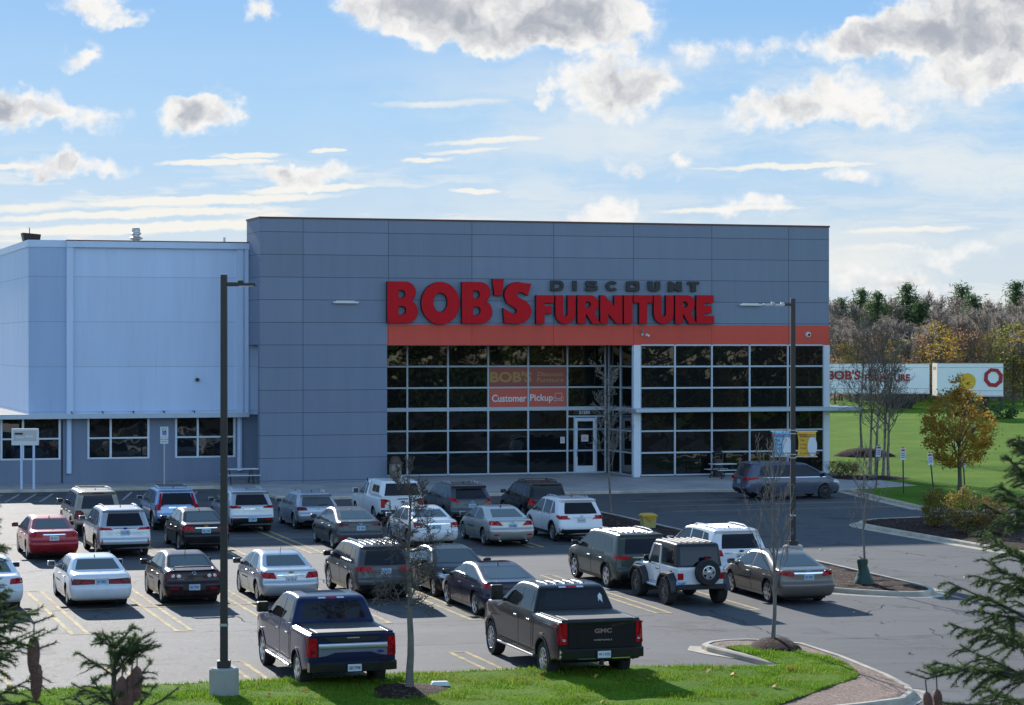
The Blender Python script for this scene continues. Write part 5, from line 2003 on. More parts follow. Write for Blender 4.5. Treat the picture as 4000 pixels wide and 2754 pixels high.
vehicle("parked_suv", "white compact suv with black bumper and bright red lamps beside the mulch strip", "suv", (1250, 1225), suv(
    L=4.57, W=1.845, H=1.68, wb=2.66, rake=.46, tailz=1.06, col='e8eaec', met=0, wheel='five', dark_rear=True, spoiler=.15, mir_black=True, bars=(1.3,),
    tail=dict(rear=[[(.44, .90), (.88, .90), (.88, 1.03), (.58, 1.05)]], side=[[(.10, .90), (.52, .98), (.42, 1.06), (.10, 1.04)]]), garnish=[([(-.56, .955), (.56, .955), (.56, .985), (-.56, .985)], 'clear')],
    bumper=[(-.84, .30), (.84, .30), (.88, .58), (.70, .52), (-.70, .52), (-.88, .58)], plate=(.86, 'plate', "RA 2502"), badge=(1.0, 'ring')))

# third row
vehicle("parked_sedan", "older white sedan with one wide red lamp panel across its boot", "sedan", (150.7, 1371), sedan(
    L=4.95, W=1.85, H=1.44, wb=2.77, ro=1.20, deck=1.03, bl0=.90, bl1=1.56, col='dfe3e8', met=0, wheel='cover', tail=dict(rear=[[(.20, .74), (.87, .72), (.87, .90), (.20, .88)]], side=[[(.08, .74), (.16, .74), (.16, .88), (.10, .88)]], m='redd', inner=[[(.36, .77), (.56, .77), (.56, .83), (.36, .83)]], im='red'),
    garnish=[([(-.20, .885), (.20, .885), (.20, .90), (-.20, .90)], 'redd')], plate=(.81, 'plateb', "BP 70021"), fin=1.7,
    rear_glass=[(-.66, 1.09), (.66, 1.09), (.64, 1.14), (.53, 1.35), (-.53, 1.35), (-.64, 1.14)]))
vehicle("parked_sedan", "dark maroon sedan with a raised boot spoiler and round clear lamps", "sedan", (363.7, 1364.5), sedan(
    L=4.52, W=1.76, H=1.465, deck=1.06, col='2a1119', met=.4, wheel='ten', handle='alloyd', tail=dict(rear=[[(.40, .82), (.84, .84), (.84, .99), (.46, .96)]], side=[[(.08, .84), (.30, .86), (.26, .98), (.10, .98)]], m='redd', inner=[[(.46 + .065 * math.cos(a * .7), .89 + .055 * math.sin(a * .7)) for a in range(9)], [(.64 + .065 * math.cos(a * .7), .90 + .055 * math.sin(a * .7)) for a in range(9)]]),
    wing=(.10, .34, 1.06, 1.17, .62), plate=(.56, 'plateb', "BB 77007"), badge=(.97, 'ring'), reflector=[[(.48, .50), (.68, .50), (.68, .54), (.48, .54)]], garnish=[([(-.34, .48), (-.16, .48), (-.16, .64), (-.34, .64)], 'alloyd'), ([(.16, .48), (.34, .48), (.34, .64), (.16, .64)], 'alloyd')], mast=True, words=[("mazda 3", .42, .80, .20, .035)]))
vehicle("parked_sedan", "silver sedan with red corner lamps and chrome bar behind the navy pickup cab", "sedan", (580.5, 1362), sedan(
    L=4.60, W=1.79, H=1.47, deck=1.05, col='bfc2c6', wheel='five', tail=dict(rear=[[(.44, .78), (.85, .80), (.85, .98), (.52, .96)]], side=[[(.08, .80), (.32, .86), (.26, .97), (.10, .97)]]),
    garnish=[([(-.42, .875), (.42, .875), (.42, .90), (-.42, .90)], 'chrome')], plate=(.75, 'plate', "41 7213"), badge=(.97, 'bow'), mast=True, mir_black=True))
vehicle("parked_suv", "dark grey ribbed roof crossover behind the bare tree beside the navy pickup", "suv", (793, 1355), suv(
    L=4.89, W=1.83, H=1.70, wb=2.89, rake=.30, tailz=1.06, belt_z=1.08, col='4c4d50', wheel='five', dark_rear=True, sgl='tint', spoiler=.06, tr=.365, clad_m='body',
    tail=dict(rear=[[(.40, .92), (.86, .92), (.86, 1.07), (.46, 1.06)]], side=[[(.10, .92), (.30, .94), (.28, 1.06), (.10, 1.06)]]), ribs=(.9, 2.6, 5, .42), plate=(.92, 'plateb', "DZ 3190"), chrome=True))


def grille(root, bvh, X, col, s):
    patch(MB(), bvh, [(-.55, .40), (.55, .40), (.48, .60), (-.48, .60)], 'f', .012, .02).build("grille", M['black'], root)
    patch(MB(), bvh, [(-.5, .66), (.5, .66), (.46, .72), (-.46, .72)], 'f', .012, .02).build("grille", M['black'], root)
    b = bvh.ray_cast(Vector((6, 0, .5)), Vector((-1, 0, 0)))[0]
    mb = MB()
    mb.box(b.x, b.x + .02, -.15, .15, .42, .57)
    mb.build("number_plate", M['plate'], root)


vehicle("parked_sedan", "black sedan facing the camera between the dark crossover and the purple navy sedan", "sedan", (980.5, 1351), sedan(
    L=4.75, W=1.82, H=1.45, deck=1.06, bl0=.64, bl1=1.60, col='2b2a2e', met=.4, wheel='five', flip=True, ref_side=-1, ref_x=.235 * 4.75 + .585 * 4.75, head=[(.42, .62), (.80, .66), (.82, .76), (.50, .74)], head_side=[(4.20, .68), (4.60, .62), (4.60, .70), (4.25, .76)], extra=grille, sunroof=(1.9, 2.7)))
vehicle("parked_sedan", "dark purple navy sedan with five spoke wheels just behind the black pickup", "sedan", (1074, 1393), sedan(
    L=4.90, W=1.86, H=1.44, wb=2.84, deck=1.06, bl0=.50, bl1=1.70, col='201f38', met=.45, wheel='dark', rim=.245, tr=.34, lip=.03, chrome=True, sunroof=(1.9, 2.8),
    tail=dict(rear=[[(.30, .90), (.86, .86), (.86, 1.0), (.34, .96)]], side=[[(.08, .86), (.50, .98), (.46, 1.02), (.10, 1.0)]]), plate=(.56, 'plateb', "CT 60 9"), belt=[(.95, .985), (3.5, .965), (3.5, .985), (.95, 1.005)]))
vehicle("parked_suv", "dark green grey three row suv with chrome roof rails left of the white off-roader", "suv", (1371.4, 1330), suv(
    L=5.19, W=1.98, H=1.79, wb=3.07, rake=.34, tailz=1.12, belt_z=1.13, cowl=1.18, hood=1.08, col='434b44', wheel='five', rim=.27, tr=.385, dark_rear=True, sgl='tint', ribs=(1.0, 2.8, 6, .44), rib_m='alloy', chrome=True,
    tail=dict(rear=[[(.44, .98), (.92, .98), (.92, 1.12), (.60, 1.10)]], side=[[(.10, .98), (.46, 1.02), (.38, 1.12), (.10, 1.12)]]), garnish=[([(-.42, 1.03), (.42, 1.03), (.42, 1.07), (-.42, 1.07)], 'chrome')], plate=(.90, 'plateb', "FJ 2081"), clad=.10))


def wrangler_bits(root, bvh, X, col, s):
    bm = shell([(.10, 1.16), (.11, 1.22), (.22, 1.80), (.30, 1.86), (1.0, 1.88), (1.7, 1.88), (2.02, 1.86), (2.08, 1.80), (2.10, 1.70), (1.42, 1.66), (1.40, 1.16)], s['L'], .76, [], [(1.15, 1.0), (1.88, .90)], 1.14, .03, 0, .06, cuts=(1.4, 1.6, 1.75))
    b = BVHTree.FromBMesh(bm)
    ht = bm_object(bm, "hard_top", [M['black'], M['black']], root)
    bm.free()
    P = lambda poly: [(X(p[0]), p[1]) for p in poly]
    for sg in ('s+', 's-'):
        patch(MB(), b, P([(.38, 1.24), (1.30, 1.24), (1.28, 1.68), (.44, 1.68)]), sg, .006, .012).build("top_window", M['tint'], ht)
    patch(MB(), b, [(-.62, 1.22), (.62, 1.22), (.60, 1.76), (-.60, 1.76)], 'r', .006, .012).build("top_window", M['tint'], ht)
    rb = MB()
    for i in range(6):
        y = -.5 + .2 * i
        rb.tube([(X(.4), y, 1.885), (X(1.9), y, 1.885)], .02, 5)
    rb.build("top_ribs", M['black'], ht)
    # door frame with an open upper half window, windscreen frame
    for sg in (1, -1):
        mb = MB()
        y = sg * .755
        mb.tube([(X(1.46), y, 1.14), (X(1.47), y * .93, 1.72), (X(2.06), y * .93, 1.72), (X(2.40), y, 1.16)], .035, 6)
        dr = mb.build("door_frame", col, root)
        g = MB()
        g.add([(X(1.50), y * .99, 1.16), (X(2.36), y * .99, 1.16), (X(2.05), y * .935, 1.69), (X(1.50), y * .935, 1.69)], [(0, 1, 2, 3) if sg > 0 else (3, 2, 1, 0)])
        g.build("side_window", M['glass'], dr)
    mb = MB()
    mb.add([(X(2.44), -.66, 1.14), (X(2.44), .66, 1.14), (X(2.12), .60, 1.78), (X(2.12), -.60, 1.78)], [(0, 1, 2, 3)])
    mb.build("windscreen", M['glass'], root)
    # flares
    for xw in (s['ro'], s['ro'] + s['wb']):
        for sg in (1, -1):
            fl = MB()
            r = s['tr'] + .11
            pts = [(-r - .10, .50), (-r, .78), (-r * .55, .98), (r * .55, .98), (r, .80), (r + .12, .56)]
            y0, y1 = sg * .76, sg * .965
            for (xa, za), (xb, zb2) in zip(pts, pts[1:]):
                vs = [(X(xw + xa), y0, za + .02), (X(xw + xb), y0, zb2 + .02), (X(xw + xb), y1, zb2 - .02), (X(xw + xa), y1, za - .02)]
                vs += [(a, b_, c - .06) for a, b_, c in vs]
                fl.add(vs, [(0, 1, 2, 3), (7, 6, 5, 4), (2, 1, 5, 6), (0, 3, 7, 4), (3, 2, 6, 7), (1, 0, 4, 5)])
            fl.build("wheel_arch_trim", M['alloyd'], root, fix=True)
    # spare wheel on the tailgate, bumper, side step, lamps
    ty, ri = wheel_meshes('five', .39, .26, .20)
    sp = link(ty, "spare_wheel", root, (X(-.12), -.16, 1.02), (0, 0, math.pi / 2))
    link(ri, "rim", sp)
    mb = MB()
    mb.box(X(-.10), X(.06), -.80, .80, .50, .66)
    mb.build("rear_bumper", M['black'], root, bevel=.02)
    mb = MB()
    mb.tube([(X(1.30), .84, .50), (X(2.30), .84, .50)], .05, 8)
    mb.build("side_step", M['alloy'], root)
    for sg in (1, -1):
        mb = MB()
        mb.box(X(-.03), X(.06), sg * .66 - .085, sg * .66 + .085, .80, 1.0)
        mb.build("tail_light", M['red'], root, bevel=.015)
    mb = MB()
    mb.box(X(-.035), X(.02), .50, .80, .60, .76)
    po = mb.build("number_plate", M['plateb'], root)
    text("CX 84702", "plate_lettering", M['ink'], po, (X(-.04), .65, .68), (0, 0, -math.pi / 2), width=.25, height=.085, bold=.01)
    mb = MB()
    mb.box(X(-.16), X(.0), -.26, -.08, 1.43, 1.49)
    mb.build("high_brake_light", M['redd'], root)
    mb = MB()
    mb.tube([(X(.52), .765, .98), (X(.52), .79, .98)], .06, 10)
    mb.build("fuel_cap", M['black'], root)


vehicle("parked_off_roader", "white short off-roader with black hard top and spare wheel on its tailgate", "off-roader", (1504.4, 1368.7), dict(
    L=3.95, W=1.94, H=1.88, wb=2.37, ro=.62, tr=.42, tw=.30, rim=.20, zb=.48, gy=[(0, .79), (2, .79)], col='dfe1e2', met=0, wheel='blacksteel', inset=.0, gap=.10, rbow=.0, fbow=.02, er=.05,
    prof=[(.02, .56), (.0, .60), (.0, 1.14), (.03, 1.17), (1.40, 1.17), (2.42, 1.15), (2.50, 1.12), (3.70, 1.02), (3.84, .98), (3.86, .60), (3.80, .50)],
    doors=[[(1.46, .60), (2.36, .60), (2.36, 1.10), (1.46, 1.10)]], hz=1.0, handle='black', mirror=(2.30, 1.12), mir=(.16, .20, .10), mir_black=True, head=[(.42, .80), (.56, .80), (.56, .94), (.42, .94)], extra=wrangler_bits))
vehicle("parked_suv", "white large suv with black rear window ahead of the bronze sedan", "suv", (1590, 1317), suv(
    L=5.0, W=2.0, H=1.78, wb=2.86, rake=.36, tailz=1.12, belt_z=1.12, cowl=1.18, hood=1.08, col='e7e9ec', met=0, wheel='five', tr=.38, dark_rear=True, sgl='tint', ribs=(1.0, 2.8, 6, .44), spoiler=.12,
    tail=dict(rear=[[(.62, .92), (.93, .92), (.93, 1.14), (.68, 1.12)]], side=[[(.10, .92), (.34, .94), (.30, 1.14), (.10, 1.14)]]), garnish=[([(-.58, 1.005), (.58, 1.005), (.58, 1.035), (-.58, 1.035)], 'chrome')], plate=(.90, 'plateb', "FP 118"), badge=(1.08, 'oval')))
vehicle("parked_sedan", "bronze sedan with wide chrome boot strip at the right end of the third row", "sedan", (1736.4, 1363.5), sedan(
    L=5.0, W=1.86, H=1.50, wb=2.84, deck=1.08, bl0=.62, bl1=1.66, col='72685f', wheel='six', rim=.25, tr=.345, chrome=True,
    tail=dict(rear=[[(.50, .88), (.87, .92), (.87, 1.04), (.40, .98)]], side=[[(.08, .92), (.54, 1.0), (.44, 1.04), (.10, 1.04)]]), garnish=[([(-.46, .955), (.46, .955), (.48, 1.0), (-.48, 1.0)], 'chrome')], plate=(.86, 'plateb', "BX 5097"), badge=(1.02, 'ring'), belt=[(1.1, .985), (3.6, .965), (3.6, .98), (1.1, 1.0)]))


# the two pickups in front
def bed_bits(root, bvh, X, col, s):
    c0, bed = s['cab0'], s['bed']
    mb = MB()
    mb.box(X(.10), X(c0 - .06), -.80, .80, bed - .02, bed + .03)
    tc_ = mb.build("tonneau_cover", M['tonneau'], root, bevel=.02)
    for sg in (1, -1):
        mb = MB()
        y0, y1 = sorted((sg * .80, sg * .93))
        mb.box(X(.10), X(c0 - .05), y0, y1, bed - .01, bed + .022)
        mb.build("bed_rail", M['alloyd'] if s.get('dark_rail') else col, root, bevel=.012)
    mb = MB()
    for sg in ('s+', 's-'):
        patch(mb, bvh, [(X(c0 - .075), .62), (X(c0 - .05), .62), (X(c0 - .05), bed), (X(c0 - .075), bed)], sg, .004, .01)
    mb.build("body_gap", M['dark'], root)
    # tailgate with its own seam
    gt = MB()
    patch(gt, bvh, [(-.80, .80), (.80, .80), (.80, bed - .015), (-.80, bed - .015)], 'r', .003, .005, k=1)
    patch(gt, bvh, [(-.785, .815), (.785, .815), (.785, bed - .03), (-.785, bed - .03)], 'r', .014, .014, k=0)
    gate = gt.build("tailgate", [col, M['dark']], root, smooth=40)
    hx = bvh.ray_cast(Vector((-6, 0, 1.0)), Vector((1, 0, 0)))[0].x
    if s.get('platinum'):
        g = MB()
        arc_ = [(hx - .008 - .030 * math.sin(R(20 + 140 * i / 8)), 1.0 + .065 * (1 - math.cos(R(180 * i / 8)))) for i in range(9)]
        for (xa, za), (xb, zb2) in zip(arc_, arc_[1:]):
            g.add([(xa, -.775, za), (xa, .775, za), (xb, .775, zb2), (xb, -.775, zb2)], [(0, 3, 2, 1)])
        bar = g.build("tailgate_trim", M['satin'], gate, smooth=60)
        g = MB()
        g.add([(hx - .020, -.775, 1.0), (hx - .020, .775, 1.0), (hx - .020, .775, .84), (hx - .020, .62, .86), (hx - .020, .40, .93), (hx - .020, -.40, .93), (hx - .020, -.62, .86), (hx - .020, -.775, .84)], [(7, 6, 5, 4, 3, 2, 1, 0)])
        g.build("tailgate_trim", M['silver'], gate)
        text("PLATINUM", "tailgate_lettering", M['alloyd'], gate, (hx - .034, .0, 1.065), (0, 0, -math.pi / 2), width=1.2, height=.06)
        g = MB()
        g.prism([(-.62 + .075 * math.cos(a * .4), .93 + .032 * math.sin(a * .4)) for a in range(16)], 0, .012, m=Matrix(((0, 0, -1, hx - .022), (1, 0, 0, 0), (0, 1, 0, 0), (0, 0, 0, 1))))
        g.build("badge", M['blue'], gate, fix=True)
        g = MB()
        g.box(hx - .035, hx - .01, -.14, .14, 1.235, 1.26)
        g.build("tailgate_handle", M['chrome'], gate)
        g = MB()
        g.add([(hx - .022, -.66, 1.27), (hx - .022, .66, 1.27), (hx - .022, .52, 1.18), (hx - .022, .3, 1.155), (hx - .022, -.3, 1.155), (hx - .022, -.52, 1.18)], [(5, 4, 3, 2, 1, 0)])
        g.build("tailgate_inset", M['black'], gate)
    else:
        for k in ((.87, 1.19), (1.27, 1.36)):
            g = MB()
            patch(g, bvh, [(-.58, k[0]), (.58, k[0]), (.58, k[1]), (-.58, k[1])], 'r', .019, .008)
            g.build("tailgate_inset", col, gate)
        text("GMC", "tailgate_lettering", M['emblem'], gate, (hx - .034, -.02, 1.19), (0, 0, -math.pi / 2), width=.42, height=.105, bold=.04)
        text("DENALI", "tailgate_lettering", M['alloy'], gate, (hx - .030, -.02, .985), (0, 0, -math.pi / 2), width=.42, height=.035, bold=.03)
    # bumper
    mb = MB()
    b_ = s['bumper_z']
    n = 12
    for i in range(n):
        ya, yb = -.985 + 1.97 * i / n, -.985 + 1.97 * (i + 1) / n

        def bx(y):
            return X(-.11) + .10 * abs(y) ** 3
        for (x_in, z0, z1) in ((.14, b_[0], b_[1]),):
            vs = [(bx(ya), ya, z0 + .02), (bx(yb), yb, z0 + .02), (bx(yb), yb, z1 - .03), (bx(ya), ya, z1 - .03), (bx(ya) + .04, ya, z1), (bx(yb) + .04, yb, z1), (X(.20), ya, z1), (X(.20), yb, z1), (X(.2), ya, z0), (X(.2), yb, z0)]
            mb.add(vs, [(0, 3, 2, 1), (3, 4, 5, 2), (4, 6, 7, 5), (0, 1, 9, 8)])
    mb.add([(bx(-.985), -.985, b_[0] + .02), (bx(-.985), -.985, b_[1] - .03), (bx(-.985) + .04, -.985, b_[1]), (X(.2), -.985, b_[1]), (X(.2), -.985, b_[0])], [(0, 1, 2, 3, 4)])
    mb.add([(bx(.985), .985, b_[0] + .02), (bx(.985), .985, b_[1] - .03), (bx(.985) + .04, .985, b_[1]), (X(.2), .985, b_[1]), (X(.2), .985, b_[0])], [(4, 3, 2, 1, 0)])
    bp = mb.build("rear_bumper", M['bumper_paint'], root, smooth=30, fix=True)
    zc = (b_[0] + b_[1]) / 2
    mb = MB()
    mb.box(X(-.135), X(-.10), -.19, .19, zc - .10, zc + .09, k=1)
    mb.box(X(-.142), X(-.135), -.155, .155, zc - .08, zc + .075, k=0)
    po = mb.build("number_plate", [M['plate'], M['dark']], bp)
    text(s['plate_txt'], "plate_lettering", M['ink'], po, (X(-.147), 0, zc - .008), (0, 0, -math.pi / 2), width=.26, height=.075, bold=.012)
    if not s.get('platinum'):
        mb = MB()
        mb.box(X(-.125), X(-.10), -.62, .62, b_[0] + .015, b_[0] + .035)
        mb.build("bumper_strip", M['chrome'], bp)
        for z in (b_[0] + .05, b_[1] - .09):
            mb = MB()
            mb.box(X(-.02), X(.03), .90, .995, z, z + .05)
            mb.build("bumper_strip", M['chrome'], bp)
        mb = MB()
        mb.box(X(.0), X(.10), -.04, .04, b_[0] - .14, b_[0] - .02)
        mb.build("tow_hitch", M['black'], bp)
    # running boards
    for sg in (1, -1):
        mb = MB()
        y0, y1 = sorted((sg * .84, sg * 1.04))
        mb.box(X(s['ro'] + .62), X(s['ro'] + s['wb'] - .62), y0, y1, .40, .45)
        mb.build("running_board", M['alloy'], root, bevel=.012)
    # window strips: two pillars split the cab's rear window
    for y in (-.30, .30):
        patch(MB(), bvh, [(y - .012, bed + .12), (y + .012, bed + .12), (y + .012, s['H'] - .16), (y - .012, s['H'] - .16)], 'r', .010, .012).build("window_bar", M['black'], root)
    patch(MB(), bvh, [(-.30, s['H'] - .075), (.30, s['H'] - .075), (.30, s['H'] - .045), (-.30, s['H'] - .045)], 'r', .012, .014).build("cab_lamp", M['clear'], root)
    patch(MB(), bvh, [(-.13, s['H'] - .074), (.13, s['H'] - .074), (.13, s['H'] - .046), (-.13, s['H'] - .046)], 'r', .016, .014).build("high_brake_light", M['red'], root)
    if s.get('amber'):
        for xw in (s['ro'], s['ro'] + s['wb']):
            for sg in ('s+', 's-'):
                patch(MB(), bvh, [(X(xw - .10), 1.0), (X(xw + .10), 1.0), (X(xw + .10), 1.035), (X(xw - .10), 1.035)], sg, .022, .02).build("side_marker", M['amber'], root)
    if s.get('sticker'):
        y, z = -.66, bed + .26
        patch(MB(), bvh, [(y - .05, z - .10), (y + .02, z - .02), (y + .05, z - .08), (y + .05, z + .06), (y - .01, z + .12), (y - .05, z + .05)], 'r', .008, .008).build("window_sticker", M['txt_wht'], root)


M['satin'] = mat("satin_chrome", (0.50, 0.52, 0.56), rough=0.32, metal=0.8)
M['silver'] = mat("satin_silver_trim", (0.15, 0.16, 0.19), rough=0.5)
M['tonneau'] = mat("tonneau_vinyl", (0.035, 0.037, 0.040), rough=0.6, var=0.3, vscale=3)
M['bumper_paint'] = mat("gloss_black_paint", (0.010, 0.010, 0.011), rough=0.35, spec=0.3, coat=0.3)
M['emblem'] = mat("silver_red_emblem", (0.45, 0.30, 0.32), rough=0.2, metal=0.7)


def pickup(L, W, H, wb, ro, cab0, bed, **k):
    ws1, ws0 = cab0 + 1.75, cab0 + 2.55
    bz = bed + .01
    mid = cab0 + 1.02
    fd = ws0 - .10
    s = dict(L=L, W=W, H=H, wb=wb, ro=ro, cab0=cab0, bed=bed, zb=.46, gy=[(.4, .965), (.72, 1.0), (1.05, .995), (1.30, .985), (bed + .02, .95), (H, .755)],
             prof=prof_pickup(L, H, cab0, bed, bed - .06, ws1, ws0, bed + .03), rbow=.03, fbow=.16, er=.075, tw=.27,
             side_glass=[[(mid + .06, bz + .02), (ws0 - .30, bz), (ws0 - .14, bz + .05), (ws1 + .02, H - .17), (mid + .06, H - .13)],
                         [(cab0 + .26, bz + .03), (mid - .05, bz + .02), (mid - .05, H - .13), (cab0 + .36, H - .14)]],
             rear_glass=[(-.74, bed + .10), (.74, bed + .10), (.72, bed + .18), (.62, H - .13), (-.62, H - .13), (-.72, bed + .18)], dark_rear=True,
             front_glass=[(-.76, bed + .08), (.76, bed + .08), (.62, H - .13), (-.62, H - .13)],
             doors=[[(mid + .01, .58), (fd, .58), (fd, bz - .06), (mid + .01, bz - .03)], [(max(cab0 + .08, ro + .52), .58), (mid - .02, .58), (mid - .02, bz - .03), (cab0 + .08, bz - .02), (cab0 + .08, .98)]],
             hz=bed - .20, mirror=(ws0 - .30, bed + .0), extra=bed_bits, clad=.10, head=[(.60, .92), (.92, .92), (.92, 1.14), (.62, 1.14)], chrome=True, group="pickups in the front stalls")
    s.update(k)
    return s


g_ = dict(group="pickups in the front stalls")
s = pickup(5.89, 2.03, 1.95, 3.68, 1.26, 1.86, 1.34, col='0d1c46', met=.45, tr=.40, rim=.265, wheel='six', platinum=True, bumper_z=(.50, .72), plate_txt="3831799B", sgl='tint', mir=(.27, .24, .16), mir_black=True, clad_m='body', sunroof=(2.5, 3.35),
           tail=dict(rear=[[(.80, .84), (.99, .84), (.99, 1.25), (.80, 1.25)]], side=[[(.03, .84), (.12, .84), (.12, 1.25), (.03, 1.25)]], inner=[[(.84, .90), (.95, .90), (.95, .98), (.84, .98)]], im='redd'))
s.pop('group')
s['scale'] = 1.05
vehicle("parked_pickup", "navy blue crew cab pickup with wide chrome band across its tailgate", "pickup truck", (672, 1557), s, "pickups in the front stalls")
s = pickup(6.00, 2.06, 2.00, 3.95, 1.22, 1.92, 1.42, col='19191c', met=.5, tr=.42, rim=.26, wheel='ten', bumper_z=(.56, .80), plate_txt="W 3 NTJ", sgl='tint', mir=(.30, .36, .16), mir_black=True, ribs=(2.5, 3.5, 5, .44), amber=True, sticker=True, dark_rail=True,
           tail=dict(rear=[[(.82, .90), (1.0, .90), (1.0, 1.37), (.82, 1.37)]], side=[[(.03, .90), (.13, .90), (.11, 1.37), (.03, 1.37)]], inner=[[(.86, .97), (.93, .97), (.93, 1.02), (.86, 1.02)]]))
s.pop('group')
s['scale'] = 1.06
vehicle("parked_pickup", "black crew cab pickup with large tailgate lettering and tall towing mirrors", "pickup truck", (1229, 1534), s, "pickups in the front stalls")

# the minivan by the pavement
van = suv(L=5.2, W=1.99, H=1.76, wb=3.0, ro=1.15, rake=.30, tailz=1.08, belt_z=1.08, ws1=3.25, ws0=4.35, cowl=1.10, hood=1.0, col='555a6c', wheel='black', rim=.24, tr=.35, sgl='tint', clad=.08, clad_m='body', spoiler=.10, fbow=.30,
          tail=dict(rear=[[(.40, .92), (.92, .92), (.92, 1.06), (.50, 1.04)]], side=[[(.10, .94), (.72, 1.0), (.60, 1.08), (.10, 1.06)]]), plate=(.84, 'plateb', "AX 7204"), chrome=True, head_side=[(4.55, .80), (5.02, .70), (5.02, .80), (4.60, .90)],
          belt=[(.95, 1.045), (4.2, 1.035), (4.2, 1.055), (.95, 1.065)], turn=math.degrees(R(18.2) - HEAD), ref_side=-1)
for k_ in ('rails',):
    van.pop(k_)
vehicle("parked_minivan", "dark slate minivan parked broadside in front of the glazed corner", "minivan", (1738, 1131.5), van)

# a white car cut by the left edge
vehicle("parked_sedan", "white sedan cut off by the left edge of the view behind the spruce", "sedan", (-92, 1379), sedan(
    L=4.7, W=1.82, H=1.47, col='dcdfe4', met=0, wheel='five', tail=dict(rear=[[(.48, .80), (.86, .82), (.86, .98), (.52, .96)]], side=[[(.08, .82), (.32, .86), (.26, .98), (.10, .97)]]), plate=(.8, 'plateb', "BH 6614")))


# ================================================================== lamps, signs and furniture
def lamp_post(label, base, base_h, base_r, top_z, arm_dir, name="street_lamp", heads=1, w=.15):
    r = empty(name, base, 0, label, "lamp post", "lamp posts in the lot")
    mb = MB()
    mb.lathe([(base_r, -.1), (base_r, base_h - .04), (base_r - .04, base_h), (0, base_h)], 24)
    mb.build("concrete_base", M['conc'], r, smooth=40)
    H = top_z - base.z
    mb = MB()
    mb.box(-w * .95, w * .95, -w * .95, w * .95, base_h, base_h + .16)
    mb.build("base_cover", M['pole'], r, bevel=.01)
    mb = MB()
    h = w / 2
    vs = []
    for z, k in ((base_h + .16, 1.1), (H * .55, 1.0), (H, .95)):
        vs += [(-h * k, -h * k, z), (h * k, -h * k, z), (h * k, h * k, z), (-h * k, h * k, z)]
    fs = []
    for i in (0, 4):
        fs += [(i + j, i + (j + 1) % 4, i + 4 + (j + 1) % 4, i + 4 + j) for j in range(4)]
    fs.append((8, 9, 10, 11))
    mb.add(vs, fs)
    mb.build("pole", M['pole'], r, bevel=.01)
    mb = MB()
    sg = arm_dir
    mb.box(*sorted((sg * .06, sg * .32)), -.05, .05, H - .26, H - .17)
    arm = mb.build("arm", M['pole'], r)
    for k in range(heads):
        x0 = sg * (.30 + .34 * k)
        mb = MB()
        mb.box(*sorted((x0, x0 + sg * .42)), -.16, .16, H - .25 + .012 * k, H - .19 + .012 * k)
        mb.box(*sorted((x0 + sg * .02, x0 + sg * .14)), -.12, .12, H - .19 + .012 * k, H - .13 + .012 * k)
        hd = mb.build("lamp_head", M['pole'] if heads == 1 else M['steel'], r, bevel=.01)
        mb = MB()
        mb.box(*sorted((x0 + sg * .06, x0 + sg * .38)), -.13, .13, H - .262 + .012 * k, H - .2505 + .012 * k)
        mb.build("lens", M['clear'], hd)
    mb = MB()
    mb.box(-h - .012, h + .012, -h - .012, h + .012, H * .17, H * .17 + .06)
    mb.build("band", M['steel'], r)
    return r


b = spot(507, 1580, .1)
Yd = b.y
lp = lamp_post("near dark lamp post on a tall round concrete base in the grass verge", b, HC - (1511 - 780) * Yd / FPX - b.z, .335, HC - (622 - 780) * Yd / FPX, 1)
b2 = spot(1795, 1234, .55)
b2.z = G(b2.x, b2.y)
Yd = b2.y
lp2 = lamp_post("far dark lamp post with blue and yellow banners behind the bronze sedan", b2, .55, .36, HC - (676 - 780) * Yd / FPX, -1, heads=2, w=.17)
zt, zb_ = HC - (977 - 780) * Yd / FPX, HC - (1033 - 780) * Yd / FPX
mpp = Yd / FPX
for z in (zt + .05, zt - .07, zb_ + .07, zb_ - .05):
    mb = MB()
    mb.box(-.11, .11, -.11, .11, z - b2.z - .015, z - b2.z + .015)
    mb.build("banner_clamp", M['steel'], lp2)
M['bn_blue'] = mat("blue_banner_cloth", (0.26, 0.62, 0.88), rough=0.7, var=0.15)
M['bn_yel'] = mat("yellow_banner_cloth", (0.80, 0.50, 0.045), rough=0.7, var=0.15)
M['bn_oval'] = mat("white_banner_print", (0.62, 0.68, 0.74), rough=0.7)
M['txt_red'] = mat("red_print", (0.42, 0.02, 0.03), rough=0.6)
M['txt_blk'] = mat("dark_print", (0.03, 0.03, 0.05), rough=0.6)
M['txt_mar'] = mat("maroon_print", (0.16, 0.05, 0.05), rough=0.6)
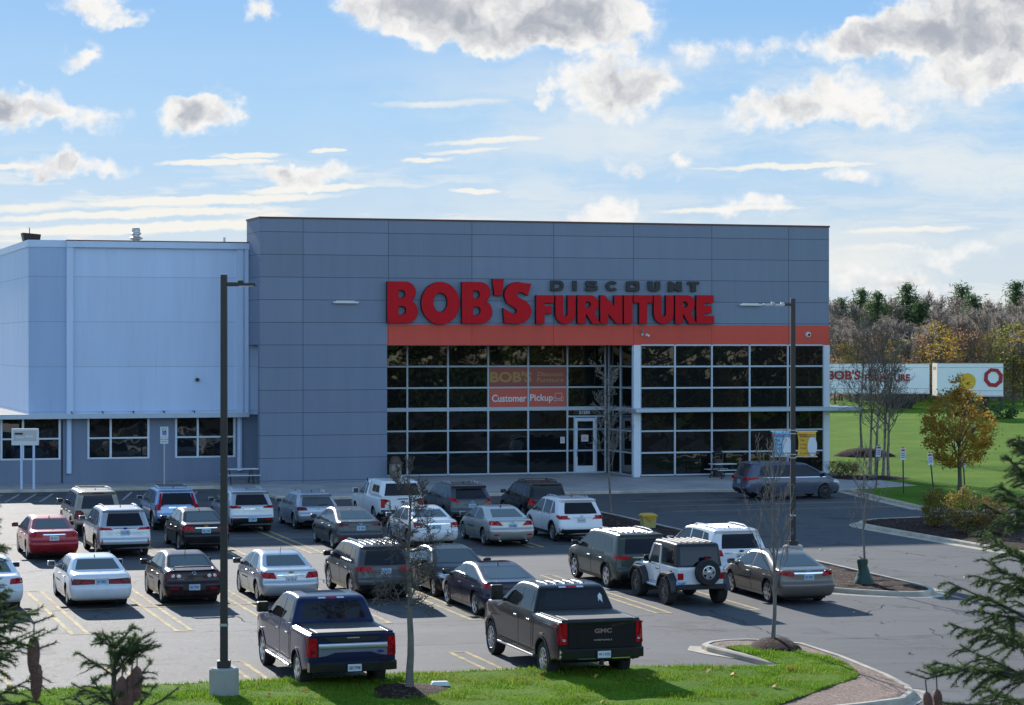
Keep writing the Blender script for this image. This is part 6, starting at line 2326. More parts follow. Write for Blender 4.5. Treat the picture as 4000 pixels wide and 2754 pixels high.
for sgn, x0, x1, mm, lb in ((-1, 1748, 1789, 'bn_blue', "sky blue banner hanging on the left side of the far lamp post"), (1, 1804, 1847, 'bn_yel', "mustard yellow banner hanging on the right side of the far lamp post")):
    xa, xb = (x0 - 1159) * mpp, (x1 - 1159) * mpp
    xm = (xa + xb) / 2
    wd = xb - xa
    ht = zt - zb_
    bn = empty("banner", (xm, Yd, (zt + zb_) / 2), 0, lb, "banner", "banners on the far lamp post")
    mb = MB()
    nx, nz = 8, 10
    fr = []
    for i in range(nx + 1):
        for k in range(nz + 1):
            x = -wd / 2 + wd * i / nx
            z = -ht / 2 + ht * k / nz
            sway = math.sin(k / nz * math.pi) * .05
            q = x * (1 - .10 * math.sin(k / nz * math.pi))
            mb.v.append((q + sway * .5, -.02 + sway * math.sin(i / nx * 5), z))
    for i in range(nx):
        for k in range(nz):
            a = i * (nz + 1) + k
            mb.f.append([a, a + nz + 1, a + nz + 2, a + 1])
            mb.mi.append(0)
    cl = mb.build("cloth", M[mm], bn, smooth=60)
    sol = cl.modifiers.new("thick", 'SOLIDIFY')
    sol.thickness = .004
    for z in (ht / 2 + .01, -ht / 2 - .01):
        mb = MB()
        e = -sgn * (wd / 2 + .10)
        mb.tube([(e, 0, z), (sgn * (wd / 2 + .05), 0, z)], .02, 6)
        mb.build("banner_rod", M['white'], bn)
    mb = MB()
    mb.add([(.20 + .17 * math.cos(k * .35), -.082, -.08 + .36 * math.sin(k * .35)) for k in range(18)], [tuple(range(18))])
    mb.build("oval_print", M['bn_oval'], cl)
    text("BOB'S", "lettering", M['txt_red'], cl, (-.12, -.085, ht * .38), width=.30, height=.085, bold=.03)
    text("FURNITURE", "lettering", M['txt_red'], cl, (.18, -.085, ht * .375), width=.27, height=.05, bold=.02)
    text("SHOREWOOD", "lettering", M['txt_blk'], cl, (.03, -.085, ht * .30), width=.52, height=.05, bold=.02)
    for wtxt, zz, ww in (("We", .15, .17), ("Love", .0, .22), ("Our", -.16, .22), ("Customers", -.36, .66)):
        text(wtxt, "lettering", M['txt_mar'], cl, (-wd / 2 + .10 + ww / 2, -.086, ht * zz), width=ww, height=.085 if wtxt != "We" else .10, bold=.01)

# accessible parking sign at the left building
M['sign_w'] = mat("sign_white", (0.66, 0.70, 0.72), rough=0.4)
M['green'] = mat("green_print", (0.02, 0.20, 0.10), rough=0.5)
M['sblue'] = mat("blue_print", (0.015, 0.06, 0.38), rough=0.5)


def sign_post(label, base, post_h, plates, post_m, w=.3, tilt=0.0, group=None, rz=0.0):
    r = empty("parking_sign", base, rz, label, "sign", group)
    r.rotation_euler = (0, tilt, rz)
    mb = MB()
    mb.box(-.03, .03, -.02, .02, -.1, post_h)
    mb.build("post", M[post_m], r)
    for (z0, z1, prints) in plates:
        mb = MB()
        mb.box(-w / 2, w / 2, -.032, -.024, z0, z1)
        pl = mb.build("sign_plate", M['sign_w'], r)
        for (kind, a) in prints:
            m2 = MB()
            if kind == 'bar':
                x0, x1, za, zb2, mk = a
                m2.box(x0, x1, -.036, -.0325, za, zb2)
                m2.build("print", M[mk], pl)
            elif kind == 'text':
                t, x, z, ww, hh, mk = a
                text(t, "lettering", M[mk], pl, (x, -.037, z), width=ww, height=hh, bold=.015)
            elif kind == 'chair':
                x, z, q = a
                m2.tube([(x - q * .1, -.037, z + q * .5), (x - q * .1, -.037, z), (x + q * .3, -.037, z), (x + q * .4, -.037, z - q * .35)], q * .07, 5)
                m2.tube([(x - q * .2 + q * .32 * math.cos(R(120 + 22 * k)), -.037, z - q * .15 + q * .32 * math.sin(R(120 + 22 * k))) for k in range(11)], q * .06, 4)
                m2.tube([(x - q * .12, -.037, z + q * .62), (x - q * .08, -.037, z + q * .66)], q * .1, 6)
                m2.build("wheelchair_symbol", M['sign_w'], pl)
    return r


b = FA(fu(372, -.3), -.3, UV(fu(372, -.3), -.3, .137).z)
ztop = HC - (966 - 780) * b.y / FPX - b.z
sign_post("tall accessible parking sign standing between two windows of the left building", b, ztop - .1, [
    (ztop - .60, ztop, [('bar', (-.11, .11, ztop - .42, ztop - .20, 'sblue')), ('chair', (0, ztop - .31, .20)), ('text', ("RESERVED", 0, ztop - .07, .30, .05, 'green')), ('text', ("PARKING", 0, ztop - .15, .30, .05, 'green')), ('text', ("PERMIT REQUIRED", 0, ztop - .52, .30, .04, 'green'))]),
    (ztop - .84, ztop - .64, [('text', ("$350 FINE", 0, ztop - .74, .30, .07, 'green'))])], 'steel', w=.40)
for k, (bx, by, tx, ty, lb) in enumerate(((1983, 1105, 1990, 1006, "small white sign on a dark leaning post beside the birch trunks"), (2045, 1118, 2044, 1012, "small white sign on an upright dark post alone on the lawn"),
                                          (2115, 1126, 2104, 1022, "small white sign on a leaning dark post behind the clipped bush"), (2184, 1105, 2179.5, 1030, "small pale sign beside the trunk of the orange leaved tree"))):
    b = spot(bx, by, .14)
    hgt = (by - ty) * b.y / FPX
    tilt = (tx - bx) * b.y / FPX / hgt
    pr = [('bar', (-.085, .085, hgt - .20, hgt - .11, 'txt_red' if k < 3 else 'steel')), ('bar', (-.085, .085, hgt - .32, hgt - .28, 'sblue')), ('bar', (-.085, .085, hgt - .42, hgt - .38, 'sblue')), ('bar', (-.085, .085, hgt - .51, hgt - .47, 'sblue'))]
    sign_post(lb, b, hgt, [(hgt - .62, hgt - .06, pr)], 'green_post' if False else 'pole', w=.24, tilt=tilt, group="small parking signs on the lawn")

# free-standing board at the left end
u = fu(57, -.6)
b = UV(u, -.6, .137)
r = empty("notice_board", b, 0, "white framed notice board on two posts at the far left pavement", "notice board")
zt, zb_ = HC - (970 - 780) * b.y / FPX - b.z, HC - (1008 - 780) * b.y / FPX - b.z
mb = MB()
mb.box(-.66, .66, -.05, .05, zb_, zt)
bd = mb.build("board", M['white'], r, bevel=.01)
mb = MB()
mb.box(-.56, .56, -.06, -.051, zb_ + .22, zt - .1)
mb.build("board_panel", M['steel'], bd)
for k, (a, z, h) in enumerate(((-.3, .62, .09), (-.26, .46, .06), (.2, .5, .08))):
    mb = MB()
    mb.box(a - .2, a + .2, -.066, -.0605, zb_ + z - .1, zb_ + z - .1 + h)
    mb.build("print", M['sign_w' if k else 'lblack'], bd)
for x in (-.18, .42):
    mb = MB()
    mb.box(x - .05, x + .05, -.05, .05, 0, zb_)
    mb.build("post", M['trim_wall'], r)


# picnic tables, bins
def picnic(label, loc, rz, L=1.8, mtop='white'):
    r = empty("picnic_table", loc, rz, label, "picnic table", "picnic tables on the pavement")
    mb = MB()
    for k in range(5):
        mb.box(-L / 2, L / 2, -.38 + .155 * k, -.38 + .155 * k + .14, .73, .765)
    mb.build("table_top", M[mtop], r)
    for sg in (1, -1):
        mb = MB()
        for k in range(2):
            y = sg * (.60 + .15 * k)
            mb.box(-L / 2, L / 2, y - .065, y + .065, .43, .46)
        mb.build("bench", M[mtop], r)
    for x in (-L * .32, L * .32):
        mb = MB()
        mb.tube([(x, -.62, .02), (x, -.22, .71), (x, .22, .71), (x, .62, .02)], .028, 6)
        mb.tube([(x, -.74, .41), (x, .74, .41)], .026, 6)
        mb.tube([(x, -.70, .02), (x, -.5, .02)], .026, 6)
        mb.tube([(x, .5, .02), (x, .70, .02)], .026, 6)
        mb.build("leg", M['pole'], r)
    return r


picnic("pale picnic table in the corner between the two buildings", UV(fu(543, .4), .4, .137), FROT)
u = fu(1636, -1.8)
picnic("pale picnic table outside the glazing beside the slate minivan", UV(u, -1.8, .137), FROT + R(8), L=1.3)
u = fu(1625, -.75)
r = empty("litter_bin", UV(u, -.75, .137), FROT, "dark grey litter bin behind the right picnic table", "bin")
mb = MB()
mb.lathe([(.30, 0), (.31, .85), (.33, .87), (.33, .93)], 8)
mb.build("bin_body", M['alloyd'], r)
mb = MB()
for k in range(4):
    a = R(45 + 90 * k)
    mb.tube([(.28 * math.cos(a), .28 * math.sin(a), .9), (.28 * math.cos(a), .28 * math.sin(a), 1.25)], .03, 5)
mb.lathe([(0, 1.38), (.2, 1.36), (.36, 1.25), (.36, 1.22), (0, 1.22)], 8)
mb.build("bin_lid", M['alloyd'], r)
M['stone'] = mat("pebble_stone", (0.33, 0.30, 0.26), rough=0.9, var=0.8, vscale=25, bump=0.5, bscale=50, col2=(0.16, 0.14, 0.12))
M['brown'] = mat("brown_plastic", (0.075, 0.045, 0.032), rough=0.5)
r = empty("litter_bin", UV(fu(895, -.3), -.3, .137), FROT, "stone clad litter bin with brown dome at the left end of the glazing", "bin")
mb = MB()
mb.box(-.26, .26, -.26, .26, 0, .92)
mb.build("bin_body", M['stone'], r, bevel=.03)
mb = MB()
mb.box(-.29, .29, -.29, .29, .92, 1.05)
mb.lathe([(.29, 1.05), (.27, 1.18), (.18, 1.30), (0, 1.34)], 16)
mb.build("bin_lid", M['brown'], r, smooth=40)
M['ybin'] = mat("yellow_plastic", (0.62, 0.36, 0.015), rough=0.4, var=0.25)
b = spot(1467, 1195, .13)
r = empty("yellow_bin", b, FROT, "bright yellow lidded bin standing in the mulch island", "bin")
mb = MB()
mb.add([(-.25, -.20, 0), (.25, -.20, 0), (.25, .20, 0), (-.25, .20, 0), (-.29, -.24, .46), (.29, -.24, .46), (.29, .24, .46), (-.29, .24, .46)], [(3, 2, 1, 0), (0, 1, 5, 4), (1, 2, 6, 5), (2, 3, 7, 6), (3, 0, 4, 7), (4, 5, 6, 7)])
mb.build("bin_body", mat("pale_yellow_plastic", (0.50, 0.40, 0.14), rough=0.45, var=0.2), r, bevel=.02)
mb = MB()
mb.box(-.33, .33, -.28, .28, .46, .53)
mb.add([(-.30, -.25, .53), (.30, -.25, .53), (.30, .25, .53), (-.30, .25, .53), (-.24, -.14, .58), (.24, -.14, .58), (.24, .2, .60), (-.24, .2, .60)], [(4, 5, 6, 7), (0, 1, 5, 4), (1, 2, 6, 5), (2, 3, 7, 6), (3, 0, 4, 7)])
mb.add([(-.20, -.285, .46), (.20, -.285, .46), (.02, -.265, .24)], [(0, 2, 1)])
mb.build("bin_lid", M['ybin'], r, bevel=.015)
b = spot(996, 1551, .19)
r = empty("utility_cover", b, R(8), "low white utility cover lying in the grass verge", "utility cover")
mb = MB()
mb.add([(-.22, -.14, 0), (.22, -.14, 0), (.22, .14, 0), (-.22, .14, 0), (-.18, -.10, .09), (.18, -.10, .09), (.18, .10, .09), (-.18, .10, .09)], [(0, 1, 5, 4), (1, 2, 6, 5), (2, 3, 7, 6), (3, 0, 4, 7), (4, 5, 6, 7)])
mb.build("cover_lid", M['white'], r, bevel=.015)

# ------------------------------------------------------------------ trailers beyond the lawn
def trailer(label, px0, px1, py0, py1, Y, words):
    x0, x1 = (px0 - 1159) * Y / FPX, (px1 - 1159) * Y / FPX
    z0, z1 = HC - (py1 - 780) * Y / FPX, HC - (py0 - 780) * Y / FPX
    gz = G((x0 + x1) / 2, Y)
    r = empty("box_trailer", ((x0 + x1) / 2, Y, gz), 0, label, "trailer", "trailers parked beyond the lawn")
    h = (x1 - x0) / 2
    z0 -= gz
    z1 -= gz
    mb = MB()
    mb.box(-h, h, 0, 2.5, z0, z1)
    bx = mb.build("trailer_box", M['trailer'], r)
    mb = MB()
    for z in (z0 - .03, z1 - .05, z0 + .45, z1 - .38):
        mb.box(-h - .02, h + .02, -.03, 0 if z != z1 - .05 else 2.52, z, z + (.12 if z in (z0 - .03,) else .05))
    mb.build("rail", M['steel'], r)
    for x in (h - 2.0, h - 3.3):
        for y in (.25, 2.2):
            mb = MB()
            mb.lathe([(.12, -.14), (.28, -.13), (.48, -.14), (.52, -.08), (.52, .08), (.48, .14), (.28, .13), (.12, .14)], 20, m=Matrix.Translation((x, y, .52)), axis='y')
            mb.build("wheel", M['rubber'], r, smooth=40)
    mb = MB()
    mb.box(h - 4.2, h - 1.2, .4, 2.1, .5, z0 - .03)
    mb.build("bogie", M['black'], r)
    for y in (.5, 2.0):
        mb = MB()
        mb.box(-h + 2.4, -h + 2.55, y - .06, y + .06, 0, z0)
        mb.build("landing_leg", M['black'], r)
    mb = MB()
    mb.box(-h - .04, -h, .02, 2.48, z0 + .05, z1 - .05)
    mb.build("end_door", M['cream'], r)
    for (t, pa, pb_, pya, pyb, mk, bold) in words:
        xa, xb = (pa - 1159) * Y / FPX, (pb_ - 1159) * Y / FPX
        za, zb2 = HC - (pyb - 780) * Y / FPX - gz, HC - (pya - 780) * Y / FPX - gz
        text(t, "lettering", M[mk], bx, ((xa + xb) / 2 - (x0 + x1) / 2, -.045, (za + zb2) / 2), width=xb - xa, height=zb2 - za, bold=bold)
    return r, bx, h, z0, z1


M['trailer'] = mat("white_trailer_side", (0.88, 0.90, 0.94), rough=0.45, var=0.12, vscale=.6)
M['cream'] = mat("cream_door", (0.60, 0.56, 0.50), rough=0.5)
trailer("long white trailer with red and black lettering beyond the birches", 1745, 2104, 823, 891, 224, [("BOB'S", 1873, 1947, 838, 860, 'txt_red', .04), ("DISCOUNT", 1968, 2042, 836, 843, 'txt_blk', .03), ("FURNITURE", 1957, 2060, 847, 863, 'txt_red', .045)])
tr2, bx2, h2, z0, z1 = trailer("shorter white trailer with a red ring and yellow disc above the orange tree", 2123, 2271, 822, 897, 206, [])
mb = MB()
mb.add([(-.25 + .68 * math.cos(k * .2618), -.045, (z0 + z1) / 2 - .13 + .68 * math.sin(k * .2618)) for k in range(24)], [tuple(range(24))])
mb.build("yellow_disc", M['bn_yel'], bx2)
mb = MB()
o = [(1.93 + .85 * math.cos(k * 2 * math.pi / 8 + .3), (z0 + z1) / 2 + .17 + .85 * math.sin(k * 2 * math.pi / 8 + .3)) for k in range(8)]
i_ = [(1.93 + .50 * math.cos(k * 2 * math.pi / 8 + .3), (z0 + z1) / 2 + .19 + .52 * math.sin(k * 2 * math.pi / 8 + .3)) for k in range(8)]
mb.add([(x, -.045, z) for x, z in o + i_], [(k, (k + 1) % 8, 8 + (k + 1) % 8, 8 + k) for k in range(8)])
mb.build("red_ring", M['txt_red'], bx2)
text("BOB'S", "lettering", M['txt_red'], tr2, (-h2 - .05, 1.3, z1 - .45), (0, 0, -math.pi / 2), width=1.4, height=.28, bold=.03)


# ================================================================== trees and plants
def leaf_mat(name, cols, rough=0.6, trans=0.35, dry=None):
    m = bpy.data.materials.new(name)
    m.use_nodes = True
    t = NT(m.node_tree)
    p = m.node_tree.nodes['Principled BSDF']
    p.inputs['Roughness'].default_value = rough
    p.inputs['Specular IOR Level'].default_value = 0.25
    g = t.new('ShaderNodeNewGeometry')
    c = t.ramp(g.outputs['Random Per Island'], [(k / max(1, len(cols) - 1), lin(x) if isinstance(x, str) else x) for k, x in enumerate(cols)])
    if dry:
        co = t.new('ShaderNodeTexCoord').outputs['Object']
        c = t.mix(t.sstep(t.noise(co, 0.55, 5.0, 0.65), 0.48, 0.66, 0.0, 0.75), c, dry)
        c = t.mix(t.sstep(t.noise(co, 1.6, 4.0, 0.6), 0.5, 0.7, 0.0, 0.5), c, tuple(x * .45 for x in cols[0]))
    t.put(p, 'Base Color', c)
    tr = t.new('ShaderNodeBsdfTranslucent', ins={0: c})
    mx = t.new('ShaderNodeMixShader', ins={0: trans, 1: p.outputs[0], 2: tr.outputs[0]})
    out = [n for n in m.node_tree.nodes if n.type == 'OUTPUT_MATERIAL'][0]
    t.put(out, 0, mx.outputs[0])
    return m


M['lf_orange'] = leaf_mat("orange_autumn_leaves", [(0.30, 0.12, 0.025), (0.50, 0.22, 0.035), (0.50, 0.31, 0.055), (0.36, 0.32, 0.06), (0.24, 0.27, 0.06)], trans=0.6)
M['lf_gold'] = leaf_mat("golden_leaves", [(0.30, 0.17, 0.03), (0.44, 0.28, 0.05), (0.36, 0.25, 0.045), (0.20, 0.18, 0.04)], trans=0.55)
M['lf_olive'] = leaf_mat("olive_leaves", [(0.16, 0.16, 0.035), (0.25, 0.24, 0.05), (0.32, 0.28, 0.06), (0.12, 0.13, 0.03)], trans=0.5)
M['lf_russet'] = leaf_mat("russet_leaves", [(0.20, 0.10, 0.06), (0.34, 0.17, 0.10), (0.40, 0.23, 0.14), (0.18, 0.12, 0.08)], trans=0.5)
M['lf_pine'] = leaf_mat("pine_needles", [(0.050, 0.095, 0.040), (0.080, 0.14, 0.055), (0.11, 0.17, 0.07)], trans=0.5)
M['lf_twig'] = leaf_mat("grey_twigs", [(0.22, 0.185, 0.16), (0.33, 0.28, 0.245), (0.42, 0.36, 0.31), (0.31, 0.24, 0.18)], trans=0.5)
M['lf_bush'] = leaf_mat("bush_leaves", [(0.09, 0.11, 0.025), (0.19, 0.18, 0.035), (0.34, 0.25, 0.05), (0.44, 0.30, 0.08)], trans=0.5)
M['lf_rust'] = leaf_mat("rusty_bush_leaves", [(0.19, 0.11, 0.045), (0.30, 0.19, 0.06), (0.24, 0.19, 0.05)], trans=0.5)
M['needle'] = leaf_mat("spruce_needles", [(0.042, 0.080, 0.028), (0.072, 0.125, 0.042), (0.105, 0.165, 0.055), (0.13, 0.15, 0.06)], trans=0.45)
M['cone'] = mat("spruce_cone_scales", (0.34, 0.18, 0.125), rough=0.7, var=0.7, vscale=60, bump=1.0, bscale=110, col2=(0.15, 0.075, 0.055))


def leaf(mb, p, size, rnd, k=0, aspect=.55, bias=0.0):
    a = Vector((rnd.gauss(0, 1), rnd.gauss(0, 1), rnd.gauss(0, 1) + bias))
    if a.length < 1e-4:
        a = Vector((0, 0, 1))
    a.normalize()
    b = a.orthogonal().normalized()
    b = (b * math.cos(rnd.random() * 6.28) + a.cross(b) * math.sin(rnd.random() * 6.28))
    c = a.cross(b)
    s = size * rnd.uniform(.6, 1.3)
    n = len(mb.v)
    mb.v += [tuple(p - b * s * .5), tuple(p + c * s * aspect * .5), tuple(p + b * s * .5), tuple(p - c * s * aspect * .5)]
    mb.f.append([n, n + 1, n + 2, n + 3])
    mb.mi.append(k)


def grow(mb, p, d, length, r, level, rnd, tips, upward=.25, wob=.25, kids=(5, 4, 3), n=4, spread=.9, minr=.0035, droop=0.0):
    seg = 5 if level < 2 else 3
    pts = [Vector(p)]
    dd = Vector(d).normalized()
    for i in range(seg):
        dd = (dd + Vector((rnd.uniform(-wob, wob), rnd.uniform(-wob, wob), rnd.uniform(-wob, wob) + upward * .35 - droop))).normalized()
        pts.append(pts[-1] + dd * (length / seg))
    rad = [max(minr, r * (1 - .75 * i / seg)) for i in range(seg + 1)]
    mb.tube(pts, rad, n if level == 0 else 3, cap=False)
    tips.append(pts[-1])
    if level >= len(kids):
        return
    for c in range(kids[level]):
        t = .25 + .7 * (c + rnd.random() * .6) / kids[level]
        i = min(seg - 1, int(t * seg))
        q = pts[i].lerp(pts[i + 1], t * seg - i)
        ax = (pts[i + 1] - pts[i]).normalized()
        o = ax.orthogonal().normalized()
        o = Matrix.Rotation(rnd.random() * 6.283, 3, ax) @ o
        nd = (ax + o * spread * rnd.uniform(.7, 1.2)).normalized()
        grow(mb, q, nd, length * rnd.uniform(.38, .60), max(minr, r * (1 - .75 * t) * .62), level + 1, rnd, tips, upward, wob, kids, n, spread, minr, droop)


def bare_tree(label, base, H, seed, h0=.35, nb=14, blen=1.2, elev=35, tr=.055, kids=(5, 4, 3), m='bark', upward=.3, lean=0.0, group="bare young trees in the lot islands", name="bare_tree", taper=.5, droop=0.0, leaves=0, minr=.0045, spread=.9, wob=.25, topfrac=.96, crown_m=None):
    rnd = random.Random(seed)
    r = empty(name, base, 0, label, "tree", group)
    pts, rad = [], []
    x = y = 0.0
    for i in range(13):
        t = i / 12
        pts.append(Vector((x + lean * t * H, y, -0.05 if i == 0 else t * H * topfrac)))
        rad.append(max(.008, tr * ((1.25 if i == 0 else 1.0) - (.90) * t)))
        x += rnd.uniform(-.018, .018) * H * .35
        y += rnd.uniform(-.018, .018) * H * .35
    mb = MB()
    mb.tube(pts, rad, 9)
    mb.build("trunk", M[m], r, smooth=60)
    cr = MB()
    tips = []
    az = rnd.random() * 6
    for i in range(nb):
        t = h0 + (1 - h0) * (i + rnd.random() * .5) / nb
        az += 2.4 + rnd.uniform(-.3, .3)
        k = min(11, int(t * 12))
        q = pts[k].lerp(pts[k + 1], t * 12 - k)
        e = R(elev + 30 * (t - h0) + rnd.uniform(-10, 10))
        d_ = Vector((math.cos(az) * math.cos(e), math.sin(az) * math.cos(e), math.sin(e)))
        ln = blen * (1 - taper * (t - h0) / (1 - h0)) * rnd.uniform(.75, 1.15)
        grow(cr, q, d_, ln, max(.008, tr * .42 * (1 - .6 * t)), 0, rnd, tips, upward, wob, kids, 4, spread, minr, droop)
    if leaves:
        cr.k = 1
        for _ in range(leaves):
            leaf(cr, rnd.choice(tips) + Vector((rnd.uniform(-.05, .05), rnd.uniform(-.05, .05), rnd.uniform(-.06, .03))), .075, rnd, 1)
    cr.build("crown", [M[crown_m or m], M['lf_gold']], r)
    return r


def mound(name, base, rx, ry, h, m, seed=1):
    rnd = random.Random(seed)
    mb = MB()
    n = 28
    rings = [(1.0, -.03), (.92, .18), (.75, .5), (.5, .8), (.25, .97), (0.02, 1.0)]
    ph = [rnd.uniform(.88, 1.1) for _ in range(n)]
    for (k, z) in rings:
        for j in range(n):
            a = 2 * math.pi * j / n
            w = (ph[j] * .5 + ph[(j + 1) % n] * .25 + ph[j - 1] * .25)
            x, y = base.x + rx * k * w * math.cos(a), base.y + ry * k * w * math.sin(a)
            mb.v.append((x, y, base.z + G(x, y) - G(base.x, base.y) + h * z + rnd.uniform(-.012, .012)))
    for i in range(len(rings) - 1):
        for j in range(n):
            mb.f.append([i * n + j, i * n + (j + 1) % n, (i + 1) * n + (j + 1) % n, (i + 1) * n + j])
            mb.mi.append(0)
    return struct(mb.build(name, M[m], smooth=80))


# young trees of the lot
b = spot(927, 1566, .15)
mound("mulch_mound", b, .98, 1.35, .12, 'mulch', 3)
bare_tree("bare tree with drooping twiggy lower branches in the grass by the navy pickup", b, 5.25, 11, h0=.36, nb=22, blen=1.0, elev=8, tr=.095, kids=(6, 5, 4), upward=.12, droop=.02, taper=.55, spread=1.0, wob=.38, m='barkl', crown_m='bark', minr=.0055)
b = spot(1749, 1462, .17)
mound("mulch_mound", b + Vector((.05, 0, 0)), .68, 1.15, .20, 'mulch', 4)
bare_tree("slim bare tree with upswept branches on the grassy island nose", b, 5.05, 23, h0=.30, nb=16, blen=1.5, elev=50, tr=.060, kids=(3, 3, 2), upward=.42, taper=.45, m='barkl', spread=.6, wob=.16, minr=.006)
b = spot(1383, 1163, .13)
bare_tree("slim bare tree at the top of the mulch island before the glass door", b, 6.2, 31, h0=.32, nb=15, blen=1.5, elev=30, tr=.055, kids=(4, 3, 3), upward=.30, m='barkl', wob=.28, minr=.009)
b = spot(1956, 1322, .13)
bare_tree("thin bare tree rising from a green watering bag in the mulch island", b, 4.25, 44, h0=.38, nb=20, blen=1.05, elev=42, tr=.045, kids=(3, 3, 2), upward=.42, m='barkl', spread=.7, wob=.18, minr=.006)
M['bag'] = mat("dark_green_bag", (0.018, 0.060, 0.040), rough=0.5, var=0.4, vscale=6, bump=0.4, bscale=10)
r = empty("watering_bag", b, 0, "dark green watering bag zipped round the thin trunk", "watering bag")
mb = MB()
rnd = random.Random(2)
prof = [(.32, 0), (.31, .08), (.24, .22), (.17, .42), (.155, .60), (.18, .72), (.17, .80), (.06, .83)]
n = 16
for (rr, z) in prof:
    for j in range(n):
        a = 2 * math.pi * j / n
        w = rr * (1 + .12 * math.sin(a * 5) * (1 if z < .5 else .3)) * rnd.uniform(.95, 1.05)
        mb.v.append((w * math.cos(a) - (.05 if z > .5 else 0), w * .85 * math.sin(a), z))
for i in range(len(prof) - 1):
    for j in range(n):
        mb.f.append([i * n + j, i * n + (j + 1) % n, (i + 1) * n + (j + 1) % n, (i + 1) * n + j])
        mb.mi.append(0)
mb.build("bag_skin", M['bag'], r, smooth=60)
mb = MB()
mb.tube([(-.10, -.13, .79), (-.18, -.15, .90), (-.10, -.15, .86)], .012, 5)
mb.build("strap", M['black'], r)

# river birches right of the store
BG = "river birches beside the store corner"
mound("mulch_mound", spot(1955, 1034, .1), 2.0, 1.6, .55, 'mulch', 5)
mound("mulch_mound", spot(1965, 1083, .1), 2.5, 2.4, .12, 'mulch', 6)
for (bx, by, H, sd_, lb, ln) in ((1951, 1027, 8.2, 51, "birch with forked dark crown standing on the brown mound", .0), (1969, 1075, 8.0, 52, "pale barked birch leaning left at the front of the mulch bed", -.035), (1983, 1084, 7.6, 53, "straight pale birch trunk nearest the leaning sign", .0),
                                 (1998, 1080, 7.0, 54, "slender birch trunk in the middle of the clump", .012), (2011, 1078, 7.2, 55, "rightmost birch of the clump leaning right with a long side branch", .03), (1846, 1066, 7.4, 56, "birch with a few yellow leaves in front of the corner glazing", .0)):
    bare_tree(lb, spot(bx, by, .12), H, sd_, h0=.30, nb=15, blen=2.3, elev=46, tr=.09, kids=(5, 3, 3), m='birch', upward=.28, lean=ln, group=BG, name="birch_tree", taper=.45, leaves=160 if sd_ == 56 else 12, minr=.0085, crown_m='bark')


def clump_crown(mb, centre, radii, n_cl, per, size, rnd, shape=None, cl_r=.28, k=0, bias=0.0, aspect=.55):
    for _ in range(n_cl):
        while True:
            q = Vector((rnd.uniform(-1, 1), rnd.uniform(-1, 1), rnd.uniform(-1, 1)))
            if .25 < q.length < 1 and (shape is None or shape(q)):
                break
        q = q.normalized() * (q.length ** .6)
        c = centre + Vector((q.x * radii[0], q.y * radii[1], q.z * radii[2]))
        cr_ = cl_r * rnd.uniform(.6, 1.4)
        for _ in range(per):
            p = c + Vector((rnd.gauss(0, 1), rnd.gauss(0, 1), rnd.gauss(0, .8))) * cr_ * .6
            leaf(mb, p, size, rnd, k, aspect, bias)


# orange-leaved tree on the lawn
b = spot(2172, 1116, .14)
r = empty("autumn_tree", b, 0, "round orange brown leaved tree standing on the sunny lawn", "tree")
rnd = random.Random(61)
mb = MB()
mb.tube([(0, 0, -.05), (.02, 0, .6), (0, .02, 1.4), (.0, 0, 2.4), (.05, 0, 3.6)], [.13, .10, .09, .06, .02], 9)
mb.build("trunk", M['bark'], r, smooth=60)
mb = MB()
tips = []
for i in range(12):
    a = i * 2.4
    e = R(50 + rnd.uniform(-12, 12))
    grow(mb, (0, 0, 1.25 + .12 * i), (math.cos(a) * math.cos(e), math.sin(a) * math.cos(e), math.sin(e)), 1.9, .04, 0, rnd, tips, .3, .2, (4, 3), 4, .7, .006)
mb.build("limbs", M['bark'], r)
mb = MB()
egg = lambda q: (q.x * q.x + q.y * q.y) < (1.0 - .62 * max(0, q.z)) ** 2
clump_crown(mb, Vector((-.05, 0, 3.25)), (1.75, 1.7, 2.05), 215, 40, .135, rnd, egg, .27)
clump_crown(mb, Vector((.0, 0, 5.0)), (.55, .55, .75), 18, 40, .13, rnd, None, .2)
mb.build("crown", M['lf_orange'], r)

# bushes on the right-hand bed
for (px, py, wd, hg, sd_, mm, lb) in ((2118, 1192, 1.15, 1.55, 71, 'lf_bush', "green and gold bush at the left end of the planting bed"), (2180, 1206, 1.35, 1.75, 72, 'lf_bush', "larger golden green bush in the middle of the planting bed"), (2245, 1208, 1.5, 1.45, 73, 'lf_rust', "rusty brown bush at the right of the planting bed")):
    b = spot(px, py, .12)
    r = empty("bush", b, 0, lb, "bush", "bushes in the planting bed")
    rnd = random.Random(sd_)
    mb = MB()
    tips = []
    for i in range(9):
        a = i * 2.4
        grow(mb, (.1 * math.cos(a), .1 * math.sin(a), 0), (math.cos(a) * .5, math.sin(a) * .5, 1), hg * .8, .02, 0, rnd, tips, .3, .2, (3, 2), 4, .7, .005)
    mb.build("stems", M['bark'], r)
    mb = MB()
    clump_crown(mb, Vector((0, 0, hg * .5)), (wd / 2, wd / 2, hg / 2), 95, 34, .085, rnd, None, .17)
    mb.build("crown", M[mm], r)
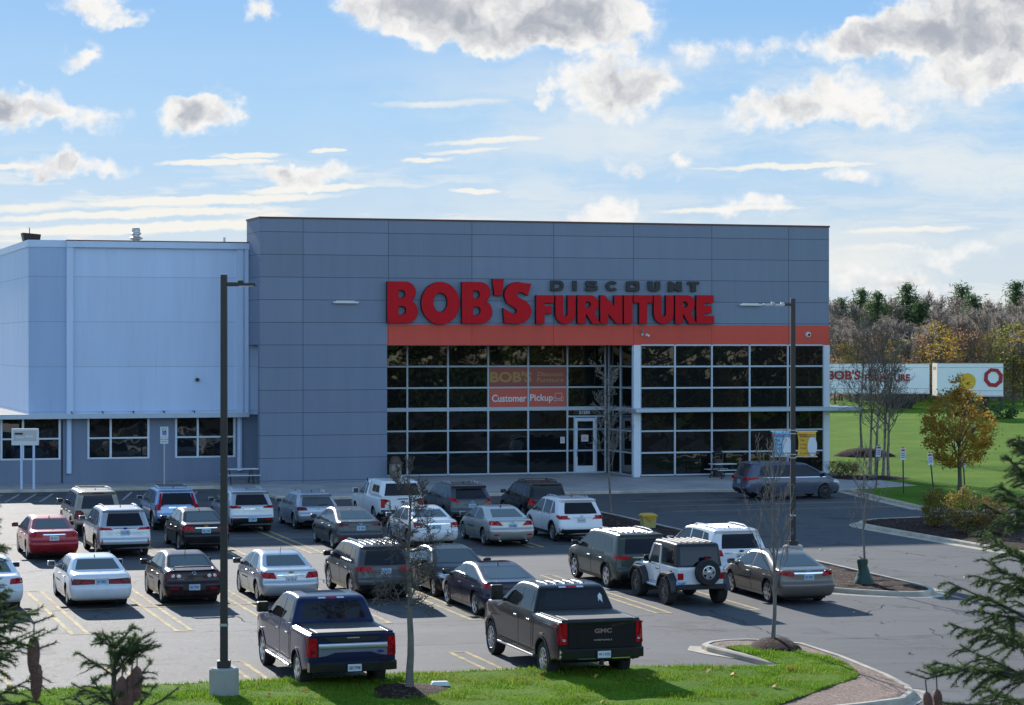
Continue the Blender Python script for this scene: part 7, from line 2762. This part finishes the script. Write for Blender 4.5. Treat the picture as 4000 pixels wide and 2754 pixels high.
for (px, py, wd, hg, sd_, lb) in ((1893, 1080, 1.1, .95, 75, "low brown shrub left of the birch bed by the corner post"), (1925, 1079, .9, .85, 76, "low dark brown shrub right beside the slate minivan bonnet")):
    b = spot(px, py, .12)
    r = empty("shrub", b, 0, lb, "shrub", "brown shrubs at the store corner")
    rnd = random.Random(sd_)
    mb = MB()
    tips = []
    for i in range(14):
        a = i * 2.4
        grow(mb, (.1 * math.cos(a), .1 * math.sin(a), 0), (math.cos(a) * .8, math.sin(a) * .8, 1), hg * .8, .012, 0, rnd, tips, .2, .25, (4, 3), 3, .7, .005)
    mb.build("stems", M['bark'], r)
    mb = MB()
    clump_crown(mb, Vector((0, 0, hg * .5)), (wd / 2, wd / 2, hg / 2), 40, 26, .07, rnd, None, .16)
    mb.build("crown", M['lf_rust'], r)


# ------------------------------------------------------------------ the wood beyond the trailers
def far_proto(kind, seed):
    rnd = random.Random(seed)
    tm, cm = MB(), MB()
    H = 10.0
    if kind == 'pine':
        tm.tube([(0, 0, -.3), (.1, 0, 5), (0, 0, 9.6)], [.25, .18, .05], 6)
        for i in range(70):
            t = rnd.uniform(.30, 1.0) ** .85
            a = rnd.random() * 6.28
            ln = 2.4 * (1.10 - t) ** .75 * rnd.uniform(.45, 1.25)
            for j in range(4):
                q = Vector((math.cos(a) * ln * (j + .6) / 4, math.sin(a) * ln * (j + .6) / 4, t * H * .98 + .10 * ln * (j / 4) - .1))
                for _ in range(16):
                    leaf(cm, q + Vector((rnd.gauss(0, .25), rnd.gauss(0, .25), rnd.gauss(0, .22))), .36, rnd, 0, .2, .6)
    elif kind == 'bare':
        tips = []
        tm.tube([(0, 0, -.3), (.15, 0, 4), (.1, .1, 9.0)], [.16, .12, .03], 5)
        for i in range(16):
            a = i * 2.4
            e = R(52 + rnd.uniform(-14, 14))
            grow(cm, (0.1, 0, 3 + .36 * i), (math.cos(a) * math.cos(e), math.sin(a) * math.cos(e), math.sin(e)), 3.0 * (1 - .03 * i), .07, 0, rnd, tips, .4, .2, (5, 4, 3), 3, .55, .022)
        for p in tips:
            for _ in range(2):
                leaf(cm, p + Vector((rnd.gauss(0, .2), rnd.gauss(0, .2), rnd.gauss(0, .2))), .55, rnd, 0, .07, .8)
    else:
        tm.tube([(0, 0, -.3), (.1, 0, 3), (0, 0, 7)], [.18, .13, .05], 5)
        tips = []
        for i in range(10):
            a = i * 2.4
            grow(tm, (0, 0, 2.2 + .3 * i), (math.cos(a) * .7, math.sin(a) * .7, 1), 3, .06, 0, rnd, tips, .3, .2, (3,), 3, .7, .02)
        clump_crown(cm, Vector((0, 0, 5.6)), (2.3, 2.3, 4.4), 95, 13, .27, rnd, lambda q: q.x * q.x + q.y * q.y < (1 - .5 * max(0, q.z)) ** 2, .50)
    return tm.mesh("far_trunk", M['bark']), cm.mesh("far_crown", M['lf_twig'])


KN = {'pine': ('lf_pine', "tall dark green pine standing up above the bare wood"), 'bare': ('lf_twig', "leafless grey brown tree in the wood behind the trailers"), 'gold': ('lf_gold', "golden leaved tree at the front of the wood"),
      'olive': ('lf_olive', "olive green leaved tree at the front of the wood"), 'russet': ('lf_russet', "russet leaved tree at the front of the wood")}
protos = {}
for kd in KN:
    protos[kd] = []
    for s_ in range(3):
        tm_, cm_ = far_proto(kd, 100 + s_ * 7 + len(kd))
        cm_.materials.clear()
        cm_.materials.append(M[KN[kd][0]])
        protos[kd].append((tm_, cm_))


def far_tree(kd, px, ytop, Y, rnd, wide=1.0):
    x = (px - 1159) * Y / FPX
    gz = G(x, min(Y, 320))
    Ht = HC - (ytop - 780) * Y / FPX - gz
    tm_, cm_ = protos[kd][rnd.randrange(3)]
    nm = {'pine': "pine_tree", 'bare': "bare_wood_tree", 'gold': "golden_tree", 'olive': "olive_tree", 'russet': "russet_tree"}[kd]
    r = empty(nm, (x, Y, gz), rnd.random() * 6.28, KN[kd][1], "tree", {'pine': "pines in the wood", 'bare': "bare trees in the wood", 'gold': "golden trees of the wood edge", 'olive': "olive trees of the wood edge", 'russet': "russet trees of the wood edge"}[kd])
    k = Ht / 10.0
    r.scale = (k * wide, k * wide, k)
    link(tm_, "trunk", r)
    link(cm_, "crown", r)
    return r


rnd = random.Random(5)
for px, yt in ((1900, 672), (1950, 650), (1985, 656), (2055, 652), (2082, 690), (2178, 648), (2205, 660), (2300, 646), (2345, 656), (2010, 712), (1965, 735)):
    far_tree('pine', px, yt - 6 + rnd.uniform(-8, 14), rnd.uniform(262, 285), rnd, 1.25)
for k in range(34):
    px = 1850 + k * 15.5 + rnd.uniform(-6, 6)
    far_tree('bare', px, rnd.uniform(672, 735), rnd.uniform(268, 284), rnd, 1.1)
for k in range(22):
    px = 1855 + k * 23 + rnd.uniform(-8, 8)
    far_tree('bare', px, rnd.uniform(715, 760), rnd.uniform(256, 266), rnd, 1.2)
for kd, px, yt in (('gold', 1905, 770), ('olive', 1940, 768), ('russet', 1970, 745), ('gold', 1992, 750), ('olive', 2020, 752), ('olive', 2052, 770), ('russet', 2085, 752), ('gold', 2118, 722), ('gold', 2140, 745), ('russet', 2160, 728), ('russet', 2185, 735), ('gold', 2212, 740), ('gold', 2238, 752), ('olive', 2268, 742), ('olive', 2295, 728), ('gold', 2320, 735), ('russet', 1890, 800), ('olive', 2340, 745), ('gold', 1925, 800), ('russet', 2050, 800)):
    far_tree(kd, px, yt, rnd.uniform(233, 246), rnd, 1.15)
for k in range(11):
    far_tree('bare', 1862 + k * 46 + rnd.uniform(-14, 14), rnd.uniform(700, 785), rnd.uniform(240, 248), rnd, 1.0)
# undergrowth of the wood: one tangled mass
mb = MB()
rnd = random.Random(9)
for _ in range(15000):
    px = rnd.uniform(1820, 2420)
    Y = rnd.uniform(246, 292)
    x = (px - 1159) * Y / FPX
    h = rnd.random() ** 1.6 * 7.0
    leaf(mb, Vector((x, Y, G(x, Y) + h)), .62, rnd, 0 if rnd.random() < .72 else 1, .35, .4)
ug = mb.build("undergrowth", [M['lf_twig'], M['lf_russet']])
tag(ug, "tangled grey brown undergrowth filling the wood behind the trailers", "undergrowth", kind='stuff')
# a low dark shrub row at the trailer
b = Vector(((2240 - 1159) * 203 / FPX, 203, 0))
b.z = G(b.x, b.y)
r = empty("shrub", b, 0, "low dark green shrubs under the shorter trailer", "shrub")
mb = MB()
rnd = random.Random(14)
clump_crown(mb, Vector((0, 0, .7)), (2.4, .8, .8), 60, 30, .2, rnd, None, .35)
mb.build("crown", M['lf_pine'], r)


# ------------------------------------------------------------------ spruces close to the camera
def needles(mb, a, b, rnd, dens=800, ln=.018, w=.0036, k=0, full=True):
    ax = (b - a)
    L = ax.length
    if L < 1e-4:
        return
    ax.normalize()
    o = ax.orthogonal().normalized()
    q = ax.cross(o)
    n = max(3, int(L * dens))
    for i in range(n):
        t = i / n
        p = a + (b - a) * t
        an = rnd.random() * 6.283
        r_ = o * math.cos(an) + q * math.sin(an)
        if not full and r_.z < -.3:
            r_ = -r_
        d_ = (r_ + ax * rnd.uniform(.5, 1.1)).normalized()
        s_ = d_.cross(r_ if abs(d_.dot(r_)) < .95 else o)
        if s_.length < 1e-4:
            s_ = q
        s_ = s_.normalized() * w * .5
        l_ = ln * rnd.uniform(.75, 1.2)
        m = len(mb.v)
        mb.v += [tuple(p - s_), tuple(p + s_), tuple(p + d_ * l_)]
        mb.f.append([m, m + 1, m + 2])
        mb.mi.append(k)


def cone_mesh():
    mb = MB()
    pr = [(.004, 0), (.014, -.010), (.019, -.03), (.0205, -.06), (.019, -.09), (.014, -.118), (.006, -.134), (0, -.138)]
    n = 14
    for i, (r_, z) in enumerate(pr):
        for j in range(n):
            a = 2 * math.pi * (j + .5 * (i % 2)) / n
            w = r_ * (1 + .10 * (j % 2))
            mb.v.append((w * math.cos(a), w * math.sin(a), z))
    for i in range(len(pr) - 1):
        for j in range(n):
            mb.f.append([i * n + j, i * n + (j + 1) % n, (i + 1) * n + (j + 1) % n, (i + 1) * n + j])
            mb.mi.append(0)
    return mb.mesh("cone", M['cone'], smooth=20)


CONE = cone_mesh()


def spruce(label, px, ytop, Y, seed, detail=2.0, spread=.52, start=.05, cones=(), dens=800, gap=.17, first=.10, bushy=1.0, shoots=6):
    rnd = random.Random(seed)
    x = (px - 1159) * Y / FPX
    top = HC - (ytop - 780) * Y / FPX
    gz = 0.0136 * (max((Vector((x, Y, 0)) - F0).dot(EV), -170) + 120.46) - .02
    Ht = top - gz
    r = empty("spruce_tree", (x, Y, gz), 0, label, "spruce", "spruces close to the viewpoint")
    mb = MB()
    mb.tube([(0, 0, -.1), (0, 0, Ht * .5), (0, 0, Ht - .25), (0, 0, Ht)], [.14, .08, .012, .006], 8)
    mb.build("trunk", M['bark'], r, smooth=60)
    nb, st = MB(), MB()
    needles(nb, Vector((0, 0, Ht - .22)), Vector((0, 0, Ht + .01)), rnd, dens * 1.2)
    z = start
    while z < Ht - 1.2:
        fine = z < detail
        g = gap if fine else .42
        ln = first + spread * z if z < 3 else first + spread * 3 + .22 * (z - 3)
        nbr = shoots if fine else 7
        a0 = rnd.random() * 6
        for i in range(nbr):
            a = a0 + 6.283 * i / nbr + rnd.uniform(-.3, .3)
            e = R(48 - 34 * min(1, z / 1.2) + rnd.uniform(-8, 8))
            l_ = ln * rnd.uniform(.75, 1.15)
            d_ = Vector((math.cos(a) * math.cos(e), math.sin(a) * math.cos(e), math.sin(e)))
            p = Vector((0, 0, Ht - z))
            pts = [p]
            n = (7 if l_ < .35 else 11) if fine else 4
            for j in range(n):
                d_ = (d_ + Vector((rnd.uniform(-.06, .06), rnd.uniform(-.06, .06), -.05 + (.10 if j > n * .6 else 0)))).normalized()
                pts.append(pts[-1] + d_ * l_ / n)
            st.tube(pts, [max(.0025, .011 * (1 - j / (n + 1)) * min(1, .35 + z * .5)) for j in range(n + 1)], 4, cap=False)
            for j in range(n):
                if fine:
                    needles(nb, pts[j], pts[j + 1], rnd, dens)
                # side twigs, hanging a little
                if j >= 1:
                    for sg in (1, -1):
                        if rnd.random() > bushy:
                            continue
                        ax = (pts[j + 1] - pts[j]).normalized()
                        sd2 = ax.cross(Vector((0, 0, 1))).normalized() * sg
                        tl = l_ * .50 * (1 - j / (n + 1)) * rnd.uniform(.6, 1.2) + .03
                        td = (ax * .8 + sd2 * .9 + Vector((0, 0, rnd.uniform(-.55, .05)))).normalized()
                        q0 = pts[j].lerp(pts[j + 1], rnd.random())
                        q1 = q0 + td * tl * .5
                        q2 = q1 + (td + Vector((0, 0, -.45))).normalized() * tl * .5
                        st.tube([q0, q1, q2], [.003, .0025, .0015], 3, cap=False)
                        if fine:
                            needles(nb, q0, q1, rnd, dens)
                            needles(nb, q1, q2, rnd, dens)
                        else:
                            needles(nb, q0, q2, rnd, 70, .05, .012)
        z += g * rnd.uniform(.8, 1.2)
    # boughs that carry the hanging cones
    for (dx, dz, dy, s_) in cones:
        e_ = Vector((dx, dy, Ht + dz + .045))
        h_ = Vector((0, 0, Ht + dz + .02))
        out = (e_ - h_)
        pts = [h_, h_ + out * .35 + Vector((0, 0, .03)), h_ + out * .7 + Vector((0, 0, .035)), e_, e_ + out.normalized() * .07 + Vector((0, 0, .02))]
        st.tube(pts, [.006, .005, .004, .003, .002], 4, cap=False)
        for q0, q1 in zip(pts, pts[1:]):
            needles(nb, q0, q1, rnd, dens)
        for k in range(4):
            q0 = h_ + out * (.35 + .18 * k) + Vector((0, 0, .03))
            for sg in (1, -1):
                ax = out.normalized()
                td = (ax * .8 + ax.cross(Vector((0, 0, 1))) * sg * .8 + Vector((0, 0, rnd.uniform(-.3, .4)))).normalized()
                q1 = q0 + td * rnd.uniform(.06, .12)
                st.tube([q0, q1], [.003, .0015], 3, cap=False)
                needles(nb, q0, q1, rnd, dens)
    st.build("branches", M['bark'], r)
    nb.build("needles", M['needle'], r)
    for (dx, dz, dy, s_) in cones:
        c = link(CONE, "cone", r, (dx, dy, Ht + dz), (rnd.uniform(-.1, .1), rnd.uniform(-.1, .1), rnd.random() * 6), s_)
        tw = MB()
        tw.tube([(0, 0, -.002), (0, 0, .05)], .003, 4)
        tw.build("cone_stalk", M['bark'], c)
    return r


spruce("spruce tip with hanging brown cones at the bottom left", 258, 1463, 8.0, 81, detail=1.2, spread=.55, bushy=.30, shoots=5, cones=((.035, -.092, -.05, .92), (.062, -.088, -.03, .95), (.082, -.060, -.04, .88)), gap=.10, start=.015, first=.085)
spruce("dark spruce crowding the left edge of the view", -75, 1140, 8.3, 82, detail=1.5, spread=.26, cones=((.235, -.45, -.03, 1.0), (.245, -.54, -.03, .95)), gap=.11)
spruce("dark green spruce crowding the right edge of the view", 2350, 1010, 8.6, 83, detail=1.7, spread=.33, cones=((-.405, -.86, -.06, .85), (-.365, -.855, -.04, .85)), gap=.10)


# ------------------------------------------------------------------ grass of the near verge, fallen leaves
M['blade'] = leaf_mat("grass_blades", [(0.060, 0.150, 0.008), (0.110, 0.240, 0.012), (0.17, 0.30, 0.020), (0.26, 0.33, 0.05)], trans=0.55, dry=(0.26, 0.27, 0.06))
rnd = random.Random(3)
mb = MB()
tree_b = [(touv(spot(927, 1566, .15)), .85), (touv(spot(1749, 1462, .17)), .68), (touv(spot(507, 1580, .1)), .36)]
cnt = 0
xs = [p[0] for p in GRASS]
while cnt < 105000:
    u = rnd.uniform(-24, 4.2)
    v = rnd.uniform(-72.5, -61.5)
    if v > -64.3 and u < -2.5:
        continue
    if not inside((u, v), GRASS):
        continue
    if any((u - c[0]) ** 2 + (v - c[1]) ** 2 < rr * rr for c, rr in tree_b):
        continue
    p = UV(u, v, .15)
    h = rnd.uniform(.04, .10) * (1 + .5 * math.sin(u * 1.7) * math.sin(v * 2.1))
    a = rnd.random() * 6.283
    w = rnd.uniform(.010, .018)
    lx, ly = rnd.gauss(0, .03), rnd.gauss(0, .03)
    n = len(mb.v)
    mb.v += [(p.x - math.cos(a) * w, p.y - math.sin(a) * w, p.z), (p.x + math.cos(a) * w, p.y + math.sin(a) * w, p.z), (p.x + lx, p.y + ly, p.z + h)]
    mb.f.append([n, n + 1, n + 2])
    mb.mi.append(0)
    cnt += 1
g = mb.build("grass", M['blade'])
tag(g, "mown green grass of the near verge", "grass", kind='stuff')
M['fallen'] = leaf_mat("fallen_leaf", [(0.50, 0.24, 0.02), (0.58, 0.32, 0.05), (0.40, 0.22, 0.06)], trans=.2)
lm = MB()
lm.add([(-.08, 0, 0), (-.02, -.06, .03), (.09, -.02, .0), (.03, .02, .05), (.05, .07, .0), (-.03, .05, .02)], [(0, 1, 3), (1, 2, 3), (3, 4, 5), (0, 3, 5)])
lme = lm.mesh("fallen_leaf", M['fallen'])
for i, (px, py) in enumerate(((2065 * 0 + 1227, 1534), (1350, 1531), (1400, 1548), (1788, 1514), (1790, 1540), (1755, 1555), (1705, 1570), (1605, 1520), (1660, 1528), (1520, 1572), (690, 1565), (675, 1590), (610, 1572), (1190, 1541), (1470, 1540), (1365, 1590))):
    p = spot(px, py, .21)
    l = link(lme, "fallen_leaf", None, p, (random.uniform(-.6, .6), random.uniform(-.6, .6), random.random() * 6), random.uniform(.8, 1.3))
    tag(l, "yellow fallen leaf lying on the near grass verge", "leaf", "yellow leaves on the near grass")
M['fallen2'] = leaf_mat("pale_fallen_leaf", [(0.55, 0.45, 0.30), (0.42, 0.30, 0.16)], trans=.2)
lme2 = lme.copy()
lme2.materials.clear()
lme2.materials.append(M['fallen2'])
for (cx, cy) in ((345, 580), (900, 605), (1095, 748), (1245, 820), (1290, 765), (1220, 690), (745, 1060), (710, 1140), (925, 1260), (1220, 1470), (560, 990), (1350, 930)):
    p = spot(1738.5 + .3464 * cx, 1043.1 + .3464 * cy, .01)
    l = link(lme2, "fallen_leaf", None, p, (random.uniform(-.3, .3), random.uniform(-.3, .3), random.random() * 6), random.uniform(.7, 1.1))
    tag(l, "pale fallen leaf lying on the open asphalt drive", "leaf", "pale leaves on the asphalt")
cam_d.dof.use_dof = True
cam_d.dof.focus_distance = 90
cam_d.dof.aperture_fstop = 18


# ------------------------------------------------------------------ unseen wood round the viewpoint, placed for store glass and cars to mirror
M['lf_dark'] = leaf_mat('darkened_wood', [(0.02, 0.022, 0.012), (0.035, 0.03, 0.02)], trans=.1)  # both leaf colours darkened so the sunlit wood mirrors dim
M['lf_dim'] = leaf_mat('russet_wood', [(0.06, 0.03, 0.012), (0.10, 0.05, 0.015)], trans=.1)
mb = MB()
rnd = random.Random(77)
for _ in range(9000):
    x = rnd.uniform(-75, 75)
    y = rnd.uniform(-30, -14)
    top = 13 + 3.5 * math.sin(x * .21) + 2.5 * math.sin(x * .53 + 1)
    leaf(mb, Vector((x, y, -.8 + rnd.random() * top)), 1.5, rnd, 0 if math.sin(x * .16 + 2) > .1 else 1, .6)
for _ in range(10000):
    x = rnd.uniform(45, 185)
    y = -20 + (x - 45) * .45 + rnd.uniform(-7, 7)
    top = 13 + 3.5 * math.sin(x * .21) + 2.5 * math.sin(x * .53 + 1)
    leaf(mb, Vector((x, y, -.5 + rnd.random() * top)), 1.5, rnd, 0 if math.sin(x * .22 + 2) > -.2 else 1, .6)
for _ in range(5000):  # unseen left strip, added to darken what the car sides reflect
    x = rnd.uniform(-92, -78)
    y = rnd.uniform(0, 118)
    top = 13 + 3.5 * math.sin(y * .21) + 2.5 * math.sin(y * .53 + 1)
    leaf(mb, Vector((x, y, rnd.random() * top)), 1.6, rnd, 0 if math.sin(y * .16 + 2) > -.3 else 1, .5)
o = mb.build("woods", [M['lf_dark'], M['lf_dim']])
tag(o, "unseen autumn wood around the viewpoint mirrored in store glass and cars", "woods", kind='stuff')
